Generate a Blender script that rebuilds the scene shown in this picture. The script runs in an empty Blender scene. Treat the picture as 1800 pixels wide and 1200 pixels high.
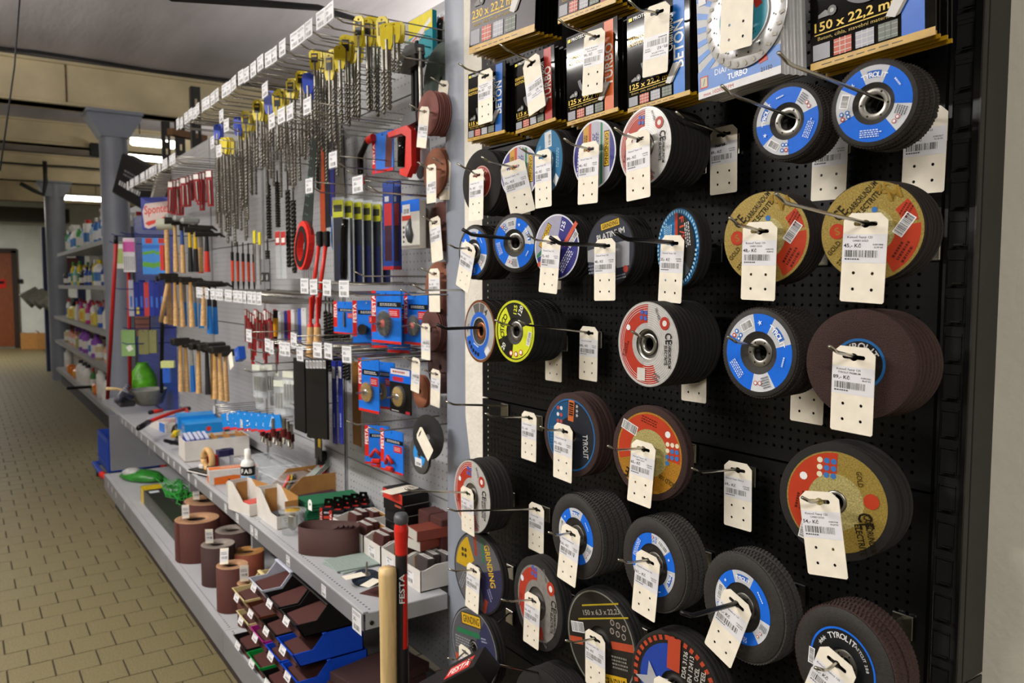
import bpy, math, random
from mathutils import Vector, Matrix
from mathutils.geometry import tessellate_polygon
random.seed(7)
C = bpy.context.scene.collection
PI = math.pi
# ------------------------------------------------------------------ camera, world, lights, exposure
EYE = 1.45
YAW, PITCH, FPX = math.radians(34.648), math.radians(4.086), 1400.0
cam_d = bpy.data.cameras.new('camera'); cam = bpy.data.objects.new('camera', cam_d); C.objects.link(cam)
cam_d.sensor_width = 36.0; cam_d.lens = 36.0 * FPX / 1800.0; cam_d.clip_start = 0.02; cam_d.clip_end = 100
cam_d.dof.use_dof = True; cam_d.dof.focus_distance = 1.25; cam_d.dof.aperture_fstop = 7.5
cam.location = (0, 0, EYE); cam.rotation_euler = (PI / 2 - PITCH, 0, -YAW)
SC = bpy.context.scene; SC.camera = cam
SC.view_settings.view_transform = 'Standard'; SC.view_settings.look = 'None'
SC.view_settings.exposure = 0.68; SC.view_settings.gamma = 1.0; SC.view_settings.use_curve_mapping = False
world = bpy.data.worlds.new('world'); SC.world = world; world.use_nodes = True
world.node_tree.nodes['Background'].inputs[0].default_value = (0.9, 0.95, 1.0, 1)
world.node_tree.nodes['Background'].inputs[1].default_value = 0.05
R0 = math.radians
def area(name, loc, sx, sy, watts, col=(1, .96, .9), rot=(0, 0, 0)):
    d = bpy.data.lights.new(name, 'AREA'); d.shape = 'RECTANGLE'; d.size = sx; d.size_y = sy; d.energy = watts; d.color = col
    o = bpy.data.objects.new(name, d); C.objects.link(o); o.location = loc; o.rotation_euler = rot
    return o
# unseen fluorescent tubes over the aisle, others added to brighten ceiling and walls
for x, y, z, L, dn, upw in ((-1.1, 2.6, 2.75, 2.6, 66, 16), (-1.5, -1.4, 2.8, 1.5, 60, 8), (-1.6, 5.0, 2.5, 1.5, 7, 120), (-.7, 11.4, 2.98, 1.5, 9, 10), (-.7, 18.0, 2.98, 1.5, 120, 14), (3.6, 4.6, 2.2, 1.5, 10, 50), (3.2, 9.4, 2.5, 1.5, 14, 22)):
    area('tube_fill_light', (x, y, z), .09, L, dn, rot=(0, R0(-14), 0) if x < -.9 and y < 3 else (0, 0, 0)); area('tube_fill_light', (x, y, z + .02), .3, L, upw, rot=(PI, 0, 0))   # tubes shine down; the upward half is boosted to lift the ceiling

FWD = Vector((math.sin(YAW) * math.cos(PITCH), math.cos(YAW) * math.cos(PITCH), -math.sin(PITCH)))
RGT = Vector((math.cos(YAW), -math.sin(YAW), 0)); UPV = RGT.cross(FWD)
ORG = Vector((0, 0, EYE))
def ray(x, y): return FWD * FPX + RGT * (x - 900) + UPV * (600 - y)
def PX(x, y, X): d = ray(x, y); return ORG + d * (X / d.x)      # point of the plane X = const
def PY(x, y, Y): d = ray(x, y); return ORG + d * (Y / d.y)
def PZ(x, y, Z): d = ray(x, y); return ORG + d * ((Z - EYE) / d.z)
def depth(p): return (Vector(p) - ORG).dot(FWD)

# ------------------------------------------------------------------ materials (all procedural)
def lin(h):
    h = h.lstrip('#'); c = [int(h[i:i + 2], 16) / 255 for i in (0, 2, 4)]
    return tuple(v / 12.92 if v <= .04045 else ((v + .055) / 1.055) ** 2.4 for v in c) + (1,)
MATS = {}
def mat(name, col='#808080', rough=.5, metal=0., noise=30., var=.06, bump=0., bscale=None, emit=0., alpha=1., trans=0., coat=0., stretch=None, spec=.5):
    if name in MATS: return MATS[name]
    m = bpy.data.materials.new(name); m.use_nodes = True; MATS[name] = m
    nt = m.node_tree; b = nt.nodes['Principled BSDF']; L = nt.links.new
    base = lin(col)
    b.inputs['Roughness'].default_value = rough; b.inputs['Metallic'].default_value = metal
    b.inputs['Specular IOR Level'].default_value = spec
    b.inputs['Coat Weight'].default_value = coat; b.inputs['Coat Roughness'].default_value = .08
    tc = nt.nodes.new('ShaderNodeTexCoord'); mp = nt.nodes.new('ShaderNodeMapping'); L(tc.outputs['Object'], mp.inputs[0])
    if stretch: mp.inputs['Scale'].default_value = stretch
    n = nt.nodes.new('ShaderNodeTexNoise'); n.inputs['Scale'].default_value = noise; n.inputs['Detail'].default_value = 5
    L(mp.outputs[0], n.inputs['Vector'])
    r = nt.nodes.new('ShaderNodeValToRGB'); L(n.outputs['Fac'], r.inputs[0])
    r.color_ramp.elements[0].position = .3; r.color_ramp.elements[1].position = .7
    r.color_ramp.elements[0].color = tuple(max(0, c * (1 - 2 * var)) for c in base[:3]) + (1,)
    r.color_ramp.elements[1].color = tuple(min(1, c * (1 + 2 * var)) for c in base[:3]) + (1,)
    L(r.outputs[0], b.inputs['Base Color'])
    if bump:
        n2 = nt.nodes.new('ShaderNodeTexNoise'); n2.inputs['Scale'].default_value = bscale or noise; n2.inputs['Detail'].default_value = 4
        L(mp.outputs[0], n2.inputs['Vector'])
        bp = nt.nodes.new('ShaderNodeBump'); bp.inputs['Strength'].default_value = bump; bp.inputs['Distance'].default_value = .01
        L(n2.outputs['Fac'], bp.inputs['Height']); L(bp.outputs[0], b.inputs['Normal'])
    if emit: b.inputs['Emission Color'].default_value = base; b.inputs['Emission Strength'].default_value = emit
    if alpha < 1: b.inputs['Alpha'].default_value = alpha
    if trans: b.inputs['Transmission Weight'].default_value = trans; b.inputs['IOR'].default_value = 1.3
    return m
def flat(h, rough=.35):     # plain printed ink / paint / plastic in one colour
    return mat('ink_' + h.strip('#') + ('' if rough == .35 else '_%d' % (rough * 100)), h, rough, noise=60, var=.03, spec=.3)
WHITE, BLACK, YEL, RED, BLUE = '#f2f0ea', '#0c0c0d', '#e8c31c', '#c8281e', '#1566d6'
mat('chrome', '#b9b6ac', .22, 1., var=.05); mat('steel', '#8d8a84', .35, .9, var=.1); mat('dark_steel', '#3b3834', .4, .8, var=.1)
mat('bit_steel', '#7a766e', .38, .85, var=.12); mat('black_wire', '#0b0b0c', .35)
mat('black_board', '#060607', .4, noise=8, var=.12, bump=.02, bscale=400, spec=.3); mat('post_black', '#0a0a0b', .35); mat('post_side', '#262422', .5)
mat('grey_board', '#a5a6a9', .42, noise=5, var=.03); mat('grey_shelf', '#a9aaad', .4, noise=5, var=.03); mat('fascia', '#77777c', .4, noise=5, var=.04)
mat('tag_card', '#e9e1d0', .6, noise=40, var=.03); mat('sticker', '#dcdbe0', .45, var=.02)
mat('abrasive', '#1d1a18', .85, noise=900, var=.35, bump=.5, bscale=1500); mat('flap', '#2a211c', .8, noise=600, var=.3, bump=.5, bscale=900)
mat('flap_grey', '#3b3936', .8, noise=600, var=.25, bump=.5, bscale=900); mat('flap_brown', '#3a2522', .8, noise=600, var=.3, bump=.5, bscale=900)
mat('backing', '#231f1c', .7, noise=200, var=.15, bump=.15, bscale=500); mat('brown_grit', '#3c2521', .85, noise=700, var=.3, bump=.6, bscale=800)
mat('copper', '#c07a52', .3, .85, var=.06); mat('silver_print', '#b9b8b6', .35, .35, noise=90, var=.06); mat('gold_print', '#96803a', .42, .25, noise=500, var=.16, bump=.12, bscale=900)
mat('gloss_black', '#0e0c0a', .06, noise=40, var=.1, spec=.18); mat('card_yellow', '#b58c10', .35, var=.12)
mat('plaster', '#d9d4c9', .85, noise=9, var=.04, bump=.35, bscale=60); mat('wall_paint', '#c9c4b6', .8, noise=4, var=.03, bump=.12, bscale=90)
mat('column_grey', '#868c99', .4, noise=5, var=.04, bump=.05, bscale=60); mat('beam_paint', '#c5b795', .6, noise=3, var=.08, bump=.06, bscale=20)
mat('wood', '#caa16a', .55, noise=14, var=.12, stretch=(6, 6, .6)); mat('pale_wood', '#cdb07c', .55, noise=14, var=.1, stretch=(6, 6, .5))
mat('kraft', '#a9793f', .75, noise=30, var=.06); mat('sand_paper', '#47201a', .85, noise=800, var=.15, bump=.3, bscale=900)
mat('sand_back', '#b58a66', .8, noise=30, var=.08); mat('clear', '#e8eef0', .06, alpha=.1, var=.01); mat('film', '#dfe6ea', .1, alpha=.22, var=.02)
mat('tile', '#6f6647', .5, noise=160, var=.16, bump=.08, bscale=200); mat('grout', '#352c1e', .9, noise=60, var=.2)
mat('lamp_glow', '#fff6e2', .5, emit=9.); mat('brass', '#c9a23c', .4, .55, noise=300, var=.25, bump=.6, bscale=500)
mat('felt_green', '#0f6a44', .95, noise=300, var=.2, bump=.6, bscale=500); mat('felt_plum', '#3f1a2b', .95, noise=300, var=.2, bump=.6, bscale=500)
mat('felt_grey', '#93a19b', .95, noise=300, var=.1, bump=.5, bscale=500); mat('felt_blue', '#1c2a3e', .95, noise=200, var=.35, bump=1., bscale=300)
def ceiling_mat():
    m = mat('concrete', '#b0abae', .85, noise=1.7, var=.15, bump=.6, bscale=14, stretch=(1, .22, 1)); return m
ceiling_mat()

# ------------------------------------------------------------------ mesh builder
class MB:
    def __init__(s): s.v = []; s.f = []; s.mi = []; s.sm = []; s.mats = []; s.T = None
    def slot(s, m):
        if isinstance(m, str): m = MATS[m] if m in MATS else flat(m)
        if m not in s.mats: s.mats.append(m)
        return s.mats.index(m)
    def add(s, vs, fs, m, smooth=False):
        b = len(s.v); k = s.slot(m)
        s.v += [tuple(s.T @ Vector(p)) for p in vs] if s.T else [tuple(p) for p in vs]
        for f in fs: s.f.append(tuple(b + i for i in f)); s.mi.append(k); s.sm.append(smooth)
        return s
    def box(s, c, d, m, rot=None, bev=0.):
        x, y, z = d[0] / 2, d[1] / 2, d[2] / 2
        if bev:
            b = min(bev, x * .9, y * .9, z * .9)
            vs = []
            for sx in (-1, 1):
                for sy in (-1, 1):
                    for sz in (-1, 1): vs += [(sx * x, sy * (y - b), sz * (z - b)), (sx * (x - b), sy * y, sz * (z - b)), (sx * (x - b), sy * (y - b), sz * z)]
            def I(sx, sy, sz, k): return ((sx > 0) * 4 + (sy > 0) * 2 + (sz > 0)) * 3 + k
            fs = []
            for g in (-1, 1):
                q = lambda l: l if g > 0 else l[::-1]
                fs.append(q([I(g, -1, -1, 0), I(g, 1, -1, 0), I(g, 1, 1, 0), I(g, -1, 1, 0)]))
                fs.append(q([I(-1, g, -1, 1), I(-1, g, 1, 1), I(1, g, 1, 1), I(1, g, -1, 1)]))
                fs.append(q([I(-1, -1, g, 2), I(1, -1, g, 2), I(1, 1, g, 2), I(-1, 1, g, 2)]))
            for a in (-1, 1):
                for c2 in (-1, 1):
                    fs.append([I(a, c2, -1, 0), I(a, c2, 1, 0), I(a, c2, 1, 1), I(a, c2, -1, 1)][::1 if a * c2 < 0 else -1])
                    fs.append([I(a, -1, c2, 0), I(a, 1, c2, 0), I(a, 1, c2, 2), I(a, -1, c2, 2)][::1 if a * c2 > 0 else -1])
                    fs.append([I(-1, a, c2, 1), I(1, a, c2, 1), I(1, a, c2, 2), I(-1, a, c2, 2)][::1 if a * c2 < 0 else -1])
                    for d2 in (-1, 1): fs.append([I(a, c2, d2, 0), I(a, c2, d2, 1), I(a, c2, d2, 2)][::1 if a * c2 * d2 > 0 else -1])
        else:
            vs = [(sx * x, sy * y, sz * z) for sx in (-1, 1) for sy in (-1, 1) for sz in (-1, 1)]
            fs = [(0, 1, 3, 2), (4, 6, 7, 5), (0, 4, 5, 1), (2, 3, 7, 6), (0, 2, 6, 4), (1, 5, 7, 3)]
        M = Matrix.Translation(c) @ (rot.to_4x4() if rot else Matrix())
        return s.add([M @ Vector(p) for p in vs], fs, m)
    def lathe(s, prof, n, m, M=None, smooth=True, close=False):   # prof = [(r, z)], revolved about local z
        vs = []; fs = []; k = len(prof)
        for i in range(n):
            a = 2 * PI * i / n; ca, sa = math.cos(a), math.sin(a)
            vs += [(r * ca, r * sa, z) for r, z in prof]
        for i in range(n):
            j = (i + 1) % n
            for q in range(k if close else k - 1):
                p = (q + 1) % k
                fs.append((i * k + q, j * k + q, j * k + p, i * k + p))
        if M: vs = [M @ Vector(p) for p in vs]
        return s.add(vs, fs, m, smooth)
    def cyl(s, p0, p1, r, m, n=12, r1=None, smooth=True):
        p0, p1 = Vector(p0), Vector(p1); d = p1 - p0
        M = Matrix.Translation(p0) @ d.to_track_quat('Z', 'Y').to_matrix().to_4x4(); h = d.length; r1 = r if r1 is None else r1
        s.lathe([(r, 0), (r1, h)], n, m, M, smooth)
        s.add([M @ Vector((r * math.cos(2 * PI * i / n), r * math.sin(2 * PI * i / n), 0)) for i in range(n)], [tuple(range(n))[::-1]], m)
        s.add([M @ Vector((r1 * math.cos(2 * PI * i / n), r1 * math.sin(2 * PI * i / n), h)) for i in range(n)], [tuple(range(n))], m)
        return s
    def tube(s, pts, r, m, n=6):
        pts = [Vector(p) for p in pts]; vs = []; fs = []; ref = None
        for i, p in enumerate(pts):
            t = ((pts[min(i + 1, len(pts) - 1)] - p).normalized() + (p - pts[max(i - 1, 0)]).normalized()).normalized()
            if ref is None: ref = Vector((0, 0, 1)) if abs(t.z) < .9 else Vector((1, 0, 0))
            a = (ref - t * ref.dot(t)).normalized(); b = t.cross(a); ref = a
            rr = r[i] if isinstance(r, (list, tuple)) else r
            vs += [p + (a * math.cos(2 * PI * k / n) + b * math.sin(2 * PI * k / n)) * rr for k in range(n)]
        for i in range(len(pts) - 1):
            for k in range(n): fs.append((i * n + k, i * n + (k + 1) % n, (i + 1) * n + (k + 1) % n, (i + 1) * n + k))
        fs.append(tuple(range(n))[::-1]); fs.append(tuple((len(pts) - 1) * n + k for k in range(n)))
        return s.add(vs, fs, m, True)
    def plate(s, outline, holes, t, m, z=0., M=None, edge=None):   # flat sheet in xy with real holes, from z-t to z
        loops = [[Vector((x, y, 0)) for x, y in outline]] + [[Vector((x, y, 0)) for x, y in h] for h in holes]
        tri = tessellate_polygon(loops); P = [p for l in loops for p in l]; n = len(P)
        vs = [(p.x, p.y, z) for p in P] + [(p.x, p.y, z - t) for p in P]
        fs = []
        for a, b, c in tri:
            u = (P[b] - P[a]).cross(P[c] - P[a]).z
            f = (a, b, c) if u > 0 else (a, c, b)
            fs.append(f)
            if t: fs.append((f[2] + n, f[1] + n, f[0] + n))
        side = []; o = 0
        if t:
            for l in loops:
                k = len(l)
                for i in range(k): side.append((o + i, o + n + i, o + n + (i + 1) % k, o + (i + 1) % k))
                o += k
        if M: vs = [M @ Vector(p) for p in vs]
        s.add(vs, fs, m); 
        if side: s.add(vs, side, edge or m)
        return s
    def prism(s, outline, z0, z1, m, M=None): return s.plate(outline, [], z1 - z0, m, z1, M)
    def mesh(s, name):
        me = bpy.data.meshes.new(name); me.from_pydata(s.v, [], s.f)
        for m in s.mats: me.materials.append(m)
        me.polygons.foreach_set('material_index', s.mi); me.polygons.foreach_set('use_smooth', s.sm); me.update()
        return me
    def build(s, name, parent=None, M=None, **props):
        o = bpy.data.objects.new(name, s.mesh(name)); C.objects.link(o)
        if parent: o.parent = parent
        if M: o.matrix_basis = M
        for k, v in props.items(): o[k] = v
        return o
def circ(cx, cy, r, n=10, a0=0): return [(cx + r * math.cos(a0 + 2 * PI * i / n), cy + r * math.sin(a0 + 2 * PI * i / n)) for i in range(n)]
def thing(name, label, cat, M, group=None):
    o = bpy.data.objects.new(name, None); C.objects.link(o); o.empty_display_size = .03; o.matrix_basis = M
    return tag(o, label, cat, group)
def tag(o, label, cat, group=None):
    o['label'] = label; o['category'] = cat
    if group: o['group'] = group
    return o
def clone(root, M, label=None, group=None, skip=()):
    r = root.copy(); C.objects.link(r); r.matrix_basis = M
    if label: r['label'] = label
    if group: r['group'] = group
    for ch in root.children:
        if ch.name.split('.')[0] in skip: continue
        c = ch.copy(); C.objects.link(c); c.parent = r
        for g in ch.children: d = g.copy(); C.objects.link(d); d.parent = c
    return r
def struct(mb, name): return mb.build(name, kind='structure')
RW = Matrix(((0, 0, -1, 0), (-1, 0, 0, 0), (0, 1, 0, 0), (0, 0, 0, 1)))   # hung goods: x right, y up, z out of the board
R = math.radians
def HM(p, roll=0, yaw=0, pitch=0): return Matrix.Translation(p) @ RW @ Matrix.Rotation(R(yaw), 4, 'Y') @ Matrix.Rotation(R(pitch), 4, 'X') @ Matrix.Rotation(R(roll), 4, 'Z')
def TM(p, rz=0, rx=0, ry=0): return Matrix.Translation(p) @ Matrix.Rotation(R(rz), 4, 'Z') @ Matrix.Rotation(R(rx), 4, 'X') @ Matrix.Rotation(R(ry), 4, 'Y')
ORD = 'first second third fourth fifth sixth seventh eighth ninth tenth eleventh twelfth thirteenth fourteenth fifteenth sixteenth seventeenth eighteenth nineteenth twentieth'.split()
ORD += ['twenty-' + w for w in ORD[:9]] + ['thirtieth'] + ['thirty-' + w for w in ORD[:9]]

# ------------------------------------------------------------------ flat print: text, rings, bars laid on a face
GLY = {}
def glyphs(s, bold):
    if (s, bold) not in GLY:
        cu = bpy.data.curves.new('t', 'FONT'); cu.body = s; cu.align_x = 'CENTER'; cu.align_y = 'CENTER'; cu.resolution_u = 2; cu.offset = .018 if bold else 0
        o = bpy.data.objects.new('t', cu); me = o.to_mesh()
        GLY[s, bold] = ([tuple(v.co) for v in me.vertices], [tuple(p.vertices) for p in me.polygons])
        o.to_mesh_clear(); bpy.data.objects.remove(o); bpy.data.curves.remove(cu)
    return GLY[s, bold]
class Print(MB):
    def __init__(s, z=.0003, k=.001): super().__init__(); s.z = z; s.k = k; s.rot = 0.
    def up(s): s.z += .00005
    def put(s, vs, fs, m):
        c, n = math.cos(R(s.rot)), math.sin(R(s.rot)); k = s.k
        s.up(); s.add([((x * c - y * n) * k, (x * n + y * c) * k, s.z) for x, y in vs], fs, m); return s
    def poly(s, pts, m): return s.put(pts, [tuple(range(len(pts)))], m)
    def rect(s, cx, cy, w, h, m, r=0):
        c, n = math.cos(R(r)), math.sin(R(r))
        return s.poly([(cx + x * c - y * n, cy + x * n + y * c) for x, y in ((-w / 2, -h / 2), (w / 2, -h / 2), (w / 2, h / 2), (-w / 2, h / 2))], m)
    def ring(s, r0, r1, a0, a1, m, n=None):
        n = n or max(3, int(abs(a1 - a0) / 7)); vs = []
        for i in range(n + 1):
            a = R(a0 + (a1 - a0) * i / n); vs += [(r0 * math.cos(a), r0 * math.sin(a)), (r1 * math.cos(a), r1 * math.sin(a))]
        return s.put(vs, [(2 * i, 2 * i + 1, 2 * i + 3, 2 * i + 2) for i in range(n)], m)
    def dot(s, cx, cy, r, m, n=10): return s.poly(circ(cx, cy, r, n), m)
    def txt(s, t, cx, cy, h, m, r=0, w=None, bold=True, shear=0):
        vs, fs = glyphs(t, bold)
        if not vs: return s
        x0, x1 = min(v[0] for v in vs), max(v[0] for v in vs); y0, y1 = min(v[1] for v in vs), max(v[1] for v in vs)
        ky = h / .72; kx = (w / (x1 - x0)) if w else ky; mx, my = (x0 + x1) / 2, (y0 + y1) / 2
        c, n = math.cos(R(r)), math.sin(R(r)); out = []
        for x, y, _ in vs: X = (x - mx) * kx + shear * (y - my) * ky; Y = (y - my) * ky; out.append((cx + X * c - Y * n, cy + X * n + Y * c))
        return s.put(out, fs, m)
    def arc(s, t, rad, amid, h, m, flip=False, step=None):
        step = step or h * .86
        tot = sum(step * (.55 if ch in 'I1.,: ' else 1) for ch in t); pos = -tot / 2
        for ch in t:
            w = step * (.55 if ch in 'I1.,: ' else 1); q = pos + w / 2; pos += w
            if ch == ' ': continue
            a = amid - math.degrees(q / rad) * (-1 if flip else 1)
            s.txt(ch, rad * math.cos(R(a)), rad * math.sin(R(a)), h, m, a - 90 + (180 if flip else 0))
        return s
    def bars(s, cx, cy, w, h, r=0, pad=1.2, seed=3):
        s.rect(cx, cy, w + 2 * pad, h + 2 * pad, '#e9e9ea', r); rnd = random.Random(seed); x = -w / 2; c, n = math.cos(R(r)), math.sin(R(r)); vs = []; fs = []
        while x < w / 2 - .5:
            b = rnd.choice((.35, .35, .6, .9)) * w / 26; k = len(vs)
            vs += [(cx + u * c - v * n, cy + u * n + v * c) for u, v in ((x, -h / 2), (x + b, -h / 2), (x + b, h / 2), (x, h / 2))]; fs.append((k, k + 1, k + 2, k + 3))
            x += b + rnd.choice((.35, .4, .7)) * w / 26
        return s.put(vs, fs, '#1c1c20')
    def lines(s, cx, cy, w, h, n, m, r=0, seed=1):     # tiny unreadable copy, as rows of short strokes
        rnd = random.Random(seed); c, sn = math.cos(R(r)), math.sin(R(r)); vs = []; fs = []
        for i in range(n):
            y = h / 2 - h * (i + .5) / n; x = -w / 2; end = w / 2 * rnd.uniform(.6, 1)
            while x < end:
                l = min(rnd.uniform(.04, .12) * w + .4, end - x + .3); t = h / n * .26; k = len(vs)
                vs += [(cx + u * c - v * sn, cy + u * sn + v * c) for u, v in ((x, y - t), (x + l, y - t), (x + l, y + t), (x, y + t))]; fs.append((k, k + 1, k + 2, k + 3)); x += l + .03 * w + .25
        return s.put(vs, fs, m)
# ------------------------------------------------------------------ the setting
TW, TL, J = .150, .155, .006
fl = struct(MB().box((1.3, 10, -.03), (10.6, 28, .052), 'grout'), 'floor')
def tile_mb(mb, x, y, h=0.): return mb.box((x, y, -.004 + h), (TW - J, TL - J, .008), 'tile', bev=.0012)
tile0 = tile_mb(MB(), 0, 0).mesh('tile'); tiles = []; rest = MB()
rnd = random.Random(4)
for j in range(-14, 120):
    y = 3.7095 + TL * (j - 3)
    for i in range(-20, 12):
        x = .311 + TW * i + (.075 if (j - 3) % 2 else 0.)
        if x > 1.5 or x < -3.2: continue
        tiles.append((x, y, rnd.uniform(-.0006, .0006)))
def seen(t):
    v = Vector((t[0], t[1], 0)) - ORG; z = v.dot(FWD)
    if z < .5: return 0
    px, py = 900 + FPX * v.dot(RGT) / z, 600 - FPX * v.dot(UPV) / z
    return 1 / z if -30 < px < 760 and py < 1225 and t[0] < .95 and t[1] < 12 else 0
tiles.sort(key=seen, reverse=True)
for k, (x, y, h) in enumerate(tiles):
    if k < 298:
        o = bpy.data.objects.new('tile', tile0); C.objects.link(o); o.parent = fl; o.location = (x, y, h)
    else: tile_mb(rest, x, y, h)
rest.build('tile_field', fl, kind='stuff')
struct(MB().box((1.3, 10, 3.45), (10.6, 28, .1), 'concrete'), 'ceiling')
wf = struct(MB().box((1.3, 21.6, 1.7), (10.6, .12, 3.4), mat('far_paint', '#dfe3dc', .8, noise=4, var=.03, bump=.1, bscale=40)), 'wall_far')
struct(MB().box((-4.0, 10, 1.7), (.1, 28, 3.4), 'wall_paint'), 'wall_left')
struct(MB().box((1.3, -4.0, 1.7), (10.6, .1, 3.4), 'wall_paint'), 'wall_rear')
struct(MB().box((1.23, -1.72, 1.7), (.2, 4.5, 3.4), 'wall_paint'), 'wall_right')
pier = MB(); edge = [(.53, 0), (1.66, 0), (1.66, .75)] ; rr = random.Random(2)
for k in range(30):                                            # ragged plaster edge where the pier meets the column
    z = .8 + k * .09; yy = 1.787 + rr.uniform(-.004, .004) - (max(0, 1.18 - z) ** 1.5) * .35
    edge.append((yy, z))
edge += [(.53, 3.41)]
pier.plate(edge, [], .5, 'plaster', M=Matrix(((0, 0, -1, 1.08), (1, 0, 0, 0), (0, 1, 0, 0), (0, 0, 0, 1))))
struct(pier, 'wall_pier')
struct(MB().box((6.5, 10, 1.7), (.1, 28, 3.4), mat('side_wall', '#8e867a', .8)), 'wall_side')
def column(y, r, x=1.19):
    m = MB(); m.cyl((x, y, 0), (x, y, 2.96), r, 'column_grey', 40)
    m.box((x, y, 2.975), (.46, .34, .03), 'column_grey', bev=.004)
    for sx in (-1, 1):                                          # haunches under the head plate
        m.plate([(0, 2.96), (sx * .22, 2.96), (sx * .22, 2.93), (sx * r * .95, 2.76), (0, 2.76)][::sx], [], .26, 'column_grey', z=.13, M=Matrix(((1, 0, 0, x), (0, 0, -1, y), (0, 1, 0, 0), (0, 0, 0, 1))))
    return struct(m, 'trim_1')
column(1.825, .12); column(8.05, .118); column(13.9, .135, 1.22)
for y, z0, h in ((8.05, 2.99, .37), (11.2, 3.12, .28), (13.9, 2.98, .4), (17.3, 2.98, .4)):
    b = MB(); b.box((1.3, y, z0 + h / 2), (10.4, .2, h), 'beam_paint', bev=.006).box((1.3, y, z0 + .012), (10.4, .28, .024), 'beam_paint', bev=.004).box((1.3, y, z0 + h - .012), (10.4, .28, .024), 'beam_paint')
    bo = struct(b, 'trim_2')
    if y < 9: MB().box((.82, y - .104, z0 + h / 2), (.012, .008, h - .05), mat('rust', '#5a4632', .8, var=.3)).build('joint_strip', bo)
# far door, switch
dl = PY(0, 450, 21.5); dr = PY(24, 450, 21.5); dw = .95; dx = dr.x - dw / 2; dh = 2.22
dm = MB().box((dx, 21.52, dh / 2), (dw - .1, .05, dh - .08), mat('door_wood', '#7d4019', .5, noise=12, var=.15, stretch=(5, 1, .4)))
do = struct(dm, 'door_1'); fr = MB()
for sx in (-1, 1): fr.box((dx + sx * dw / 2, 21.5, dh / 2), (.1, .1, dh), mat('door_frame', '#2c1b10', .6))
fr.box((dx, 21.5, dh), (dw + .1, .1, .1), 'door_frame').build('door_frame', do)
MB().box((dx + .12, 21.49, 1.47), (.36, .01, .2), RED).box((dx + .12, 21.484, 1.5), (.3, .01, .06), BLACK).build('door_sign', do, label='red and black sign on the door')
MB().box((dx - .36, 21.47, 1.05), (.14, .03, .03), 'steel').build('handle', do)
p = PY(36, 494, 21.5); sw = MB().box((0, -.02, 0), (.1, .04, .1), mat('switch', '#3a3a38', .5), bev=.01).box((0, -.045, 0), (.05, .012, .06), BLACK).build('light_switch', M=TM((p.x, 21.54, p.z))); tag(sw, 'small dark light switch on the far white wall', 'switch')

# ------------------------------------------------------------------ perforated boards with real holes
def perforated(mb, u0, u1, v0, v1, pitch, r, m, w=0., du=.012, dv=.012):
    nu, nv = int((u1 - u0 - 2 * du) / pitch), int((v1 - v0 - 2 * dv) / pitch)
    a, b = u0 + (u1 - u0 - nu * pitch) / 2, v0 + (v1 - v0 - nv * pitch) / 2
    h = pitch / 2; vs = []; fs = []
    oc = [(r * math.cos(R(22.5 + 45 * k)), r * math.sin(R(22.5 + 45 * k))) for k in range(8)]
    cs = [(h, h), (-h, h), (-h, -h), (h, -h)]
    for i in range(nu):
        for j in range(nv):
            cx, cy = a + (i + .5) * pitch, b + (j + .5) * pitch; k = len(vs)
            vs += [(cx + x, cy + y, w) for x, y in cs] + [(cx + x, cy + y, w) for x, y in oc] 
            for q in range(4):
                o1, o2 = k + 4 + 2 * q, k + 4 + (2 * q + 1) % 8; o0 = k + 4 + (2 * q - 1) % 8
                fs.append((k + q, o2, o1)); fs.append((k + q, o1, o0, k + (q - 1) % 4))
    mb.add(vs, fs, m)
    A, B = a + nu * pitch, b + nv * pitch
    for x0, x1, y0, y1 in ((u0, a, v0, v1), (A, u1, v0, v1), (a, A, v0, b), (a, A, B, v1)):
        mb.add([(x0, y0, w), (x1, y0, w), (x1, y1, w), (x0, y1, w)], [(0, 1, 2, 3)], m)
    f = .016                                                    # folded edges
    for p, q in (((u0, v0), (u1, v0)), ((u1, v0), (u1, v1)), ((u1, v1), (u0, v1)), ((u0, v1), (u0, v0))):
        mb.add([(p[0], p[1], w), (q[0], q[1], w), (q[0], q[1], w - f), (p[0], p[1], w - f)], [(0, 3, 2, 1)], m)
    return mb
BX = 1.06
blk = thing('perforated_rack', 'black perforated metal wall rack full of grinding discs', 'display rack', HM((BX, 1.1035, 0)))
Lb = 1.663 - 1.1035; Rb = .546 - 1.1035
for v0, v1 in ((.02, .567), (.571, 1.168), (1.172, 1.771), (1.776, 2.372)):
    perforated(MB(), -Lb, -Rb, v0, v1, .015, .0026, 'black_board').build('board', blk)
MB().add([(-Lb, .02, -.017), (-Rb, .02, -.017), (-Rb, 2.37, -.017), (-Lb, 2.37, -.017)], [(0, 1, 2, 3)], mat('board_back', '#1b1b1b', .6)).build('back_sheet', blk)
post = MB(); u0, u1 = 1.1035 - .5435, 1.1035 - .5024
slots = []
z = .05
while z < 2.34: slots.append([(u0 + .006, z), (u0 + .028, z), (u0 + .028, z + .036), (u0 + .006, z + .036)]); z += .05
post.plate([(u0, 0), (u1, 0), (u1, 2.4), (u0, 2.4)], slots, .002, 'post_black', z=-.004)
post.build('slotted_post', blk); MB().box(((u0 + u1) / 2, 1.2, -.015), (u1 - u0, 2.4, .004), mat('gap_shade', '#040404', .9)).build('post_rear', blk)  # near-black sheet behind the slots paints in their shade
lipm = MB().box((0, 0, 0), (.012, .0015, .005), 'dark_steel').mesh('slot_lip')
for s in slots: o = bpy.data.objects.new('slot_lip', lipm); C.objects.link(o); o.parent = blk; o.location = (s[0][0] + .013, s[0][1] + .002, -.006)
MB().box((u1 - .001, .46, -.042), (.002, .915, .08), 'post_side').build('side_cover', blk); MB().box((u1 - .001, 1.665, -.042), (.002, 1.487, .08), 'post_side').build('side_cover', blk)

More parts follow.
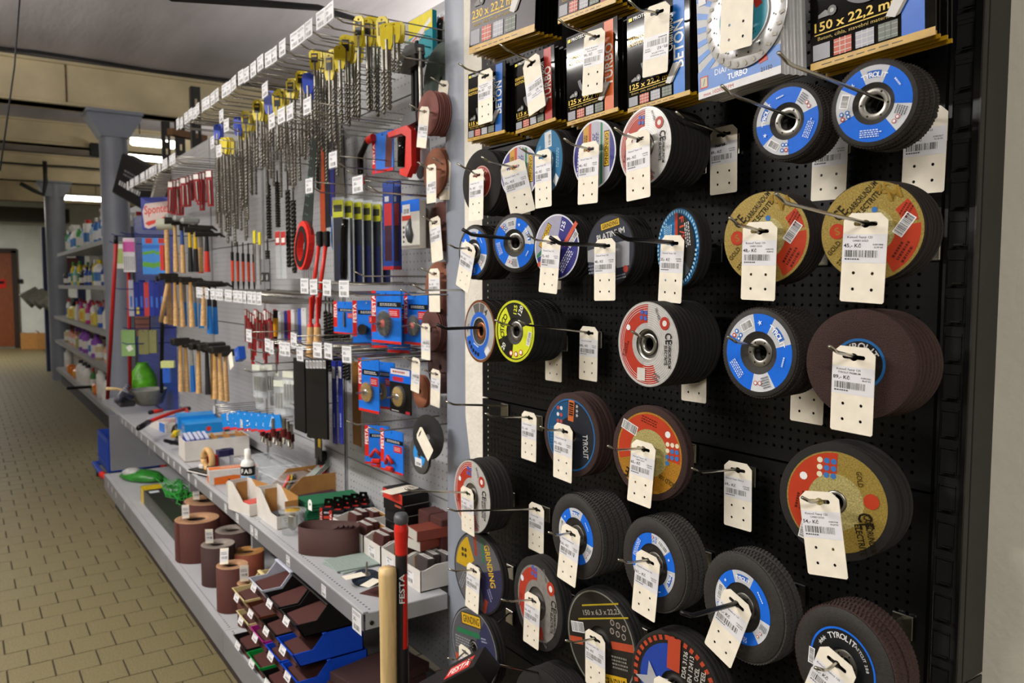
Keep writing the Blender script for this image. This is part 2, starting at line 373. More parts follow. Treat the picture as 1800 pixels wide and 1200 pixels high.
GX, GF, LF, MZ, LZ = 1.19, .82, .72, .605, .225
gon = thing('shop_shelving', 'long grey metal shelving run with perforated back along the aisle', 'shelving', Matrix())
def UV(y): return -y
G = lambda mb, name, **k: mb.build(name, gon, **k)
ys = [1.95, 2.84, 3.79, 4.74, 5.69]
for a, b in zip(ys[:-1], ys[1:]):
    for v0, v1 in ((.25, .61), (.63, .792), (.797, 1.242), (1.247, 1.648), (1.653, 2.043), (2.048, 2.272)):
        m = MB(); m.T = HM((GX, 0, 0)); perforated(m, -b + .016, -a - .016, v0, v1, .025, .0029, 'grey_board'); G(m, 'back_panel')
m = MB(); m.box((GX + .03, 3.82, 1.25), (.01, 3.72, 2.0), mat('shadow_sheet', '#6b6b6d', .6)); G(m, 'rear_sheet')  # backing toned dark so the holes of the board look shaded
for y in ys[1:] + [1.935]:
    m = MB(); sl = []; z = .1
    while z < 2.2: sl.append([(-.0028, z), (.0028, z), (.0028, z + .02), (-.0028, z + .02)]); z += .04
    m.plate([(-.013, 0), (.013, 0), (.013, 2.28), (-.013, 2.28)], sl, .002, 'grey_board', z=.003, M=HM((GX, y, 0)))
    m.box((GX + .02, y, 1.14), (.03, .026, 2.28), mat('post_in', '#4c4c4e', .6)); G(m, 'upright')
for k, (a, b) in enumerate(zip([1.855] + ys[1:-1], ys[1:])):
    m = MB(); hs = []
    y = a + .02
    while y < b - .015: hs += [[(GF + .022, y), (GF + .028, y), (GF + .028, y + .007), (GF + .022, y + .007)]]; y += .018
    out = [(GF, a + .002), (GX if k else 1.066, a + .002)] + ([] if k else [(1.066, 1.95), (GX, 1.95)]) + [(GX, b - .002), (GF, b - .002)]
    m.plate(out, hs, .002, 'grey_shelf', z=MZ); m.box((GF + .12, (a + b) / 2, MZ - .02), (.23, b - a - .01, .004), mat('under', '#3c3c3e', .6))
    G(m, 'shelf'); m = MB(); m.box((GF - .002, (a + b) / 2, MZ - .022), (.005, b - a - .002, .046), 'fascia', bev=.001).box((GF + .004, (a + b) / 2, MZ + .002), (.014, b - a - .002, .006), 'grey_shelf', bev=.001); G(m, 'price_rail')
m = MB().box((.945, 1.856, MZ - .022), (.242, .003, .042), 'grey_shelf').cyl((GF + .018, 1.858, MZ - .025), (GF + .018, 1.848, MZ - .025), .006, 'chrome'); G(m, 'end_bracket')
for a, b in ((1.1, 1.93), (1.93, 2.84), (2.84, 3.79), (3.79, 4.74), (4.74, 5.69)):
    if a < 1.9: continue
    m = MB(); hs = []; y = a + .02
    while y < b - .015: hs += [[(LF + .022, y), (LF + .028, y), (LF + .028, y + .007), (LF + .022, y + .007)]]; y += .018
    m.plate([(LF, a + .001), (GX, a + .001), (GX, b - .001), (LF, b - .001)], hs, .002, 'grey_shelf', z=LZ); G(m, 'base_shelf')
    m = MB(); m.box((LF - .002, (a + b) / 2, LZ - .045), (.004, b - a - .002, .092), 'fascia', bev=.001); G(m, 'base_rail')
    m = MB(); m.box((LF + .06, (a + b) / 2, .065), (.01, b - a, .13), mat('plinth', '#2b2120', .7)); G(m, 'plinth')
G(MB().box((.97, 5.7, .42), (.42, .02, .36), 'fascia'), 'end_panel')
for y in ys[1:-1]: G(MB().box((1.0, y, MZ - .06), (.35, .02, .08), 'fascia'), 'bracket')
# shelf-edge price labels on the rails (small white paper tickets)
lab = [(2.12, .6), (2.42, .55), (2.75, .4), (2.80, .4), (2.98, .3), (3.14, .3), (3.36, .5), (3.62, .5), (3.75, .5), (3.92, .5), (4.05, .5), (4.18, .5), (4.3, .5), (4.52, .5), (4.7, .5), (4.9, .5), (5.05, .5), (5.2, .5), (5.42, .5), (5.55, .5)]
def ticket(h=.034, w=.034, seed=1):
    p = Print(k=.001); p.rect(0, 0, w * 1000, h * 1000, '#d8d8dc'); p.lines(0, h * 330, w * 800, h * 160, 2, '#55555a', seed=seed); p.txt('%d,-' % (20 + seed * 13 % 180), -w * 200, h * 60, h * 170, '#333338'); p.bars(0, -h * 280, w * 640, h * 240, pad=.3, seed=seed); return p
tk = [ticket(seed=i) for i in range(4)]; tkm = [t.mesh('ticket') for t in tk]
for i, y in enumerate([1.89] + [l[0] for l in lab]):
    o = bpy.data.objects.new('price_ticket', tkm[i % 4]); C.objects.link(o); o.parent = gon; o.matrix_basis = HM((GF - .005, y, MZ - .023))
    if i == 0: o.matrix_basis = HM((GF - .005, y, MZ - .03)) @ Matrix.Scale(1.7, 4)
for i, y in enumerate((4.9, 5.2, 5.35, 5.5)):
    o = bpy.data.objects.new('price_ticket', tkm[i % 4]); C.objects.link(o); o.parent = gon; o.matrix_basis = HM((LF - .005, y, LZ - .03))
# ------------------------------------------------------------------ price tags, hooks
TAG_OUT = [(-28, -94), (-26, -96), (26, -96), (28, -94), (28, 4), (18, 13), (-18, 13), (-28, 4)]
def slot_shape():
    pts = []
    q, w, c = 12.4, 2.7, 5.0
    for a in range(-90, 91, 30): pts.append((q + w * math.cos(R(a)), w * math.sin(R(a))))
    pts += [(c, w)] + [(c * math.cos(R(a)), c * math.sin(R(a))) for a in (60, 90, 120)] + [(-c, w)]
    for a in range(90, 271, 30): pts.append((-q + w * math.cos(R(a)), w * math.sin(R(a))))
    pts += [(-c, -w)] + [(c * math.cos(R(a)), c * math.sin(R(a))) for a in (240, 270, 300)] + [(c, -w)]
    return pts
def tag_mesh(nh=4):
    m = MB(); hs = [slot_shape()] + [circ(x, y, 2.1, 9) for x, y in ((-12, -60), (12, -60), (-12, -80), (12, -80))][:nh]
    m.plate([(x * .001, y * .001) for x, y in TAG_OUT], [[(x * .001, y * .001) for x, y in h] for h in hs], .0006, 'tag_card', z=.0003)
    return m.mesh('tag_card')
TAGM = tag_mesh(); TAGM0 = tag_mesh(0)
def sticker(price, name, name2, seed, flip=False):
    p = Print(z=.0004)
    if flip: p.rot = 180; oy = 66
    else: oy = 0
    y = -30 + oy + (16 if flip else 0)
    q = lambda dy: y + dy
    p.rect(0, y, 55.4, 35, 'sticker'); p.txt(name, -6, q(13.5), 2.6, '#3a3a40', w=min(36, 2.0 * len(name)))
    if name2: p.txt(name2, -5, q(9.5), 2.4, '#3a3a40', w=min(40, 2. * len(name2)))
    p.txt(price, -15, q(3.3), 4.6, '#222228', w=3.2 * len(price)); p.txt('A1001%04d' % (seed * 613 % 9999), 17, q(5), 1.9, '#4a4a50', w=13)
    p.txt('%d,%02d Kč' % (30 + seed * 7 % 90, seed * 37 % 99), 18, q(1.6), 1.9, '#4a4a50', w=11)
    p.bars(-3, q(-6.3), 42, 8.5, pad=.1, seed=seed); p.lines(-13, q(-13), 22, 3, 1, '#4a4a50')
    return p
NT = [0]
def price_tag(p, roll, price, label, name='Kotouč řezný 125', name2='', yaw=0, pitch=0, blank=False, flip=False, sc=1., group='price tags on the grinding disc hooks', holes=4):
    NT[0] += 1
    t = thing('price_tag', label, 'price tag', HM(p, roll, yaw, pitch) @ Matrix.Scale(sc, 4), group)
    o = bpy.data.objects.new('card', TAGM if holes else TAGM0); C.objects.link(o); o.parent = t
    if not blank: sticker(price, name, name2, NT[0] + 2, flip).build('sticker', t, label='white barcode sticker with the price')
    return t
def hook(Y, zd, Xd, tip, m, label, r=.0021, base=BX, group='wire hooks on the black rack'):
    # straight wire out of the board through (Xd, zd), last bit bent up to the tip
    rise = .010; run = .026
    xb, zb = tip[0] + run, tip[2] - rise
    s = (zb - zd) / max(.03, Xd - xb); zr = zd - s * (base - Xd)
    t = thing('wire_hook', label, 'hook', Matrix.Translation((base, Y, zr)), group)
    L = lambda x, z: (x - base, 0, z - zr)
    MB().tube([L(base, zr), L(xb + .012, zb - s * .012), L(xb, zb), L(xb - .008, zb + .0016), L(tip[0], tip[2])], r, m, 8).build('wire', t)
    b = MB(); b.box((-.003, 0, -.012), (.004, .03, .034), m, bev=.001); b.build('base_plate', t)
    return lambda x: zd - s * (x - Xd)
# ------------------------------------------------------------------ printed faces of the discs (mm, face radius 1.0 = rim)
def P_tyrolit(p, r, lo=.47, hi=.85):
    p.ring(lo * r, hi * r, 0, 360, BLUE)
    for a0, a1, c in ((66, 112, '#b9bcc2'), (-52, -8, '#c9cbd0'), (150, 205, '#bfc2c8')): p.ring(lo * r, hi * r, a0, a1, c)
    m = (lo + hi) / 2 * r
    b = (hi - lo) * r
    p.ring(m - b * .22, m + b * .2, 76, 102, '#2a5fb4'); p.arc('TYROLIT', m - .02 * r, 89, b * .3, '#eef0f4', step=b * .23)
    p.bars(m * math.cos(R(168)), m * math.sin(R(168)), .28 * r, b * .42, 78)
    for k in range(4): a = R(192 + 9 * (k % 2)); q = m + (k // 2 - .5) * b * .36; p.dot(q * math.cos(a), q * math.sin(a), b * .14, '#2f66b8' if k != 3 else '#b8392f'); p.dot(q * math.cos(a), q * math.sin(a), b * .07, '#dfe3ea')
    for k in range(2): a = R(-44 + 10 * k); q = m; p.dot(q * math.cos(a), q * math.sin(a), b * .13, '#b8392f'); p.dot(q * math.cos(a), q * math.sin(a), b * .09, '#e2e2e4')
    p.lines(m * math.cos(R(-22)), m * math.sin(R(-22)), b * .6, b * .7, 5, '#5a5f68', -110)
    p.lines(m * math.cos(R(-92)), m * math.sin(R(-92)), .5 * r, b * .5, 4, '#cfe0fa', -2)
    p.txt('★', m * math.cos(R(136)), m * math.sin(R(136)), b * .25, '#cfe0fa'); p.lines(m * math.cos(R(35)), m * math.sin(R(35)), .25 * r, b * .2, 1, '#cfe0fa', -55)
def P_gold(p, r, hi=.985, lo=.2, red=True):
    p.ring(lo * r, hi * r, 0, 360, 'gold_print')
    p.ring(lo * r, .45 * r, 0, 360, mat('gold_pale', '#a59a62', .5, .2, noise=500, var=.2, bump=.12, bscale=900)); R2 = '#b03a22'
    p.ring(.46 * r, .93 * r, -62, 8, R2); p.ring(.6 * r, .9 * r, 12, 42, R2); p.lines(.62 * r, -.4 * r, .42 * r, .3 * r, 3, '#5d1c12', 60)
    p.bars(.62 * r, .1 * r, .42 * r, .18 * r, 55); p.lines(.66 * r, .4 * r, .3 * r, .2 * r, 3, '#5d1c12', 60)
    p.txt('CARBORUNDUM', -.2 * r, .68 * r, .12 * r, '#2c2210', 48, w=.78 * r); p.txt('ELECTRITE.', -.06 * r, .56 * r, .12 * r, '#2c2210', 48, w=.62 * r); p.txt('CE', -.62 * r, .38 * r, .24 * r, '#2c2210', 48, w=.26 * r)
    p.dot(.06 * r, .42 * r, .06 * r, '#3a6fb0'); p.dot(-.66 * r, .02 * r, .16 * r, R2, 16); p.txt('S', -.66 * r, .02 * r, .16 * r, '#8c6b2a', 20)
    p.txt('GOLD', -.72 * r, -.32 * r, .1 * r, '#4a3a14', 50, w=.34 * r); p.lines(-.5 * r, -.5 * r, .4 * r, .12 * r, 2, '#4a3a14', 50)
    for k in range(4): p.dot((-.5 + .1 * (k % 2)) * r, (-.72 + .1 * (k // 2)) * r, .045 * r, '#3a6fb0' if k % 2 else '#e4dcc4')
    p.txt('M', .42 * r, .72 * r, .26 * r, '#93742b', 20); p.txt('45', .18 * r, .82 * r, .2 * r, '#93742b', 0)
def P_goldbig(p, r, hi=.86):
    k = hi; p.ring(.2 * r, k * r, 0, 360, 'gold_print'); R2 = '#b03a22'; p.ring(.5 * k * r, .97 * k * r, 88, 238, R2); p.ring(.2 * r, .48 * r, 0, 360, 'gold_pale')
    for i in range(9): p.dot((-.28 + .12 * (i % 3)) * r, (.72 - .13 * (i // 3)) * r * .95, .05 * r, '#3a6fb0' if i % 3 else '#d8cfb4'); 
    p.dot(-.56 * r, .36 * r, .07 * r, '#dfe0e0'); p.lines(-.62 * r, -.06 * r, .34 * r, .16 * r, 2, '#5d1c12', 80); p.txt('CE', .52 * r, -.22 * r, .24 * r, '#20190c', -76, w=.27 * r)
    p.txt('CARBORUNDUM', .6 * r, -.42 * r, .11 * r, '#20190c', -76, w=.62 * r); p.txt('ELECTRITE', .45 * r, -.55 * r, .11 * r, '#20190c', -76, w=.52 * r); p.dot(.6 * r, .12 * r, .13 * r, R2, 16); p.txt('GOLD', .4 * r, .46 * r, .09 * r, '#4a3a14', -80, w=.26 * r)
    p.bars(-.5 * r, -.56 * r, .34 * r, .16 * r, 78)
def P_gold2(p, r):
    k = .86; p.ring(.2 * r, k * r, 0, 360, mat('ochre_print', '#a8761f', .45, .2, noise=500, var=.2, bump=.12, bscale=900)); R2 = '#b03a22'; p.ring(.2 * r, .5 * r, 0, 360, 'gold_pale'); p.ring(.5 * r, .82 * r, -8, 196, R2)
    p.bars(-.52 * r, .48 * r, .4 * r, .18 * r, -20); p.lines(.05 * r, .66 * r, .5 * r, .16 * r, 3, '#5d1c12', -14); p.dot(.5 * r, .46 * r, .07 * r, '#dfe0e0')
    for i in range(10): p.dot((.5 + .12 * (i % 3)) * r, (.26 - .13 * (i // 3)) * r, .05 * r, '#3a6fb0' if i > 3 else '#d8cfb4')
    p.txt('GOLD 100', .5 * r, -.5 * r, .1 * r, '#4a3a14', 160, w=.44 * r); p.txt('CE', -.5 * r, -.52 * r, .22 * r, '#20190c', 160, w=.26 * r)
def P_silver(p, r, hi=.985, dim=False):
    s = 'silver_print' if not dim else mat('silver_dim', '#8c8985', .45, .3, noise=90, var=.08)
    R2 = '#a83424'; p.ring(.36 * r, hi * r, 0, 360, s); p.ring(.5 * r, .94 * hi * r, 95, 262, R2); p.ring(.5 * r, .94 * hi * r, 262, 300, R2)
    if not dim:
        for q in range(11): p.ring((.44 + .05 * q) * r, (.449 + .05 * q) * r, 0 if q > 6 else -98, 360 if q > 6 else 96, '#e6e4e2')
    for i in range(4): p.rect((-.12 - .13 * (i % 2)) * r, (.72 - .13 * (i // 2)) * r, .09 * r, .09 * r, '#3a5fb0', 20)
    p.dot(-.66 * r, .3 * r, .07 * r, '#d9dbe2'); p.lines(-.7 * r, -.2 * r, .4 * r, .14 * r, 2, '#6d2418', 80)
    p.dot(.5 * r, .56 * r, .15 * r, R2, 16); p.dot(.5 * r, .56 * r, .07 * r, '#d8d4d0'); p.txt('CE', .66 * r, .24 * r, .2 * r, '#1d1b1c', -78, w=.25 * r)
    p.txt('CARBORUNDUM', .74 * r, -.14 * r, .09 * r, '#1d1b1c', -84, w=.56 * r); p.txt('ELECTRITE.', .62 * r, -.16 * r, .09 * r, '#1d1b1c', -84, w=.46 * r)
    p.txt('SILVER', .26 * r, .74 * r, .07 * r, '#6a6664', -62, w=.3 * r); p.lines(.4 * r, -.7 * r, .24 * r, .2 * r, 2, '#6a6664', -20); p.rect(-.1 * r, -.72 * r, .26 * r, .3 * r, '#c9c3bd', 5)
def P_purple(p, r, a=0):
    p.rot = a; p.ring(.2 * r, .985 * r, 0, 360, '#d2d2da'); p.ring(.2 * r, .93 * r, 0, 360, '#37357f'); s = '#a9a8b6'
    def chord(x0, x1, m):
        n = 7; R0 = .93 * r; pts = [(x0 * r + (x1 - x0) * r * i / n, math.sqrt(max(0, R0 * R0 - (x0 * r + (x1 - x0) * r * i / n) ** 2))) for i in range(n + 1)]; p.poly([(x, -y) for x, y in pts] + pts[::-1], m)
    chord(-.5, -.24, '#b98b2c'); chord(-.24, -.12, '#b5402d'); chord(-.12, .3, s); chord(.3, .4, '#2d7a4f'); chord(.4, .72, '#b5b4bf')
    p.rect(.58 * r, .1 * r, .24 * r, 1. * r, '#2a2413'); p.rect(.58 * r, .1 * r, .2 * r, .94 * r, '#d4a927'); p.txt('GRINDING', .58 * r, .1 * r, .15 * r, '#2a2413', -90, w=.86 * r)
    p.lines(-.66 * r, -.1 * r, .8 * r, .22 * r, 3, '#d7d6e8', 84); p.lines(.08 * r, .3 * r, .9 * r, .3 * r, 4, '#3e3c74', 90); p.lines(-.38 * r, .4 * r, .6 * r, .18 * r, 2, '#5a3b12', 88); p.rot = 0
def P_dimgrind(p, r):
    p.ring(.2 * r, .95 * r, 0, 360, '#56575c'); p.ring(.2 * r, .95 * r, -70, 20, '#2d2c4c'); p.ring(.3 * r, .9 * r, 118, 178, '#b8951c'); p.rect(-.1 * r, .66 * r, .1 * r, .5 * r, '#8f3a28', 8); p.rect(.2 * r, .6 * r, .08 * r, .6 * r, '#2f6a48', 6)
    p.txt('GRINDING', .48 * r, .3 * r, .2 * r, '#c9a428', -74, w=1.0 * r); p.rect(.3 * r, -.72 * r, .14 * r, .34 * r, '#8f3a28', -16); p.lines(-.6 * r, -.3 * r, .5 * r, .2 * r, 3, '#8a8b92', 60); p.lines(.5 * r, -.4 * r, .3 * r, .16 * r, 2, '#8a8ab0', -60)
    for k in range(4): p.dot((-.62 + .12 * (k % 2)) * r, (.3 + .14 * (k // 2)) * r, .05 * r, '#3a3220')
def P_purple2(p, r):
    p.ring(.2 * r, .985 * r, 0, 360, '#cfd0da'); p.ring(.2 * r, .94 * r, 0, 360, '#33317a'); p.ring(.2 * r, .94 * r, 75, 200, '#9a98ac'); 
    p.rect(-.5 * r, .36 * r, .2 * r, .82 * r, '#2a2413', -32); p.rect(-.5 * r, .36 * r, .17 * r, .77 * r, '#d4a927', -32); p.txt('GRINDING', -.5 * r, .36 * r, .13 * r, '#2a2413', 58, w=.72 * r)
    p.rect(-.74 * r, -.18 * r, .36 * r, .1 * r, '#2d7a4f', 38); p.lines(-.62 * r, -.42 * r, .4 * r, .24 * r, 3, '#5a5a70', 38)
    p.rect(.6 * r, .36 * r, .14 * r, .86 * r, '#c65a41', -40); p.bars(.72 * r, .2 * r, .5 * r, .14 * r, 50); p.txt('125', .3 * r, .62 * r, .16 * r, '#e6e6f2', 66); p.lines(.46 * r, -.36 * r, .9 * r, .3 * r, 4, '#dcdcf0', 52); p.rect(-.74 * r, -.5 * r, .2 * r, .12 * r, '#c65a41', 20)
def P_platinum(p, r):
    p.ring(.2 * r, .96 * r, 0, 360, '#2c2f3c'); p.rect(0, .72 * r, .8 * r, .22 * r, '#2a2413', 10); p.rect(0, .72 * r, .76 * r, .18 * r, '#c9a428', 10); p.txt('GRINDING', 0, .72 * r, .12 * r, '#2a2413', 10, w=.66 * r)
    p.txt('PLATINUM', .02 * r, .45 * r, .17 * r, '#c9c8c6', 10, w=1.16 * r); p.poly([(-.94 * r, .02 * r), (-.2 * r, .16 * r), (.8 * r, .26 * r), (.8 * r, -.42 * r), (.3 * r, -.5 * r), (.2 * r, -.3 * r), (-.2 * r, -.36 * r), (-.94 * r, -.3 * r)], '#8f9096')
    p.lines(-.6 * r, -.5 * r, .6 * r, .3 * r, 3, '#6d7082', 6); p.dot(.66 * r, -.52 * r, .1 * r, '#a03a2c'); p.lines(.5 * r, -.72 * r, .5 * r, .16 * r, 2, '#8a8c96', 10)
def P_blue(p, r):
    p.ring(.3 * r, .97 * r, 0, 360, '#2b6a93'); p.rect(.02 * r, .68 * r, .46 * r, .5 * r, '#c6cace', 4); p.bars(.12 * r, .66 * r, .34 * r, .18 * r, 88); p.lines(.66 * r, .1 * r, .7 * r, .2 * r, 2, '#8fb6cf', 86)
    p.rect(-.68 * r, -.18 * r, .4 * r, .5 * r, '#c6cace', -4); p.txt('TYROLIT', -.68 * r, -.18 * r, .2 * r, '#2b5a93', 88, w=.42 * r); p.ring(.3 * r, .38 * r, 0, 360, '#9fc0d2'); p.rect(.56 * r, -.62 * r, .3 * r, .26 * r, '#d0d3d6', 50); p.lines(-.6 * r, .42 * r, .4 * r, .16 * r, 2, '#8fb6cf', 55)
def P_f1s(p, r):
    p.ring(.2 * r, .97 * r, 0, 360, '#2a6fa5'); 
    for k in range(52): p.ring(.86 * r, .94 * r, k * 360 / 52, k * 360 / 52 + 3.6, '#9cc4dc', 1)
    p.ring(.2 * r, .84 * r, -40, 84, '#23201f'); p.ring(.2 * r, .84 * r, -100, -40, '#3d4146'); p.rect(.0, .5 * r, .13 * r, .72 * r, '#b23b27', 2); p.txt('F1/S', .26 * r, .46 * r, .2 * r, '#c8482f', -82, w=.6 * r)
    p.lines(.52 * r, .26 * r, .7 * r, .24 * r, 3, '#c9c9ca', -80); p.lines(-.4 * r, .44 * r, .4 * r, .4 * r, 5, '#a9cfe6', 88); p.rect(.3 * r, -.6 * r, .14 * r, .26 * r, '#1f7a35', 6)
    for a in (150, 170, 190, 210, 230): p.ring(.36 * r, .84 * r, a, a + 1.2, '#174a74', 1)
def P_blackred(p, r): p.ring(.2 * r, .5 * r, 0, 360, '#8f2f27'); p.ring(.46 * r, .5 * r, 0, 360, '#b98a84'); p.arc('TYROLIT', .36 * r, 90, .12 * r, '#d9b8b2')
def P_brown(p, r): p.ring(.2 * r, .47 * r, 0, 360, '#191614'); p.ring(.42 * r, .47 * r, 0, 360, '#235f99'); p.arc('TYROLIT', .33 * r, 88, .13 * r, '#b8b6b2')
def P_copper(p, r):
    p.ring(.92 * r, 1. * r, 0, 360, 'copper'); p.ring(.42 * r, .92 * r, 0, 360, '#a4a3a0'); p.ring(.46 * r, .62 * r, 0, 360, '#2a62c4'); p.ring(.6 * r, .9 * r, 195, 300, '#2a62c4'); p.ring(.62 * r, .9 * r, 62, 118, '#5c5a58')
    for a in (64, 88, 118): p.ring(.6 * r, .92 * r, a, a + 1.4, '#dcdad6', 1)
    for k in range(5): a = R(212 + 13 * k); p.dot(.75 * r * math.cos(a), .75 * r * math.sin(a), .07 * r, '#16181c')
    p.txt('4', .42 * r, .62 * r, .22 * r, '#3a3836', -30); p.rect(.5 * r, -.6 * r, .3 * r, .2 * r, '#d8d8d8', 40); p.lines(-.74 * r, .1 * r, .3 * r, .1 * r, 2, '#4a4846', 70); p.lines(.5 * r * math.cos(R(250)), .5 * r * math.sin(R(250)), .4 * r, .08 * r, 1, '#cfe0fa', -20)
def P_yellow(p, r):
    p.ring(.42 * r, .97 * r, 0, 360, '#c9d02c'); p.ring(.86 * r, .9 * r, 0, 360, '#1b1b12'); p.ring(.42 * r, .86 * r, 20, 120, '#22221c'); p.ring(.42 * r, .86 * r, 200, 260, '#191915')
    p.arc('PROTECO', .64 * r, 178, .2 * r, '#22221a', step=.15 * r); p.txt('125', .04 * r, .68 * r, .16 * r, '#d8df3a', 80); p.txt('120', .3 * r, .66 * r, .17 * r, '#e8e8e0', 66); p.bars(.7 * r, -.2 * r, .4 * r, .12 * r, 74); p.txt('20', -.56 * r, -.5 * r, .17 * r, '#e6e6de', 60)
    for k in range(3): a = R(-104 + 20 * k); p.dot(.72 * r * math.cos(a), .72 * r * math.sin(a), .09 * r, '#b8392f'); p.dot(.72 * r * math.cos(a), .72 * r * math.sin(a), .06 * r, '#ece6de')
    p.ring(.9 * r, .97 * r, 0, 360, '#b9bf2a')
def P_dblue(p, r):
    p.ring(.2 * r, .86 * r, 0, 360, '#23262e'); p.ring(.82 * r, .86 * r, 0, 360, '#245f96'); p.ring(.42 * r, .8 * r, 92, 215, '#1d4a70'); p.rect(.02 * r, .58 * r, .2 * r, .5 * r, '#c0632f', -4); p.lines(.02 * r, .58 * r, .4 * r, .3 * r, 1, '#2a1a10', -94)
    for k in range(6): p.dot((-.34 - .12 * (k % 2)) * r, (.6 - .16 * (k // 2)) * r, .05 * r, '#a84a40' if k % 3 else '#c9cdd4')
    p.txt('TYROLIT', .54 * r, -.2 * r, .17 * r, '#b5b5b6', -86, w=.56 * r); p.txt('★★★', .24 * r, .6 * r, .08 * r, '#b5b5b6', -90)
    for k in range(7): p.lines(-.56 * r, (.1 - .07 * k) * r, .34 * r, .05 * r, 1, '#2f6c9e')
def P_ring(p, r): P_tyrolit(p, r, .44, .66)
def P_fastcut(p, r):
    p.ring(.3 * r, .62 * r, 0, 360, '#15171b'); p.ring(.6 * r, .635 * r, 0, 360, BLUE); p.arc('TYROLIT', .5 * r, 92, .1 * r, '#d8d8da'); p.arc('FASTCUT 288', .5 * r, 38, .055 * r, '#b9babd'); p.arc('★★★', .5 * r, 142, .07 * r, '#b9babd'); p.bars(-.6 * r, -.06 * r, .26 * r, .09 * r, 86); p.rect(.46 * r, -.3 * r, .28 * r, .14 * r, '#d2d3d6', 0); p.txt('P120', .46 * r, -.3 * r, .07 * r, '#33363c')
def P_grind(p, r):
    p.ring(.2 * r, .96 * r, 0, 360, '#7d7f82'); p.ring(.2 * r, .93 * r, 0, 360, '#4c4d55'); p.ring(.2 * r, .93 * r, -10, 62, '#2e3050'); p.rect(-.12 * r, .66 * r, .86 * r, .32 * r, '#2a2413', 8); p.rect(-.12 * r, .66 * r, .8 * r, .27 * r, '#c9a020', 8); p.txt('GRINDING', -.12 * r, .66 * r, .18 * r, '#2a2413', 8, w=.7 * r)
    p.rect(-.24 * r, .3 * r, 1.02 * r, .13 * r, '#1f6a45', 8); p.lines(-.4 * r, -.04 * r, .8 * r, .34 * r, 5, '#8c8d90', 6); p.rect(.34 * r, -.42 * r, .9 * r, .2 * r, '#a8452c', 10); p.rect(-.5 * r, -.48 * r, .6 * r, .2 * r, '#a8452c', 4); p.bars(.4 * r, -.64 * r, .4 * r, .16 * r, 8); p.lines(.44 * r, .34 * r, .24 * r, .14 * r, 2, '#9a9bb8', 10)
    for k in range(4): p.dot((-.6 + .16 * k) * r, -.68 * r, .06 * r, '#c9a020')
def P_dgrind(p, r):
    p.ring(.93 * r, .96 * r, 0, 360, '#77776f'); p.ring(.3 * r, .93 * r, 0, 360, '#221f1d')
    for x, y, l in ((-.02, .72, 1.1), (.06, .48, 1.5)): p.rect(x * r, y * r, l * r, .03 * r, '#a5911f', 20)
    p.txt('150 x 6,3 x 22,23', .02 * r, .58 * r, .1 * r, '#8d8a80', 20, w=1.1 * r); p.rect(.62 * r, .14 * r, .6 * r, .14 * r, '#a8452c', 14); p.rect(-.7 * r, -.22 * r, .4 * r, .14 * r, '#a8452c', 14); p.bars(-.66 * r, .06 * r, .36 * r, .18 * r, 14)
    for k in range(6): p.dot((.34 + .16 * (k % 3)) * r, (.5 - .16 * (k // 3)) * r, .06 * r, '#8f8a84'); p.dot((.34 + .16 * (k % 3)) * r, (.5 - .16 * (k // 3)) * r, .04 * r, '#3a2c28')
    p.rect(.44 * r, -.62 * r, .7 * r, .28 * r, '#c9a020', 14); p.txt('GRINDING', .44 * r, -.62 * r, .17 * r, '#2a2413', 14, w=.6 * r); p.lines(.6 * r, -.18 * r, .5 * r, .26 * r, 4, '#7d7a74', 12)
def P_grind3(p, r): 
    P_grind(p, r)
def P_steel(p, r):
    p.ring(.3 * r, .95 * r, 0, 360, '#231f1e'); p.ring(.3 * r, .78 * r, 96, 250, '#23409a')
    for k in range(40): p.ring(.84 * r, .93 * r, k * 9, k * 9 + 5, '#b0442c', 1)
    pts = []
    for k in range(10): a = R(90 + 36 * k + 14); q = (.42 if k % 2 == 0 else .18) * r; pts.append((-.46 * r + q * math.cos(a), -.1 * r + q * math.sin(a)))
    p.put(pts + [(-.46 * r, -.1 * r)], [(i, (i + 1) % 10, 10) for i in range(10)], '#a4a5ab'); p.rect(.0, .62 * r, .28 * r, .6 * r, '#b0442c', -2)
    for k, t in enumerate(('DSA 3136', 'EN 12413', 'OCEL', 'STEEL')): p.txt(t, (.24 + .13 * k) * r, (.52 - .04 * k) * r, .09 * r, '#b9b6b0', 84, w=.062 * len(t) * r)
    p.rect(.68 * r, -.12 * r, .16 * r, .46 * r, '#a9a8a4', -6); p.txt('2 mm', .68 * r, -.12 * r, .11 * r, '#232020', 84); p.txt('RD', -.2 * r, -.4 * r, .14 * r, '#c9c6c0', 80)
# ------------------------------------------------------------------ the discs themselves (z forward, face at z = 0)
def ringbody(mb, r0, r1, z0, z1, m, n=56, ch=.0006): return mb.lathe([(r0, z0), (r0, z1), (r1 - ch, z1), (r1, z1 - ch), (r1, z0 + ch), (r1 - ch, z0)], n, m, None, True, True)
def flaps_mb(r, t, m, n=84):
    vs = []; fs = []
    for k in range(n):
        a0, a1 = 2 * PI * k / n, 2 * PI * (k + 1) / n; tw = .06
        for (a, rr) in ((a0, r), (a1, r - .0018)):
            ri = r * .66
            vs += [(ri * math.cos(a), ri * math.sin(a), -.0015), (rr * math.cos(a), rr * math.sin(a), -.0018), (rr * math.cos(a + tw), rr * math.sin(a + tw), -t), (ri * math.cos(a + tw), ri * math.sin(a + tw), -t)]
        b = 8 * k
        fs += [(b, b + 4, b + 5, b + 1)[::-1], (b + 1, b + 5, b + 6, b + 2)[::-1], (b + 2, b + 6, b + 7, b + 3)[::-1], (b, b + 1, b + 2, b + 3), (b + 4, b + 7, b + 6, b + 5)]
    m2 = MB(); m2.add(vs, fs, m); return m2
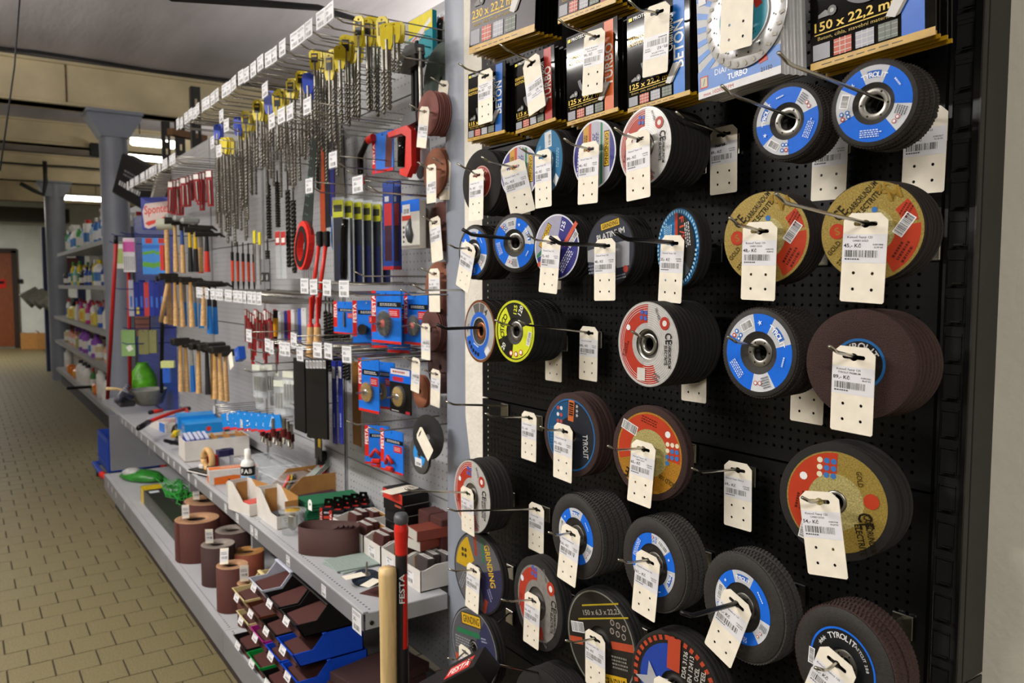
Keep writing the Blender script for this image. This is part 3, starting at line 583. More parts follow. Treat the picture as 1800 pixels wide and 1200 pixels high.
def make_disc(kind, r, M, label, cat='grinding disc', group=None, rot=0):
    t = thing({'flap': 'flap_disc', 'cut': 'cutting_disc', 'hub': 'grinding_disc'}[kind[0]], label, cat, M, group); k, body, face, th = kind[0], kind[1], kind[2], kind[3]
    if k == 'flap':
        b = MB(); ringbody(b, .46 * r, .955 * r, -.003, 0, 'backing'); b.build('backing_plate', t)
        c = MB(); c.lathe([(.47 * r, .0001), (.40 * r, -.0016), (.33 * r, -.004), (.0118, -.0044), (.0118, -.009), (.34 * r, -.009)], 44, 'backing'); c.build('hub_cone', t)
        f = flaps_mb(r, th - .001, body); f.build('flaps', t, kind='stuff')
        h = MB(); h.lathe([(.0113, -.0075), (.0113, -.0036), (.0118, -.0032), (.0198, -.0032), (.0202, -.0036), (.0202, -.006)], 32, 'steel' if 'copper' not in kind else 'copper'); 
        for i in range(6): a = 2 * PI * i / 6; h.add([(x, y, -.0031) for x, y in circ(.0160 * math.cos(a), .0160 * math.sin(a), .0014, 8)], [tuple(range(8))], BLACK)
        h.build('centre_ring', t)
    else:
        b = MB(); ringbody(b, .0112 if k == 'cut' else .36 * r, r, -th + .0002, 0, body); b.build('abrasive_body', t)
        if k == 'hub':
            h = MB(); h.lathe([(.40 * r, .0004), (.34 * r, -.0035), (.2 * r + .004, -.0045), (.0185, -.0045), (.017, -.0025), (.0113, -.0025), (.0113, -.009)], 48, kind[4] if len(kind) > 4 else 'steel')
            if len(kind) <= 4:
                for i in range(6): a = 2 * PI * i / 6 + .3; h.add([(x, y, -.0042) for x, y in circ(.0215 * math.cos(a), .0215 * math.sin(a), .0012, 8)], [tuple(range(8))], BLACK)
            h.build('hub', t)
        elif face not in (P_brown,):
            h = MB(); h.lathe([(.0112, .0006), (.0145, .0006), (.0148, 0)], 28, 'steel'); h.build('bore_ring', t)
    p = Print(z=.0003 if k != 'cut' else .0002); p.rot = rot; face(p, r * 1000); p.build('label_print', t, label='printed paper label on the disc')
    return t
KIND = {
 'tyr': ('flap', 'flap', P_tyrolit, .0115), 'tyr_ring': ('flap', 'flap_grey', P_ring, .0125), 'tyr_black': ('flap', 'flap_brown', P_fastcut, .0125),
 'yellow': ('flap', mat('flap_black', '#161616', .75, noise=600, var=.25, bump=.5, bscale=900), P_yellow, .013), 'copper': ('flap', 'flap', P_copper, .0115, 'copper'),
 'gold': ('cut', mat('brown_rim', '#241a16', .85, noise=900, var=.3, bump=.5, bscale=1500), P_gold, .0068), 'goldbig': ('cut', 'abrasive', P_goldbig, .0078), 'gold2': ('cut', 'brown_grit', P_gold2, .008),
 'brown': ('cut', 'brown_grit', P_brown, .0075), 'silver': ('hub', 'abrasive', P_silver, .0085), 'silverdim': ('hub', 'abrasive', lambda p, r: P_silver(p, r, .82, True), .0075, mat('hub_dull', '#57524e', .55, .4)),
 'purple': ('cut', 'abrasive', lambda p, r: P_purple(p, r), .006), 'purple2': ('cut', 'abrasive', P_purple2, .006), 'plat': ('cut', 'abrasive', P_platinum, .0066), 'blue': ('cut', 'abrasive', P_blue, .006),
 'f1s': ('cut', 'abrasive', P_f1s, .008), 'blackred': ('cut', 'abrasive', P_blackred, .0066), 'dblue': ('hub', 'brown_grit', P_dblue, .0085, mat('hub_brown', '#3c2c24', .6)), 
 'grind': ('cut', 'abrasive', P_grind, .008), 'grindpurple': ('cut', 'abrasive', P_dimgrind, .008), 'dgrind': ('hub', 'abrasive', P_dgrind, .0085, mat('hub_dark', '#1e1b19', .6)), 'steel': ('hub', 'abrasive', P_steel, .0085, 'hub_dark'),
}
# (kind, disc centre px, vertical diameter px, X of face, copies behind, tip px, wire, tag slot px or None, tag roll, price, yaw, pitch, print rotation, words, back tag?)
DISCS = [
 ('blackred', (846, 320), 114, .935, 9, (804, 287), 'chrome', (838, 308), 0, '75,- Kč', 4, 0, 0, 'dark grey disc with a red centre beside the pier', 0),
 ('purple', (913, 303), 96, .95, 3, (846, 275), 'chrome', (902, 291), 14, '55,- Kč', 10, 0, 60, 'small purple disc under the most tilted tag', 0),
 ('blue', (963, 284), 112, .94, 6, (914, 259), 'chrome', (962, 282), 0, '42,- Kč', -10, 0, 0, 'teal blue disc with a grey sticker', 0),
 ('purple', (1044, 272), 122, .945, 5, (991, 243), 'chrome', (1043, 268), 0, '40,- Kč', -2, 0, 10, 'purple disc below the orange striped package', 0),
 ('silver', (1133, 257), 138, .925, 9, (1080, 224), 'chrome', (1121, 245), 3, '84,- Kč', -3, 0, -6, 'silver and pink disc on the upper thick pile', 0),
 ('tyr', (1383, 213), 138, .93, 3, (1268, 150), 'chrome', None, 0, '', 8, 0, 70, 'blue flap disc hanging below the silver package', 1),
 ('tyr', (1535, 182), 156, .91, 3, (1368, 92), 'chrome', None, 0, '', 9, 0, 0, 'blue flap disc at the top right', 1),
 ('tyr', (832, 443), 96, .95, 5, (787, 428), 'chrome', (829, 438), -20, '78,- Kč', 3, 0, 0, 'blue flap disc overlapping the plaster pier', 0),
 ('tyr', (904, 427), 104, .93, 2, (813, 403), 'black_wire', None, 0, '', 16, 4, -70, 'tilted blue flap disc on a thick black hook', 1),
 ('purple2', (978, 434), 116, .94, 6, (927, 412), 'chrome', (971, 430), -4, '72,- Kč', 5, 0, 0, 'purple disc with a red stripe', 0),
 ('plat', (1072, 440), 126, .95, 6, (967, 417), 'black_wire', (1064, 437), 0, '48,- Kč', 0, 0, 0, 'dark slate disc with pale lettering', 0),
 ('f1s', (1191, 436), 142, .965, 2, (1082, 408), 'black_wire', (1186, 431), -4, '35,- Kč', -15, 0, 0, 'blue disc with a dashed pale rim', 0),
 ('gold', (1345, 418), 163, .93, 5, (1282, 382), 'chrome', (1338, 411), -3, '48,- Kč', 10, 0, 0, 'gold and red disc, left of the pair', 0),
 ('gold', (1531, 406), 176, .92, 5, (1363, 340), 'chrome', (1523, 404), -3, '45,- Kč', 13, 0, 0, 'gold and red disc, right of the pair', 0),
 ('copper', (843, 582), 110, .95, 4, (768, 570), 'black_wire', None, 0, '', -3, 0, 0, 'copper rimmed flap disc', 0),
 ('yellow', (905, 582), 112, .93, 5, (870, 562), 'chrome', None, 0, '', 4, 0, 0, 'yellow ringed flap disc', 1),
 ('silver', (1138, 605), 152, .92, 10, (1115, 582), 'chrome', None, 0, '', 0, 0, -6, 'silver and red disc with a bright hub', 1),
 ('tyr', (1333, 620), 162, .915, 5, (1279, 591), 'chrome', None, 0, '', 1, 0, -50, 'blue flap disc left of the brown disc', 1),
 ('brown', (1510, 640), 194, .92, 7, (1457, 608), 'chrome', (1502, 629), -3, '89,- Kč', 9, 0, 0, 'plain brown disc with a blue ring', 0),
 ('dblue', (1003, 764), 148, .95, 4, (949, 749), 'chrome', (990, 756), -3, '92,- Kč', 2, 0, 0, 'dark disc with an orange patch', 0),
 ('gold2', (1140, 796), 168, .955, 1, (1068, 783), 'chrome', (1131, 790), -3, '65,- Kč', 6, 0, 0, 'ochre disc with a red upper half', 0),
 ('goldbig', (1468, 882), 208, .935, 4, (1410, 874), 'chrome', (1440, 876), 10, '54,- Kč', 10, 0, 0, 'large black rimmed gold disc', 0),
 ('silver', (829, 872), 130, .945, 6, (712, 858), 'chrome', (821, 862), -2, '75,- Kč', -2, 0, -6, 'silver and red disc beside the grey column', 0),
 ('tyr_ring', (1012, 942), 150, .93, 5, (964, 935), 'chrome', (1007, 937), -4, '126,- Kč', -2, 0, 0, 'left one of three ribbed blue flap discs', 0),
 ('tyr_ring', (1148, 992), 168, .93, 3, (1087, 983), 'chrome', (1142, 988), -4, '161,- Kč', -3, 0, -110, 'middle one of three ribbed blue flap discs', 0),
 ('tyr_ring', (1304, 1067), 196, .925, 2, (1198, 1076), 'black_wire', (1303, 1059), -20, '131,- Kč', -5, 0, 0, 'right one of three ribbed blue flap discs', 0),
 ('tyr_black', (1480, 1170), 212, .915, 3, (1433, 1173), 'chrome', (1476, 1166), -18, '135,- Kč', -5, 0, 0, 'black flap disc with a thin blue ring', 0),
 ('grindpurple', (840, 1007), 146, .965, 1, (789, 1000), 'chrome', (836, 1001), -2, '46,- Kč', 4, 0, 0, 'dim purple disc beside the column', 0),
 ('silverdim', (944, 1060), 162, .96, 3, (881, 1053), 'chrome', (940, 1054), -2, '54,- Kč', -5, 0, -6, 'dull silver and orange disc', 0),
 ('dgrind', (1055, 1128), 186, .95, 2, (994, 1125), 'chrome', (1046, 1124), -2, '94,- Kč', 0, 0, 0, 'black disc with two yellow lines', 0),
 ('steel', (1185, 1208), 196, .94, 3, (1120, 1225), 'chrome', (1172, 1196), -2, '59,- Kč', 6, 0, 0, 'black disc with a blue star panel', 0),
 ('grind', (833, 1138), 142, .955, 2, (786, 1156), 'chrome', (818, 1155), -2, '38,- Kč', 3, 0, 0, 'grey disc behind the red and blue box', 0),
 ('blackred', (955, 1262), 170, .95, 8, (900, 1262), 'chrome', None, 0, '', 2, 0, 0, 'front disc of the pile at the bottom edge', 0),
]
for row in DISCS:
    kd, c, dv, X, n, tp, wire, ts, troll, price, yaw, pitch, rot, words, back = row
    kind = KIND[kd]; p = PX(c[0], c[1], X); r = dv * depth(p) / FPX / 2; X = p.x
    cat = 'flap disc' if kind[0] == 'flap' else 'grinding disc'
    grp = 'discs hung behind the ' + words
    d0 = make_disc(kind, r, HM(p, 0, yaw, pitch), words, cat, rot=rot)
    for q in range(1, n + 1):
        th = kind[3]; jx = random.uniform(-1, 1)
        pp = p + Vector(((th + .0004) * q / math.cos(R(yaw)), .0008 * jx, random.uniform(-.0014, .001)))
        clone(d0, HM(pp, random.uniform(0, 360), yaw, pitch), ORD[q - 1] + ' disc hung behind the ' + words, grp, skip=('label_print', 'hub', 'bore_ring', 'centre_ring'))
    zd = p.z + .0085; tip = PY(tp[0], tp[1], p.y); tip.x = min(tip.x, X - .035)
    zf = hook(p.y, zd, X, tip, wire, ('black' if wire == 'black_wire' else 'bright') + ' hook carrying the ' + words, .0036 if wire == 'black_wire' else .0022)
    if ts:
        s = PY(ts[0], ts[1], p.y); s.x = min(max(s.x, tip.x + .03), X - .012); s.z = zf(s.x) - .0012
        price_tag(s, troll + random.uniform(-1.5, 1.5), price, 'price tag before the ' + words, yaw=yaw * .3 + (26 if kd == 'purple' and c[0] < 950 else 0), pitch=random.uniform(-3, 3), name='Kotouč řezný 125' if kind[0] != 'flap' else 'Kotouč lamelový 125', name2='TYROLIT PREMIUM' if kd == 'brown' else ('CARBO GOLD' if kd.startswith('gold') else ''), blank=False)
    if back: price_tag(Vector((BX - .03, p.y, zf(BX - .03) - .002)), random.uniform(-1, 1), '59,- Kč', 'tag half hidden behind the ' + words, pitch=0)
# hooks that carry nothing but a tag, near the board
for tp, sl, price, nm, words, X in (((1188, 196), (1272, 236), '89,- Kč', 'Kotouč čisticí', 'left of the upper blue flap discs', 1.035), ((911, 563), (1035, 585), '180,- Kč', 'Kotouč hrubovací', 'right of the yellow flap disc', 1.035),
                            ((853, 726), (930, 734), '75,- Kč', 'Kotouč lamelový', 'below the yellow flap disc', 1.03), ((1216, 822), (1297, 826), '69,- Kč', 'Kotouč řezný 150x1,6', 'left of the large gold disc', 1.03), ((786, 893), (943, 895), '68,- Kč', 'Kotouč brusný', 'left of the ribbed flap discs', 1.03)):
    s = PX(sl[0], sl[1], X); tip = PY(tp[0], tp[1], s.y); hook(s.y, s.z + .001, X, tip, 'chrome', 'hook with only a tag ' + words, .0021)
    t = price_tag(s, 1 if sl[0] > 1200 else -1, price, 'price tag alone on its hook ' + words, name=nm)
    if sl[0] == 1272: pr = Print(z=.0012); pr.txt('Nerez', -6, -16, 5.5, '#1a1a1c', 4, w=20); pr.build('handwriting', t, label='handwritten word in black pen')
s = PX(852, 712, 1.0); hook(s.y, s.z, 1.0, PY(784, 705, s.y), 'chrome', 'empty bright wire hook in front of the plaster pier', .0026)
# ------------------------------------------------------------------ packaged diamond blades: folded cards on hooks
def card_face(p, w, h, col, word, size, top=True):
    hw, hh = w / 2, h / 2
    p.rect(hw - w * .16, 0, w * .17, h * .98, col) if col else None
    p.rect(0, -hh + h * .022, w, h * .044, 'card_yellow'); p.lines(0, -hh + h * .02, w * .8, h * .012, 1, '#3a2c08')
    p.txt(word, hw - w * .165, h * .02, w * .15, '#e9e7e2', 90, w=h * .46); p.txt('Champion', hw - w * .285, h * .16, w * .1, '#e9e7e2', 90, w=h * .36)
    p.txt(size, -w * .1, -h * .255, h * .055, '#d8b324', w=w * .72); p.rect(-w * .1, -h * .295, w * .72, h * .006, '#d8b324'); p.txt('Beton, cihla, stavební materiál.', -w * .12, -h * .322, h * .022, '#a88d20', w=w * .62, bold=False)
    for k, c in enumerate(('#8b8b92', '#b4482c', '#9a9ba8', '#5d645a')):
        x = -hw + w * (.1 + .185 * k); y = -h * .4; q = w * .15; p.rect(x, y, q, h * .095, c)
        if k: 
            for j in range(3): p.rect(x, y + h * .03 * (j - 1), q, h * .004, '#c9c4bc' if k < 3 else '#8f958a')
            for j in range(2): p.rect(x + q * (.3 * j - .15), y, h * .004, h * .1, '#c9c4bc' if k < 3 else '#39403a')
    p.rect(-hw + w * .07, h * .445, w * .06, h * .035, '#d8cf1c'); p.txt('PROTECO', -hw + w * .28, h * .445, h * .035, '#e9e7e2', w=w * .32); p.txt('DIAMANTOVÝ', -hw + w * .25, h * .25, h * .04, '#d8b324', w=w * .42); p.txt('KOTOUČ', -hw + w * .19, h * .195, h * .04, '#d8b324', w=w * .3)
    p.put([(-hw + w * .08, -h * .18), (-hw + w * .14, -h * .16), (-hw + w * .2, -h * .18), (-hw + w * .2, -h * .2), (-hw + w * .08, -h * .2)], [(0, 1, 2, 3, 4)], '#6a6a66'); p.dot(-hw + w * .2, -h * .175, w * .04, '#3a3a38'); p.dot(-hw + w * .2, -h * .175, w * .018, '#9a9a96')
    a = (hw - w * .36, -h * .32)                                   # picture of a cut blade segment
    p.poly([(a[0], a[1]), (a[0] + w * .07, a[1] - h * .02), (a[0] + w * .22, a[1] + h * .15), (a[0] + w * .12, a[1] + h * .17)], '#c2c0bd'); p.poly([(a[0] + w * .07, a[1] - h * .02), (a[0] + w * .11, a[1] - h * .01), (a[0] + w * .24, a[1] + h * .14), (a[0] + w * .22, a[1] + h * .15)], '#6a625a')
    p.ring(w * .2, w * .26, 190, 330, '#3f4146')
def carded(name, q, X, n, h_mm, col, word, size, words, hookp=None, tagpx=None, price='', troll=0, dep=.009, flip=False):
    lb, rb = PX(q[0][0], q[0][1], X), PX(q[1][0], q[1][1], X); w = (lb.y - rb.y); h = h_mm * w if h_mm else PX(q[2][0], q[2][1], X).z - (lb.z + rb.z) / 2
    c = (lb + rb) / 2; c.z += h / 2; r0 = math.degrees(math.atan2(rb.z - lb.z, w)); W, H2 = w * 1000, h * 1000
    t = thing('blade_package', words, 'package', HM(c, r0), None)
    b = MB(); b.box((0, 0, -.0012), (w, h, .0024), 'gloss_black').box((0, -h / 2 + .0022, -.0012), (w + .0006, .005, .0026), 'card_yellow'); b.build('card', t)
    wn = MB(); wn.lathe([(.0, -.0012), (w * .36, -.0012), (w * .37, -.002), (w * .36, -.0028)], 40, 'steel', Matrix.Translation((w * .02, h * .02, 0))); 
    p = Print(z=.0002); card_face(p, W, H2, col, word, size); p.build('card_print', t, label='printed front of the package')
    for k in range(1, n):
        pp = c + Vector((dep * k, -.0018 * k + random.uniform(-.002, .002), -.0014 * k + random.uniform(-.002, .001)))
        clone(t, HM(pp, r0 + random.uniform(-1, 1)), ORD[k - 1] + ' package behind the ' + words, 'packages behind the ' + words, skip=('card_print',))
    if hookp:
        s = PX(hookp[1][0], hookp[1][1], X - .012); tip = PY(hookp[0][0], hookp[0][1], s.y); tip.x = min(tip.x, X - .06)
        zf = hook(s.y, s.z + .001, X, tip, 'chrome', 'bright hook carrying the ' + words, .0021)
        if price is not None: price_tag(s, troll, price, 'price tag before the ' + words, name='Kotouč diamantový', name2='Proteco BETON', flip=flip, holes=0 if flip else 4)
    return t
carded('p', ((828, 94), (944, 53)), .93, 7, 1.3, None, '', '230 x 22,2 mm', 'large black package at the top left')
carded('p', ((983, 41), (1085, 3)), .95, 6, 1.3, '#8f2f22', 'TURBO', '180 x 22,2 mm', 'black package cut by the top edge')
carded('p', ((823, 249), (888, 233), (833, 128)), .93, 6, 0, '#1f5fae', 'BETON', '115 x 22,2 mm', 'narrow blue striped package beside the pier', ((806, 111), (853, 134)), 1, '89,- Kč', 0)
carded('p', ((905, 236), (975, 212), (912, 105)), .945, 6, 0, '#a8322a', 'TURBO', '115 x 22,2 mm', 'narrow black package with a red stripe', ((878, 77), (934, 112)), 1, '79,- Kč', 12, flip=True)
carded('p', ((996, 222), (1085, 195), (1004, 62)), .94, 5, 0, '#c9602c', 'TURBO', '125 x 22,2 mm', 'black package with an orange stripe', ((981, 33), (1045, 66)), 1, '99,- Kč', -3)
carded('p', ((1102, 199), (1211, 166), (1108, 25)), .935, 5, 0, '#1f6fc4', 'BETON', '125 x 22,2 mm', 'black package with a bright blue stripe', ((1105, 0), (1155, 22)), 1, '89,- Kč', -2, flip=True)
carded('p', ((1420, 127), (1638, 62)), .95, 4, 1.3, '#1f5fc0', 'BETON', '150 x 22,2 mm', 'wide black package at the top right')
def white_pack():
    X = .92; lb, rb = PX(1224, 178, X), PX(1368, 131, X); w = lb.y - rb.y; h = w * 1.34; c = (lb + rb) / 2; c.z += h / 2; r0 = math.degrees(math.atan2(rb.z - lb.z, w)); W, H2 = w * 1000, h * 1000
    t = thing('blade_package', 'silver and blue package with a large teal saw blade', 'package', HM(c, r0)); MB().box((0, 0, -.004), (w, h, .008), mat('pack_white', '#c9c9c9', .25, coat=.5)).build('card', t)
    p = Print(z=.0002); p.rect(0, 0, W, H2, '#a9a9ac'); bx, by = W * .12, -H2 * .02
    for k in range(13):
        def edge_pt(a):
            q = min((W / 2 * .99 * (1 if math.cos(a) > 0 else -1) - bx) / math.cos(a), (H2 / 2 * .99 * (1 if math.sin(a) > 0 else -1) - by) / math.sin(a)); return (bx + q * math.cos(a), by + q * math.sin(a))
        a = R(92.3 + 13.3 * k); p.poly([(bx, by), edge_pt(a), edge_pt(a + .1)], '#4a7fc8')
    p.z += .0002
    p.rect(-W * .42, H2 * .3, W * .1, H2 * .2, '#c9c9cb'); p.rect(0, -H2 * .37, W, H2 * .15, '#5b83c6', 0); p.rect(0, -H2 * .47, W, H2 * .055, '#cfcfd1'); p.txt('DIAMOND DISC', 0, -H2 * .335, H2 * .045, '#e6eaf2', w=W * .56, bold=False); p.txt('TURBO', 0, -H2 * .4, H2 * .042, '#f4f4f6', w=W * .24); p.txt('21150', W * .34, -H2 * .43, H2 * .03, '#1c1c20', w=W * .13)
    p.txt('max.10200 RPM', -W * .24, -H2 * .472, H2 * .028, '#b3362c', w=W * .38, bold=False); p.rect(-W * .42, -H2 * .38, W * .1, H2 * .09, '#b3362c'); p.rect(-W * .42, -H2 * .38, W * .08, H2 * .07, '#b9b49a'); p.txt('/', -W * .42, -H2 * .38, H2 * .05, '#55524a'); p.rect(W * .3, -H2 * .33, W * .1, H2 * .1, '#b3362c', 8)
    p.build('card_print', t)
    b = MB(); b.lathe([(.011, .004), (.011, .0052), (W * .00047, .0052), (W * .00048, .004)], 48, mat('blade_white', '#cfcfd0', .3, .3), Matrix.Translation((bx * .001, by * .001, 0))); bo = b.build('saw_blade', t, label='white and teal diamond blade')
    q = Print(z=.0054); q.rot = 0
    for i in range(28): a = R(i * 360 / 28); q.rect(bx + W * .44 * math.cos(a), by + W * .44 * math.sin(a), W * .05, W * .03, '#8f8878', math.degrees(a) + 28)
    for i in range(16): a = R(i * 22.5 + 8); q.dot(bx + W * .36 * math.cos(a), by + W * .36 * math.sin(a), W * .012, '#2c2c2c')
    vs = [(bx + x * W, by + y * W) for x, y in circ(0, 0, .3, 40)]; q.poly(vs, '#d4d4d6'); q.poly([(bx + x * W, by + y * W) for x, y in circ(0, 0, .285, 40)], '#3f93a8'); q.dot(bx, by, W * .075, '#c8c4b8', 20); q.dot(bx, by, W * .058, '#6a5a44', 20); q.rect(bx - W * .16, by - W * .13, W * .09, W * .09, '#b3362c', 8); q.lines(bx + W * .05, by - W * .17, W * .26, W * .1, 3, '#2a6272', 8); q.rect(bx + W * .17, by + W * .09, W * .08, W * .12, '#b3362c', 20); q.txt('150mm', bx - W * .36, by + W * .32, W * .05, '#a8463c', 6)
    q.build('blade_print', bo)
    for k in range(1, 4): clone(t, HM(c + Vector((.01 * k, -.004 * k, 0)), r0), ORD[k - 1] + ' package behind the silver and blue blade package', 'packages behind the silver and blue package', skip=('card_print', 'saw_blade'))
    s = PX(1296, 8, X - .02); hook(s.y, s.z + .05, X, PY(1250, -60, s.y), 'chrome', 'bright hook above the silver and blue package')
    price_tag(PX(1297, -38, X - .02) , -1, '', 'cream price tag hanging before the silver and blue package', blank=True)
white_pack()
# ------------------------------------------------------------------ goods hung on the grey board
PROTO = {}
def put(kind, M, label, group, make, cat):
    if kind not in PROTO:
        t = thing(kind.split('|')[0], label, cat, M, group); make(t); PROTO[kind] = t; return t
    t = clone(PROTO[kind], M, label, group); t['category'] = cat; return t
def wl(x, y, X): return PX(x, y, X)
def span(x, y0, y1, X): a, b = PX(x, y0, X), PX(x, y1, X); return a, a.z - b.z
def between(x0, x1, y0, y1, X):      # centre, width, height of an upright rectangle facing the aisle
    a, b = PX(x0, (y0 + y1) / 2, X), PX(x1, (y0 + y1) / 2, X); u, d = PX((x0 + x1) / 2, y0, X), PX((x0 + x1) / 2, y1, X)
    return Vector((X, (a.y + b.y) / 2, (u.z + d.z) / 2)), abs(a.y - b.y), u.z - d.z
# --- wire hooks with a ticket holder over the goods
HK = [0]
def peg_hook(p, L, label, group, ticket_on=True, k=0):
    def mk(t):
        m = MB(); m.tube([(0, 0, 0), (0, 0, L - .03), (0, .004, L - .022), (0, .014, L)], .0024, 'chrome', 5); m.build('wire', t)
        if ticket_on:
            m = MB(); m.tube([(0, .03, 0), (0, .03, L + .005)], .0018, 'chrome', 5); m.build('ticket_wire', t)
            o = bpy.data.objects.new('price_ticket', tkm[HK[0] % 4]); C.objects.link(o); o.parent = t; o.matrix_basis = Matrix.Translation((0, .018, L + .007)) @ Matrix.Diagonal((1.8, 1.3, 1, 1))
            m = MB(); m.box((0, .018, L + .0055), (.064, .05, .0015), 'clear'); m.build('ticket_holder', t)
    HK[0] += 1
    M = HM((p[0] + L, p[1], p[2]), random.uniform(-2, 2), random.uniform(-3, 3))
    return put('peg_hook|%.2f%d%d' % (L, ticket_on, HK[0] % 3), M, label, group, mk, 'hook')
n = 0
for i in range(25):
    y = 1.96 + i * .0715
    peg_hook((GX - .385, y, 2.118 + random.uniform(-.004, .004)), .385, ORD[i] + ' ticketed hook from the near end of the top row', 'hooks of the top row')
for i in range(16): peg_hook((GX - .38, 3.79 + i * .079, 1.99), .38, ORD[i] + ' ticketed hook from the near end of the second top row', 'hooks of the second top row')
for i, (x, y) in enumerate(((545, 198), (516, 207), (497, 215), (484, 222), (471, 168), (394, 212), (400, 230), (386, 275), (378, 258))): p = wl(x, y, .83); peg_hook(p, GX - .83, ORD[i] + ' ticketed hook from the column in the drill rows below the top', 'hooks of the drill rows')
for i, (x, y) in enumerate(((590, 292), (629, 337), (548, 337))): p = wl(x, y, .9); peg_hook(p, GX - .9, ('top', 'right', 'left')[i] + ' ticketed hook of the three over the saw blades', 'hooks over the saw blades')
for i in range(14): p = wl(350 + i * 8.5, 521 + i * 1., .86); peg_hook(p, GX - .86, ORD[i] + ' ticketed hook from the hammer end of the middle row', 'hooks of the middle row')
for i, (x, y) in enumerate(((537, 513), (556, 515), (579, 517), (605, 519))): p = wl(x, y, .86); peg_hook(p, GX - .86, ORD[i] + ' ticketed hook above the wooden handled files', 'hooks above the files')
for i, (x, y) in enumerate(((475, 616), (483, 620), (499, 622), (512, 624), (523, 608), (533, 632), (559, 625), (583, 628), (613, 634), (440, 598))): p = wl(x, y, .86); peg_hook(p, GX - .86, ORD[i] + ' ticketed hook in the lower row over the black bars', 'hooks of the lower row')
for i, (x, y, L) in enumerate(((695, 97, .24), (607, 308, .3), (646, 337, .3), (625, 485, .3), (725, 510, .26), (700, 518, .26), (600, 630, .3), (610, 748, .3), (650, 760, .28), (445, 640, .3), (440, 620, .3), (430, 655, .28), (480, 700, .2), (510, 715, .2))):
    p = wl(x, y, GX - L); peg_hook(p, L, 'plain wire hook, ' + ORD[i] + ' counting down the grey board', 'plain hooks on the grey board', False)
# --- drill bits
def twist(mb, r, y0, y1, turns, m, flat_=.55, n=8, k=None):
    k = k or max(8, int(turns * 7)); vs = []; fs = []
    for i in range(k + 1):
        y = y0 + (y1 - y0) * i / k; t = 2 * PI * turns * i / k; sc = 1 if i < k else .3
        for j in range(n): a = 2 * PI * j / n; q = r * sc * (1 if abs(math.cos(a)) > .6 else flat_); vs.append((q * math.cos(a + t), y, q * math.sin(a + t)))
    for i in range(k):
        for j in range(n): fs.append((i * n + j, i * n + (j + 1) % n, (i + 1) * n + (j + 1) % n, (i + 1) * n + j))
    mb.add(vs, fs, m, True); return mb
def mk_drill(col, L, r, card):
    def mk(t):
        if col:
            h = MB(); w = .011
            w = .0155
            out = [(-w * .55, .004), (w * .55, .004), (w, -.006), (w, -.02), (w * .9, -.05), (w * .6, -.064), (-w * .6, -.064), (-w * .9, -.05), (-w, -.02), (-w, -.006)]
            h.plate(out, [circ(0, -.004, .003, 8), circ(0, -.052, .0022, 6)], .005, col, z=.0025)
            h.build('hanger', t, label='%s plastic hanger' % ('blue' if col == '#2a45b8' else 'yellow'))
            if card: MB().box((0, -.024, .0034), (.018, .03, .0014), '#16140f').box((0, -.018, .0042), (.014, .006, .0004), '#c9a622').build('card', t)
            y = -.058
        else: y = 0
        s = MB(); s.cyl((0, y + .02 * bool(col), 0), (0, y - .06, 0), r * .85, 'bit_steel', 8); s.build('shank', t)
        b = MB(); twist(b, r, y - .058, -L, (L - abs(y) - .058) / .024, 'bit_steel', .4); b.build('fluted_bit', t)
    return mk
DR = {'y': '#d9c31f', 'b': '#2a45b8', 'n': None}
def drill(x, y0, y1, X, st, label, group):
    p, h = span(x, y0, y1, X); L = min((.16, .22, .3, .4, .52), key=lambda v: abs(v - h)); r = .0052 if L < .35 else .0062
    put('drill_bit|%s%.2f' % (st, L), HM(p, random.uniform(-1.2, 1.2), random.uniform(30, 62)) @ Matrix.Diagonal((1.1, h / L, 1.1, 1)), label, group, mk_drill(DR[st[0]], L, r, 'c' in st), 'drill bit')
CL = [  # x list, y top, y bottom, style, words
 ((631, 644, 651, 658, 665, 672), 33, 205, 'yc', 'in the biggest yellow cluster'), ((679, 684), 45, 200, 'y', 'just right of the biggest yellow cluster'), ((693, 701), 38, 128, 'y', 'of the plain yellow pair nearest the column'),
 ((607, 613, 619, 625, 630), 66, 222, 'yc', 'in the second yellow cluster from the column'), ((597,), 84, 224, 'y', 'hung alone and lower, left of the second cluster'), ((553, 558, 563, 568, 573, 579, 585, 590), 92, 258, 'yc', 'in the row of eight slim yellow hangers'),
 ((541, 546), 129, 246, 'b', 'with blue hangers beside the slim eight'), ((529, 535), 126, 250, 'yc', 'of the yellow pair left of the blue pair'), ((511, 518), 140, 262, 'yc', 'of the low yellow pair above the ticket row'), ((487, 493, 499, 504), 160, 262, 'yc', 'in the cluster behind the lone blue ticket'),
 ((472, 478), 164, 262, 'b', 'with blue hangers under the high lone ticket'), ((452, 458, 464, 470), 180, 300, 'yc', 'in the middle yellow cluster'), ((432, 437, 442, 447), 196, 352, 'yc', 'in the long yellow cluster left of the middle'), ((418, 423), 210, 362, 'b', 'with blue hangers and a long shaft'),
 ((424, 429), 212, 372, 'y', 'with slim yellow hangers and a long shaft'), ((393, 399, 405), 240, 382, 'y', 'in the last yellow cluster before the red packs'), ((382, 387), 218, 382, 'b', 'with blue hangers at the far end of the drills'),
]
for xs, y0, y1, st, words in CL:
    for i, x in enumerate(xs):
        drill(x, y0 + random.uniform(-3, 5), y1 + random.uniform(-12, 4), .90 + .03 * (i % 5) + random.uniform(0, .02), st, (ORD[i] + ' masonry drill bit ' if len(xs) > 1 else 'masonry drill bit ') + words, 'drill bits ' + words)
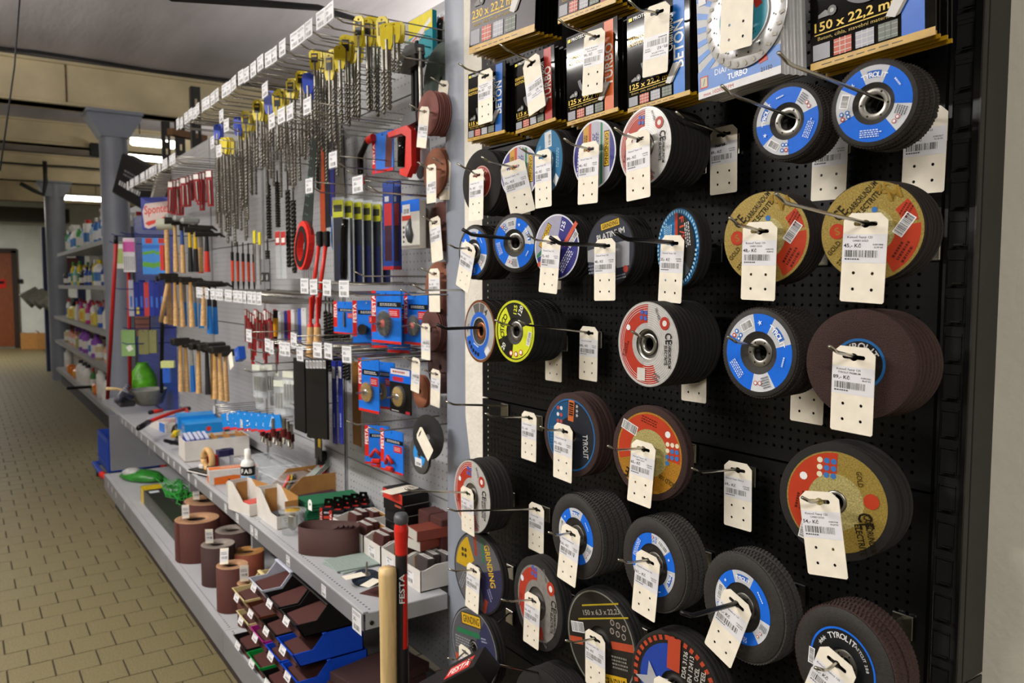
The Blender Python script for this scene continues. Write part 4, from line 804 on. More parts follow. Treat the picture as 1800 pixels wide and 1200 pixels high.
for i in range(39):
    x = 380 + i * 3.6 if i < 16 else 462 + (i - 16) * 6.2; y0 = (262 - i * 1.5) if i < 16 else 228 - (i - 16) * 1.2; y1 = y0 + (random.uniform(115, 190) if i < 16 else random.uniform(58, 130))
    drill(x, y0, y1, 1.0 + .1 * random.random(), 'n', ORD[i] + ' loose long drill bit from the far end, hung without a hanger', 'long bare drill bits')
def mk_auger(t):
    MB().cyl((0, 0, 0), (0, -.09, 0), .0035, 'dark_steel', 8).build('shank', t); b = MB(); twist(b, .0105, -.08, -.4, 9, 'dark_steel', .25, 8, 90); b.build('auger_spiral', t)
for i, (x, y0, y1) in enumerate(((471, 300, 420), (505, 300, 470), (515, 320, 480), (470, 420, 520), (487, 300, 400))):
    p, h = span(x, y0, y1, 1.08); put('auger_bit', HM(p, 0, 40 * i) @ Matrix.Diagonal((1, h / .4, 1, 1)), ORD[i] + ' dark coarse auger bit from the far side, beside the handsaw', 'auger bits', mk_auger, 'drill bit')
for i, (x, y0, y1) in enumerate(((655, 540, 640), (668, 545, 640))): pass
for i in range(7):
    x, y0 = 572 + i * 6.4, 520 + i * 3; p, h = span(x, y0, y0 + 130, 1.17); put('auger_bit', HM(p, 0, 30 * i) @ Matrix.Diagonal((.9, h / .4, .9, 1)), ORD[i] + ' grey spiral bit flat against the board behind the blister cards', 'spiral bits at the board', mk_auger, 'drill bit')
# --- printed hang cards and blister packs
def hang_card(name, x0, x1, y0, y1, X, col, label, group=None, draw=None, cat='package', yaw=0, roll=0, t=.003, extra=None, edge=None, clearw=False):
    c, w, h = between(x0, x1, y0, y1, X)
    if abs(yaw) > 45: w = abs(x1 - x0) * depth(c) / FPX * 1.04                # turned to the aisle end: width as seen
    elif yaw: w = w / math.cos(R(yaw)) * (.92 if yaw > 0 else 1)
    o = thing(name, label, cat, HM(c, roll, yaw), group); b = MB()
    hole = [circ(0, h / 2 - .008, .0035, 8)] if h > .05 and w > .015 else []
    b.plate([(-w / 2, -h / 2), (w / 2, -h / 2), (w / 2, h / 2 - .004), (w / 2 - .004, h / 2), (-w / 2 + .004, h / 2), (-w / 2, h / 2 - .004)], hole, t, 'film' if clearw else col, z=t / 2); b.build('card', o)
    if draw: p = Print(z=t / 2 + .0003); draw(p, w * 1000, h * 1000); p.build('card_print', o)
    if extra: extra(o, w, h)
    return o
def festa(p, w, h):
    p.rect(-w * .42, h * .1, w * .16, h * .8, '#c8251f'); p.txt('FESTA', -w * .42, h * .22, w * .13, '#f0eeea', 90, w=h * .42); p.rect(w * .1, h * .24, w * .8, h * .1, BLACK); p.lines(w * .1, h * .24, w * .6, h * .06, 2, '#c9c9cc', seed=5)
    p.rect(w * .28, h * .08, w * .36, h * .16, '#b51f2c'); p.ring; p.lines(w * .28, h * .08, w * .3, h * .1, 3, '#e9b9b4'); p.rect(0, -h * .475, w, h * .05, '#c8251f')
def wheel(r, core, m, ring0=.35, dep=.012, z=.012):
    def f(o, w, h):
        b = MB(); n = 26; cy = -h * .12
        for k in range(n):
            a = 2 * PI * k / n; b.cyl((r * ring0 * math.cos(a), cy + r * ring0 * math.sin(a), z), (r * math.cos(a + .12), cy + r * math.sin(a + .12), z - .002), r * .06, m, 5, r * .1, False)
        b.build('wire_knots', o, kind='stuff'); c = MB(); c.lathe([(0, z + .006), (r * ring0 * .8, z + .005), (r * ring0 * 1.2, z - .004), (r * ring0, z - .008)], 20, core, Matrix.Translation((0, cy, 0))); c.build('core', o)
        MB().cyl((0, cy, z), (0, cy, z + .034), .003, 'chrome', 8).build('spindle', o)
        d = MB(); d.lathe([(0, z + .01), (r * .8, z + .008), (r * 1.12, z + .001), (r * 1.14, .002)], 24, 'clear', Matrix.Translation((0, cy, 0))); d.build('blister', o, label='clear plastic dome')
    return f
hang_card('wire_brush_pack', 657, 703, 511, 603, 1.02, '#1c6fd4', 'blue blister card with the large knotted wire brush in front', 'wire brush packs', festa, yaw=6, extra=wheel(.036, '#c8452c', 'dark_steel'))
for i, (x0, x1, y0, y1, X) in enumerate(((690, 712, 512, 620, 1.08), (664, 690, 512, 612, 1.1))): hang_card('wire_brush_pack', x0, x1, y0, y1, X, '#1c6fd4', ('right', 'left')[i] + ' blue blister card hidden behind the large wire brush card', 'wire brush packs', festa, yaw=25, extra=wheel(.024, '#c8452c', 'dark_steel'))
hang_card('wire_brush_pack', 712, 752, 516, 606, 1.07, '#1c6fd4', 'blue blister card with a wire brush beside the coarse sanding discs', 'wire brush packs', festa, yaw=4, extra=wheel(.028, '#c8452c', 'dark_steel'))
hang_card('wire_brush_pack', 590, 626, 530, 587, 1.08, '#1c6fd4', 'blue blister card with a slim grey pencil brush', 'wire brush packs', festa, yaw=6, extra=lambda o, w, h: MB().cyl((0, .02, .006), (0, -.03, .006), .004, 'steel', 8).build('pencil_brush', o))
hang_card('wire_brush_pack', 633, 656, 528, 607, 1.1, '#1c6fd4', 'narrow blue blister card with a cup brush, left of the large one', 'wire brush packs', festa, yaw=30, extra=lambda o, w, h: MB().cyl((0, -.02, .008), (0, -.02, .026), .014, 'dark_steel', 14, .018).build('cup_brush', o))
hang_card('brass_brush_pack', 634, 664, 630, 724, 1.04, '#1c6fd4', 'blue card with a pair of brass wheel brushes, front one', 'brass brush packs', festa, yaw=8, extra=wheel(.03, 'chrome', 'brass', .4))
hang_card('brass_brush_pack', 660, 688, 636, 718, 1.1, '#1c6fd4', 'card with a brass wheel brush behind the blue front card', 'brass brush packs', festa, yaw=15, extra=wheel(.027, 'chrome', 'brass', .4))
def blackcard(p, w, h): p.rect(0, h * .34, w, h * .3, BLUE); p.rect(0, h * .42, w * .9, h * .12, '#d6d0d0'); p.lines(0, h * .42, w * .7, h * .08, 1, '#a8342c'); p.rect(-w * .1, h * .26, w * .5, h * .1, '#b52b3a'); p.rect(w * .36, -h * .46, w * .2, h * .06, '#b52b3a'); p.lines(-w * .2, -h * .46, w * .4, h * .04, 1, '#c9c9c9')
hang_card('brass_brush_pack', 687, 722, 648, 726, 1.07, BLACK, 'black card with a single brass wheel brush', 'brass brush packs', blackcard, yaw=4, extra=wheel(.029, 'chrome', 'brass', .38))
for i, (x0, x1, y0, y1, X) in enumerate(((655, 672, 748, 815, 1.08), (673, 706, 756, 830, 1.06), (660, 684, 752, 822, 1.12))): hang_card('tool_pack', x0, x1, y0, y1, X, '#1c6fd4', ('left', 'front', 'rear')[i] + ' red and blue card below the brass brushes', 'tool cards below the brushes', festa, yaw=(40, 8, 20)[i], extra=lambda o, w, h: MB().tube([(-.02, -h * .3, .01), (0, -h * .1, .016), (.02, -h * .25, .012)], .006, RED, 8).box((0, -h * .4, .01), (.03, .014, .014), RED, bev=.003).build('red_tool', o))
# saw blade packs
def mk_blade(t):
    b = MB(); b.plate([(-.021, -.25), (.021, -.25), (.021, 0), (-.021, 0)], [circ(0, -.012, .004, 8)], .0022, 'film'); b.build('sleeve', t)
    MB().box((0, -.034, .0004), (.036, .05, .0026), '#aeb02e').box((0, -.033, .0018), (.028, .02, .0006), '#3a3c30').build('header_card', t, label='yellow header card')
    MB().box((0, -.152, .0012), (.032, .185, .0028), '#23262e', bev=.001).box((.008, -.19, .0016), (.012, .11, .003), '#1d2350').build('saw_blade', t); MB().box((-.017, -.152, .0012), (.003, .185, .002), '#8b8c90').build('toothed_edge', t)
for i in range(6):
    x = 594 + i * 16.5; p, h = span(x, 346 + i * 2, 497 + i * 1, .98 + .025 * i); put('saw_blade_pack', HM(p, 0, 22) @ Matrix.Diagonal((1.25, h / .25, 1, 1)), ORD[i] + ' clear pack with a dark saw blade and yellow header, from the left', 'saw blade packs', mk_blade, 'saw blade')
p, h = span(604, 385, 492, .95); t = thing('folding_saw', 'black folding saw handle in shiny wrap before the saw blade packs', 'saw', HM(p)); MB().tube([(.012, 0, 0), (.004, -.03, 0), (0, -.07, 0), (-.004, -h + .02, 0), (-.008, -h, 0)], [.009, .011, .011, .012, .009], 'gloss_black', 10).build('handle', t); MB().box((.006, -h * .5, -.008), (.04, h * 1.05, .002), 'film').build('wrap', t)
# handsaws
def handsaw(xt, yt, xb, yb, X, handle, label, dark):
    a, b = wl(xt, yt, X), wl(xb, yb, X); L = a.z - b.z; lean = math.degrees(math.atan2(b.y - a.y, L)); t = thing('hand_saw', label, 'saw', HM(b, -lean))
    m = MB(); m.plate([(-.055, 0), (.05, .01), (.03, L), (-.008, L)], [], .0012, dark); m.build('blade', t); p = Print(z=.0005, k=.001)
    for k in range(9): [p.dot(-22 + 18 * j + k * .5, L * 1000 * (.12 + .09 * k), 3.4, '#6e8f86') for j in range(2)]
    p.build('blade_pattern', t) if dark != 'steel' else None
    h = MB(); out = [(-.01 + .066 * (1 + .12 * math.sin(2 * a)) * math.cos(a), -.035 + .085 * math.sin(a)) for a in [2 * PI * k / 22 for k in range(22)]]
    h.plate(out, [[(x * .52 - .008, y * .6 - .016) for x, y in out]], .022, handle, z=.011); h.build('handle', t); MB().plate([(x * .8 - .004, y * .84 - .01) for x, y in out], [[(x * .56 - .008, y * .62 - .016) for x, y in out]], .026, BLACK, z=.013).build('grip', t)
handsaw(552, 225, 538, 415, .98, '#d8322a', 'long black handsaw with a red handle', mat('saw_black', '#16201f', .35)); handsaw(590, 215, 600, 390, 1.1, '#2f7fd6', 'handsaw with a blue handle behind the blade packs', 'steel')
for i, (x, y0, y1, c) in enumerate(((575, 215, 400, '#22242c'), (583, 222, 380, '#2c2c70'), (567, 258, 420, '#a5482a'), (600, 225, 330, '#26262c'))): hang_card('blade_sleeve', x - 4, x + 5, y0, y1, 1.14, c, ('black', 'violet', 'rusty brown', 'grey black')[i] + ' slim blade sleeve hung behind the handsaws', 'slim blade sleeves', cat='saw blade')
# clamp, hacksaws, teal packages near the column
c, w, h = between(727, 755, 30, 100, 1.12)
hang_card('tool_pack', 722, 764, 28, 106, 1.13, '#1f8f9c', 'teal and yellow package with a black edge at the top of the board', draw=lambda p, w, h: (p.rect(0, h * .3, w, h * .4, '#d8c81f'), p.rect(w * .2, h * .2, w * .5, h * .1, '#d8dadc', 20), p.rect(-w * .15, h * .02, w * .66, h * .2, '#d9cfd2', 14), p.lines(-w * .2, h * .04, w * .26, h * .12, 1, '#b0303c', 14), p.lines(w * .1, h * .02, w * .3, h * .1, 2, '#3a3a40', 14)), t=.014)
hang_card('tool_pack', 764, 788, 22, 120, 1.16, '#c6c8cc', 'clear package with a black oscillating tool blade at the column', clearw=True, draw=lambda p, w, h: (p.rect(w * .05, h * .36, w * .3, h * .1, '#c8553c'), p.rect(-w * .2, h * .36, w * .1, h * .2, '#3a5fa8')), extra=lambda o, w, h: MB().plate([(-.008, -.03), (.008, -.03), (.012, .03), (.018, .05), (0, .064), (-.018, .05), (-.012, .03)], [circ(0, .046, .006, 8)], .003, 'dark_steel', z=.006).build('tool_blade', o))
p, h = span(728, 85, 240, 1.05); t = thing('bar_clamp', 'black bar clamp with grey jaws near the column', 'clamp', HM(p)); MB().box((-.008, -h * .42, 0), (.012, h * .9, .006), BLACK).box((.022, -h * .45, .004), (.012, h * 1.02, .006), BLACK).build('bars', t)
for k, (yy, d) in enumerate(((-.02, .03), (-.05, .026), (-.2, .02))): MB().plate([(-.05, 0), (-.015, .028), (.04, .022), (.045, -.006), (.0, -.01), (-.04, -.012)], [], .03, ('steel', 'dark_steel', 'steel')[k] if k == 1 else mat('jaw_grey', '#5c5d5f', .5, .3), z=.02, M=Matrix.Translation((0, yy, 0))).build('jaw', t)
MB().cyl((.045, -.02, .006), (.05, -.19, .006), .006, 'steel', 10).cyl((.045, -.012, .006), (.045, -.02, .006), .009, 'steel', 10).build('screw', t)
def mk_hack(t):
    f = MB(); f.plate([(-.05, .05), (.03, .06), (.05, .045), (.05, -.05), (.03, -.08), (.0, -.07), (.0, -.055), (.022, -.052), (.028, .03), (.01, .04), (-.045, .036)], [], .018, '#cf2a22', z=.009); f.build('frame', t)
    MB().tube([(.008, .03, .003), (.01, 0, .004), (.008, -.05, .004)], .0145, 'gloss_black', 10).build('grip', t)
for i, (x, y) in enumerate(((706, 262), (714, 258))): p = wl(x, y, 1.02 + .06 * i); put('mini_hacksaw', HM(p, 0, 14) @ Matrix.Scale(1.0, 4), ('front', 'rear')[i] + ' red mini hacksaw with a black grip', 'red mini hacksaws', mk_hack, 'saw')
hang_card('hacksaw_pack', 657, 690, 232, 303, 1.06, '#2f6fd0', 'blue and red card with a black curved hacksaw frame', None, lambda p, w, h: (p.rect(-w * .42, 0, w * .16, h, '#c8251f'), p.txt('FESTA', -w * .42, 0, w * .1, '#f0eeea', 90, w=h * .5), p.rect(w * .1, -h * .46, w * .8, h * .08, '#c8251f'), p.rect(w * .3, 0, w * .3, h * .8, '#5d2a26', -6)), yaw=6, extra=lambda o, w, h: MB().tube([(-w * .3, .045, .01), (-w * .6, .04, .012), (-w * .95, .0, .012), (-w * .95, -.05, .012), (-w * .9, -.075, .01)], [.009, .009, .01, .01, .008], 'gloss_black', 10).cyl((-w * .93, -.06, .012), (-w * .9, -.085, .01), .0105, RED, 10).cyl((-w * .55, .043, .011), (-w * .3, .048, .01), .012, RED, 10).build('bow_handle', o))
hang_card('tool_pack', 721, 752, 245, 316, 1.12, '#cfcfd2', 'clear package with a white card behind the brown sanding discs', None, lambda p, w, h: (p.rect(-w * .1, h * .3, w * .5, h * .16, '#c0463a'), p.rect(w * .28, h * .36, w * .3, h * .06, '#d08a50'), p.rect(-w * .4, -h * .2, w * .18, h * .2, '#3a62b0'), p.dot(w * .1, -h * .32, w * .2, '#2a2a2c', 16)), yaw=8)
# knife packs and long blade packs
def knife(o, w, h): MB().tube([(0, h * .12, .006), (-.004, -h * .05, .01), (.002, -h * .22, .012), (0, -h * .36, .008)], [.006, .011, .014, .009], mat('knife_grey', '#4b5054', .35, .3), 10).build('knife', o); MB().box((0, h * .47, .002), (w * .5, h * .1, .006), BLUE, bev=.002).build('hanger', o)
for i in range(3): hang_card('knife_pack', 712 + 9 * i, 742 + 9 * i, 352, 437, 1.04 + .05 * i, '#b9b6b0', ('front', 'middle', 'rear')[i] + ' grey and blue box with a folding knife in a window', 'knife packs', lambda p, w, h: (p.rect(0, h * .38, w, h * .24, BLUE), p.rect(-w * .22, h * .3, w * .42, h * .24, '#d8d8da'), p.bars(-w * .22, h * .28, w * .3, h * .1, pad=.2), p.rect(-w * .2, h * .14, w * .5, h * .1, '#c0382e'), p.rect(0, -h * .46, w, h * .06, '#77736e'), p.lines(-w * .36, -h * .2, w * .1, h * .4, 4, '#3a3836')), yaw=5, t=.02, extra=knife)
for i in range(2): hang_card('blade_pack', 676 + 13 * i, 690 + 13 * i, 318, 474, 1.08 + .03 * i, '#23408f', ('left', 'right')[i] + ' tall blue and red long knife pack', 'long knife packs', lambda p, w, h: (p.rect(0, h * .1, w * .7, h * .3, '#b02a30'), p.rect(0, -h * .2, w * .66, h * .4, '#3a1c2c'), p.rect(0, -h * .48, w, h * .04, '#b02a30'), p.rect(-w * .1, h * .3, w * .4, h * .06, '#c9ccd4')), yaw=12)
# orange handled tools, screwdrivers, red sleeves, level packs
def mk_oh(t): MB().cyl((0, 0, 0), (0, -.05, 0), .007, BLACK, 8).cyl((0, -.05, 0), (0, -.17, 0), .0075, '#c9452a', 8, .006).cyl((0, -.17, 0), (0, -.24, 0), .006, BLACK, 8, .002).build('handle', t); MB().box((0, .03, 0), (.012, .07, .003), 'dark_steel').build('blade', t)
for i in range(5): p, h = span(408 + i * 9.5, 443 + i, 515, 1.0 + .03 * i); put('orange_tool', HM(p) @ Matrix.Diagonal((1, h / .24, 1, 1)), ORD[i] + ' orange and black handled tool from the hammers', 'orange handled tools', mk_oh, 'tool')
def mk_sleeve(c):
    def f(t): b = MB(); b.box((0, -.09, 0), (.02, .18, .004), c, bev=.001); b.build('sleeve', t); MB().box((0, -.02, .0025), (.016, .03, .001), '#d8d4d0').build('header', t); MB().cyl((.002, -.05, .004), (.002, -.17, .004), .003, 'steel', 6).build('tool', t)
    return f
for i in range(14):
    x = 432 + i * 4.2; y0 = 543 + (i % 4) * 3; y1 = (600, 612, 632, 640, 625)[i % 5]; c = ('#9c1c20', '#a8282c', '#7c1418')[i % 3]
    p, h = span(x, y0, y1, .95 + .04 * (i % 5)); put('red_tool_sleeve|%s' % c, HM(p, random.uniform(-3, 3), random.uniform(0, 30)) @ Matrix.Diagonal((1, h / .18, 1, 1)), ORD[i] + ' red tool sleeve under the middle ticket row, from the hammers', 'red tool sleeves', mk_sleeve(c), 'tool')
for i in range(13):
    x = 300 + i * 5.6; y0 = 318 - i * 1.6; p, h = span(x, y0, y0 + random.uniform(42, 72), .88 + .05 * (i % 4)); put('red_spring_pack', HM(p, random.uniform(-4, 4), 40) @ Matrix.Diagonal((1.5, h / .18, 1.5, 1)), ORD[i] + ' dark red sealed pack in the second top row, from the far end', 'dark red packs', mk_sleeve('#7d1219'), 'package')
def mk_driver(t): MB().cyl((0, 0, 0), (0, -.03, 0), .009, BLACK, 10).cyl((0, -.03, 0), (0, -.1, 0), .01, '#d69a1e', 10, .008).cyl((0, -.1, 0), (0, -.14, 0), .006, BLACK, 8).build('handle', t); MB().cyl((0, -.14, 0), (0, -.24, 0), .003, 'steel', 6).build('blade', t)
p, h = span(484, 545, 625, .98); put('screwdriver', HM(p), 'yellow and black screwdriver hung over the lower ticket row', None, mk_driver, 'tool')
for i in range(8):
    x = 490 + i * 6; c = ('#b9bcc0', '#8d9094', '#2c2c70', '#a9282c', '#cfd0d2', '#7a7c80', '#3a4fa8', '#c9cacc')[i]; hang_card('tool_sleeve', x, x + 5.5, 548 - i, 605 + (i % 3) * 8, 1.04, c, ('pale', 'grey', 'violet', 'red', 'white', 'dark grey', 'blue', 'light grey')[i] + ' slim sleeve left of the wooden handled files', 'slim sleeves by the files', cat='tool', yaw=15)
for i, x in enumerate((489, 499)): hang_card('masonry_bit_pack', x - 4, x + 4, 405, 490, 1.06, '#c9c6c2', ('left', 'right')[i] + ' clear tube pack with a red label', 'tube packs', lambda p, w, h: (p.rect(0, h * .34, w, h * .28, '#b5302c'), p.rect(0, h * .3, w * .7, h * .1, '#e6e0dc')), cat='drill bit', clearw=True)
for i, x in enumerate((461, 470)): hang_card('hex_key_pack', x - 4, x + 4, 455, 508, 1.04, '#77787c', ('left', 'right')[i] + ' small grey and black pack between drill bits', 'grey packs', lambda p, w, h: (p.rect(0, -h * .1, w, h * .3, BLACK), p.lines(0, -h * .1, h * .2, w * .5, 2, '#d8d8da', 90)), cat='package')
for i, (x, y0, y1) in enumerate(((447, 405, 500), (456, 408, 500))): p, h = span(x, y0, y1, .98); put('long_screwdriver', HM(p) @ Matrix.Diagonal((1, h / .24, 1, 1)), ('left', 'right')[i] + ' long steel chisel with a yellow holder', 'steel chisels', lambda t: (MB().box((0, -.03, 0), (.024, .06, .008), '#cfc01e', bev=.003).build('holder', t), MB().cyl((0, -.05, 0), (0, -.24, 0), .005, 'steel', 8, .003).build('shaft', t)), 'tool')
# files with wooden handles, long red pliers-like tools
def mk_file(t): MB().cyl((0, 0, 0), (0, -.115, 0), .011, 'wood', 12, .0145).cyl((0, .012, 0), (0, 0, 0), .008, RED, 10, .0115).build('handle', t); MB().box((0, .06, 0), (.012, .1, .006), RED).build('file', t)
for i, x in enumerate((546, 558)): p, h = span(x, 574, 628, .94); put('wooden_file', HM(p, -3) @ Matrix.Diagonal((1, h / .115, 1, 1)), ('left', 'right')[i] + ' file with a turned wooden handle and red neck', 'wooden handled files', mk_file, 'file')
for i, (x0, x1) in enumerate(((548, 552), (560, 565))):
    a, b = wl(x0 + 14, 420, .97), wl(x0, 560, .95); t = thing('red_long_tool', ('left', 'right')[i] + ' long thin red tool hanging above the files', 'tool', Matrix(), 'long red tools'); MB().tube([a, (a + b) / 2 + Vector((0, .01, 0)), b], .007, RED, 8).build('shaft', t); MB().box(tuple(a), (.016, .03, .05), BLACK, bev=.004).build('jaw', t)
for i in range(7): hang_card('grey_blade', 532 + i * 4, 535 + i * 4, 470, 508 + (i % 2) * 6, 1.1, '#7d7c7e', ORD[i] + ' grey file blade under the red handsaw, from the left', 'grey file blades', cat='file')
# bars: black strips, blue strips, brown strip
for i in range(2): hang_card('black_strip_pack', 519, 538, 630, 757, 1.0 + .05 * i, '#141416', ('front', 'rear')[i] + ' narrow pack of black strips', 'narrow black strips', cat='package', t=.01)
for i in range(6): hang_card('black_strip_pack', 540 + i * 6, 546 + i * 6, 632, 768 + i * .6, 1.0, '#101012', ORD[i] + ' black strip with a white barcode top, from the left', 'black strips in a row', lambda p, w, h: (p.rect(0, h * .44, w * .8, h * .1, '#cfcfd2'), p.bars(0, h * .44, w * .5, h * .07, pad=.1)), cat='package', t=.008)
for i, x in enumerate((588, 599)): hang_card('blue_strip', x - 3.5, x + 3.5, 634, 779, 1.04, '#26308f', ('left', 'right')[i] + ' long dark blue strip with a white label', 'dark blue strips', lambda p, w, h: (p.rect(0, h * .36, w * .7, h * .14, '#d8d8dc'), p.lines(0, -h * .2, h * .2, w * .5, 1, '#aab4e6', 90)), cat='package')
hang_card('brown_strip', 620, 634, 636, 782, 1.12, '#77501f', 'long olive brown strip left of the brass brushes', cat='package'); hang_card('black_spirit_level', 554, 566, 770, 808, 1.15, '#17170f', 'black and yellow strip under the black strips', draw=lambda p, w, h: p.rect(w * .2, h * .3, w * .4, h * .4, '#cfb21e'), cat='package')
def mk_clearbag(t): b = MB(); b.box((0, -.07, 0), (.06, .14, .012), 'film', bev=.005); b.build('bag', t); c = MB(); [c.cyl((-.02 + .013 * k, -.11, 0), (-.02 + .013 * k, -.05, 0), .004, 'chrome', 6) for k in range(4)]; c.build('contents', t, kind='stuff'); MB().box((0, -.012, .007), (.05, .024, .001), '#cfd2c4').build('header', t)
for i, (x, y) in enumerate(((452, 640), (462, 642), (472, 640), (480, 668), (492, 668), (503, 668), (514, 668), (486, 650), (508, 652), (455, 662))): p = wl(x, y, 1.0 + .03 * (i % 4)); put('clear_bag', HM(p, random.uniform(-3, 3), random.uniform(10, 40)), ORD[i] + ' clear bag of small fittings left of the black strips', 'clear bags of fittings', mk_clearbag, 'package')
def mk_metalbit(t): MB().cyl((0, 0, 0), (0, -.04, 0), .008, 'chrome', 8).cyl((0, -.04, 0), (0, -.07, 0), .012, '#5a1c1c', 8).build('fitting', t); b = MB(); twist(b, .008, -.06, -.1, 3, 'chrome'); b.build('thread', t)
for i in range(9): p = wl(462 + i * 6.2, 735 + (i % 3) * 5, .98 + .04 * (i % 3)); put('metal_fitting', HM(p, random.uniform(-8, 8)), ORD[i] + ' shiny metal fitting hung above the open shelf, from the left', 'metal fittings', mk_metalbit, 'fitting')
# sanding discs and their tags beside the column
def sdisc(x, y, dv, X, n, col, words, tagp=None, roll=0, sc=1., flip=False, yaw=0, label_draw=None, hole=.008, step=.006):
    p = PX(x, y, X); r = dv * depth(p) / FPX / 2; m = mat('sand_' + col.strip('#'), col, .85, noise=500, var=.16, bump=.4, bscale=700)
    t = thing('sanding_disc', words, 'sanding disc', HM(p, 0, yaw)); b = MB(); ringbody(b, hole, r, -.0018, 0, m, 40); b.build('sheet', t); 
    if label_draw: q = Print(z=.0003); label_draw(q, r * 1000); q.build('label_print', t)
    for k in range(1, n + 1): clone(t, HM(p + Vector((step * k, random.uniform(-.002, .002), random.uniform(-.003, .002))), 0, yaw), ORD[k - 1] + ' sanding disc behind the ' + words, 'discs behind the ' + words, skip=('label_print',))
    if tagp:
        s = PX(tagp[0], tagp[1], X - .03); peg_hook((X - .07, s.y, s.z + .001), GX - X + .07, 'plain hook carrying the ' + words, 'hooks of the sanding discs', False); price_tag(s, roll, '29,- Kč', 'white price tag before the ' + words, name='Výsek brusný', sc=sc, group='price tags of the sanding discs', flip=flip, holes=0)
sdisc(775, 140, 128, 1.1, 4, '#4f5a55', 'grey green sanding disc at the top', (780, 150), -14, .95, True); sdisc(752, 198, 76, 1.03, 9, '#8c5a54', 'pink brown sanding disc near the top', (746, 196), -12, .95, True)
sdisc(764, 302, 82, 1.06, 8, '#8a5640', 'pale brown sanding disc left of the column', (758, 297), 0, .92, True); sdisc(780, 306, 92, 1.1, 2, '#84503c', 'pale brown sanding disc half hidden by the column', (783, 290), -4, .95, True)
sdisc(773, 398, 86, 1.09, 3, '#5f3830', 'dark brown sanding disc with a wide tilted tag', (764, 391), 8, 1.1); sdisc(770, 508, 96, 1.09, 4, '#84503a', 'brown sanding disc above the coarse one', (763, 481), 1, 1.08)
sdisc(757, 580, 74, 1.06, 9, '#5a332e', 'coarse reddish sanding disc', (748, 576), 0, .9, True); sdisc(774, 646, 92, 1.1, 5, '#3f2522', 'very dark sanding disc', (766, 657), -4, .95); sdisc(738, 688, 58, 1.08, 2, '#8f5438', 'small orange brown sanding disc', (731, 636), -5, .9, True)
sdisc(752, 768, 80, 1.02, 0, '#1b1a1a', 'plain black rubber backing disc', None, yaw=14); price_tag(PX(738, 762, .99), 50, '', 'grey price tag lying slanted on the black backing disc', blank=True, sc=.8, holes=0)
sdisc(737, 798, 70, 1.06, 1, '#4c4a48', 'grey grinding disc with a blue centre', None, label_draw=lambda p, r: (p.ring(.2 * r, .62 * r, 0, 360, '#2f8fdc'), p.poly([(0, 0), (-.3 * r, .6 * r), (.1 * r, .62 * r)], '#cfe0ee'), p.rect(-.1 * r, -.42 * r, .7 * r, .42 * r, '#e2e2e4'), p.bars(-.1 * r, -.5 * r, .5 * r, .14 * r, pad=.2)))
# --- hammers
def mk_hammer(hc, col, L, head='claw'):
    def f(t):
        MB().cyl((0, -.012, 0), (0, -L * .45, 0), .0085, hc, 10, .011).cyl((0, -L * .45, 0), (0, -L, 0), .011, col, 12, .0145).build('handle', t)
        h = MB()
        if head == 'claw': h.cyl((0, 0, -.05), (0, 0, .02), .011, 'dark_steel', 10, .013).cyl((0, 0, .02), (0, 0, .052), .013, 'dark_steel', 12, .0145).tube([(0, 0, -.04), (0, .004, -.06), (0, -.012, -.085)], [.01, .009, .004], 'dark_steel', 6)
        elif head == 'mallet': h.cyl((0, 0, -.05), (0, 0, .05), .03, hc2, 16)
        else: h.box((0, 0, 0), (.036, .034, .1), 'dark_steel', bev=.006)
        h.build('head', t)
    return f
hc2 = mat('mallet_white', '#b9bba8', .6)
HR = [(307, 388, 478, '#c09c66', '#b98f57'), (319, 390, 480, '#2b4a8c', '#b98f57'), (333, 400, 478, '#c9a51c', '#1a1a1c'), (343, 404, 478, '#c9a51c', '#1a1a1c'), (351, 400, 478, '#8d8a84', '#c9a071'), (353, 408, 480, '#4a4640', '#bf3329'), (363, 412, 478, '#1c1c1e', '#bf3329'),
      (290, 490, 568, '#b98f57', '#b98f57'), (298, 494, 570, '#b98f57', '#b98f57'), (307, 492, 572, '#b98f57', '#b98f57'), (317, 490, 574, '#b98f57', '#b08248'), (324, 496, 572, '#8d8a84', '#2a78c4'), (334, 492, 574, '#b98f57', '#b08248'), (342, 496, 574, '#8d8a84', '#2a8ad6'), (352, 498, 576, '#8d8a84', '#2a8ad6'), (358, 500, 572, '#c9a071', '#c9a071'), (367, 498, 586, '#1c1c1e', '#1f74c4'), (377, 500, 587, '#1c1c1e', '#1f74c4'),
      (317, 600, 687, '#b98f57', '#b98f57'), (326, 602, 687, '#b98f57', '#b98f57'), (336, 604, 687, '#8d8a84', '#2468b8'), (349, 608, 690, '#b98f57', '#b98f57'), (363, 610, 692, '#1c1c1e', '#2a2a2c'), (372, 612, 700, '#b98f57', '#b08248'), (386, 614, 702, '#b98f57', '#b98f57'), (378, 608, 700, '#b98f57', '#b08248'), (396, 620, 704, '#c9a071', '#c9a071')]
cnt = {}
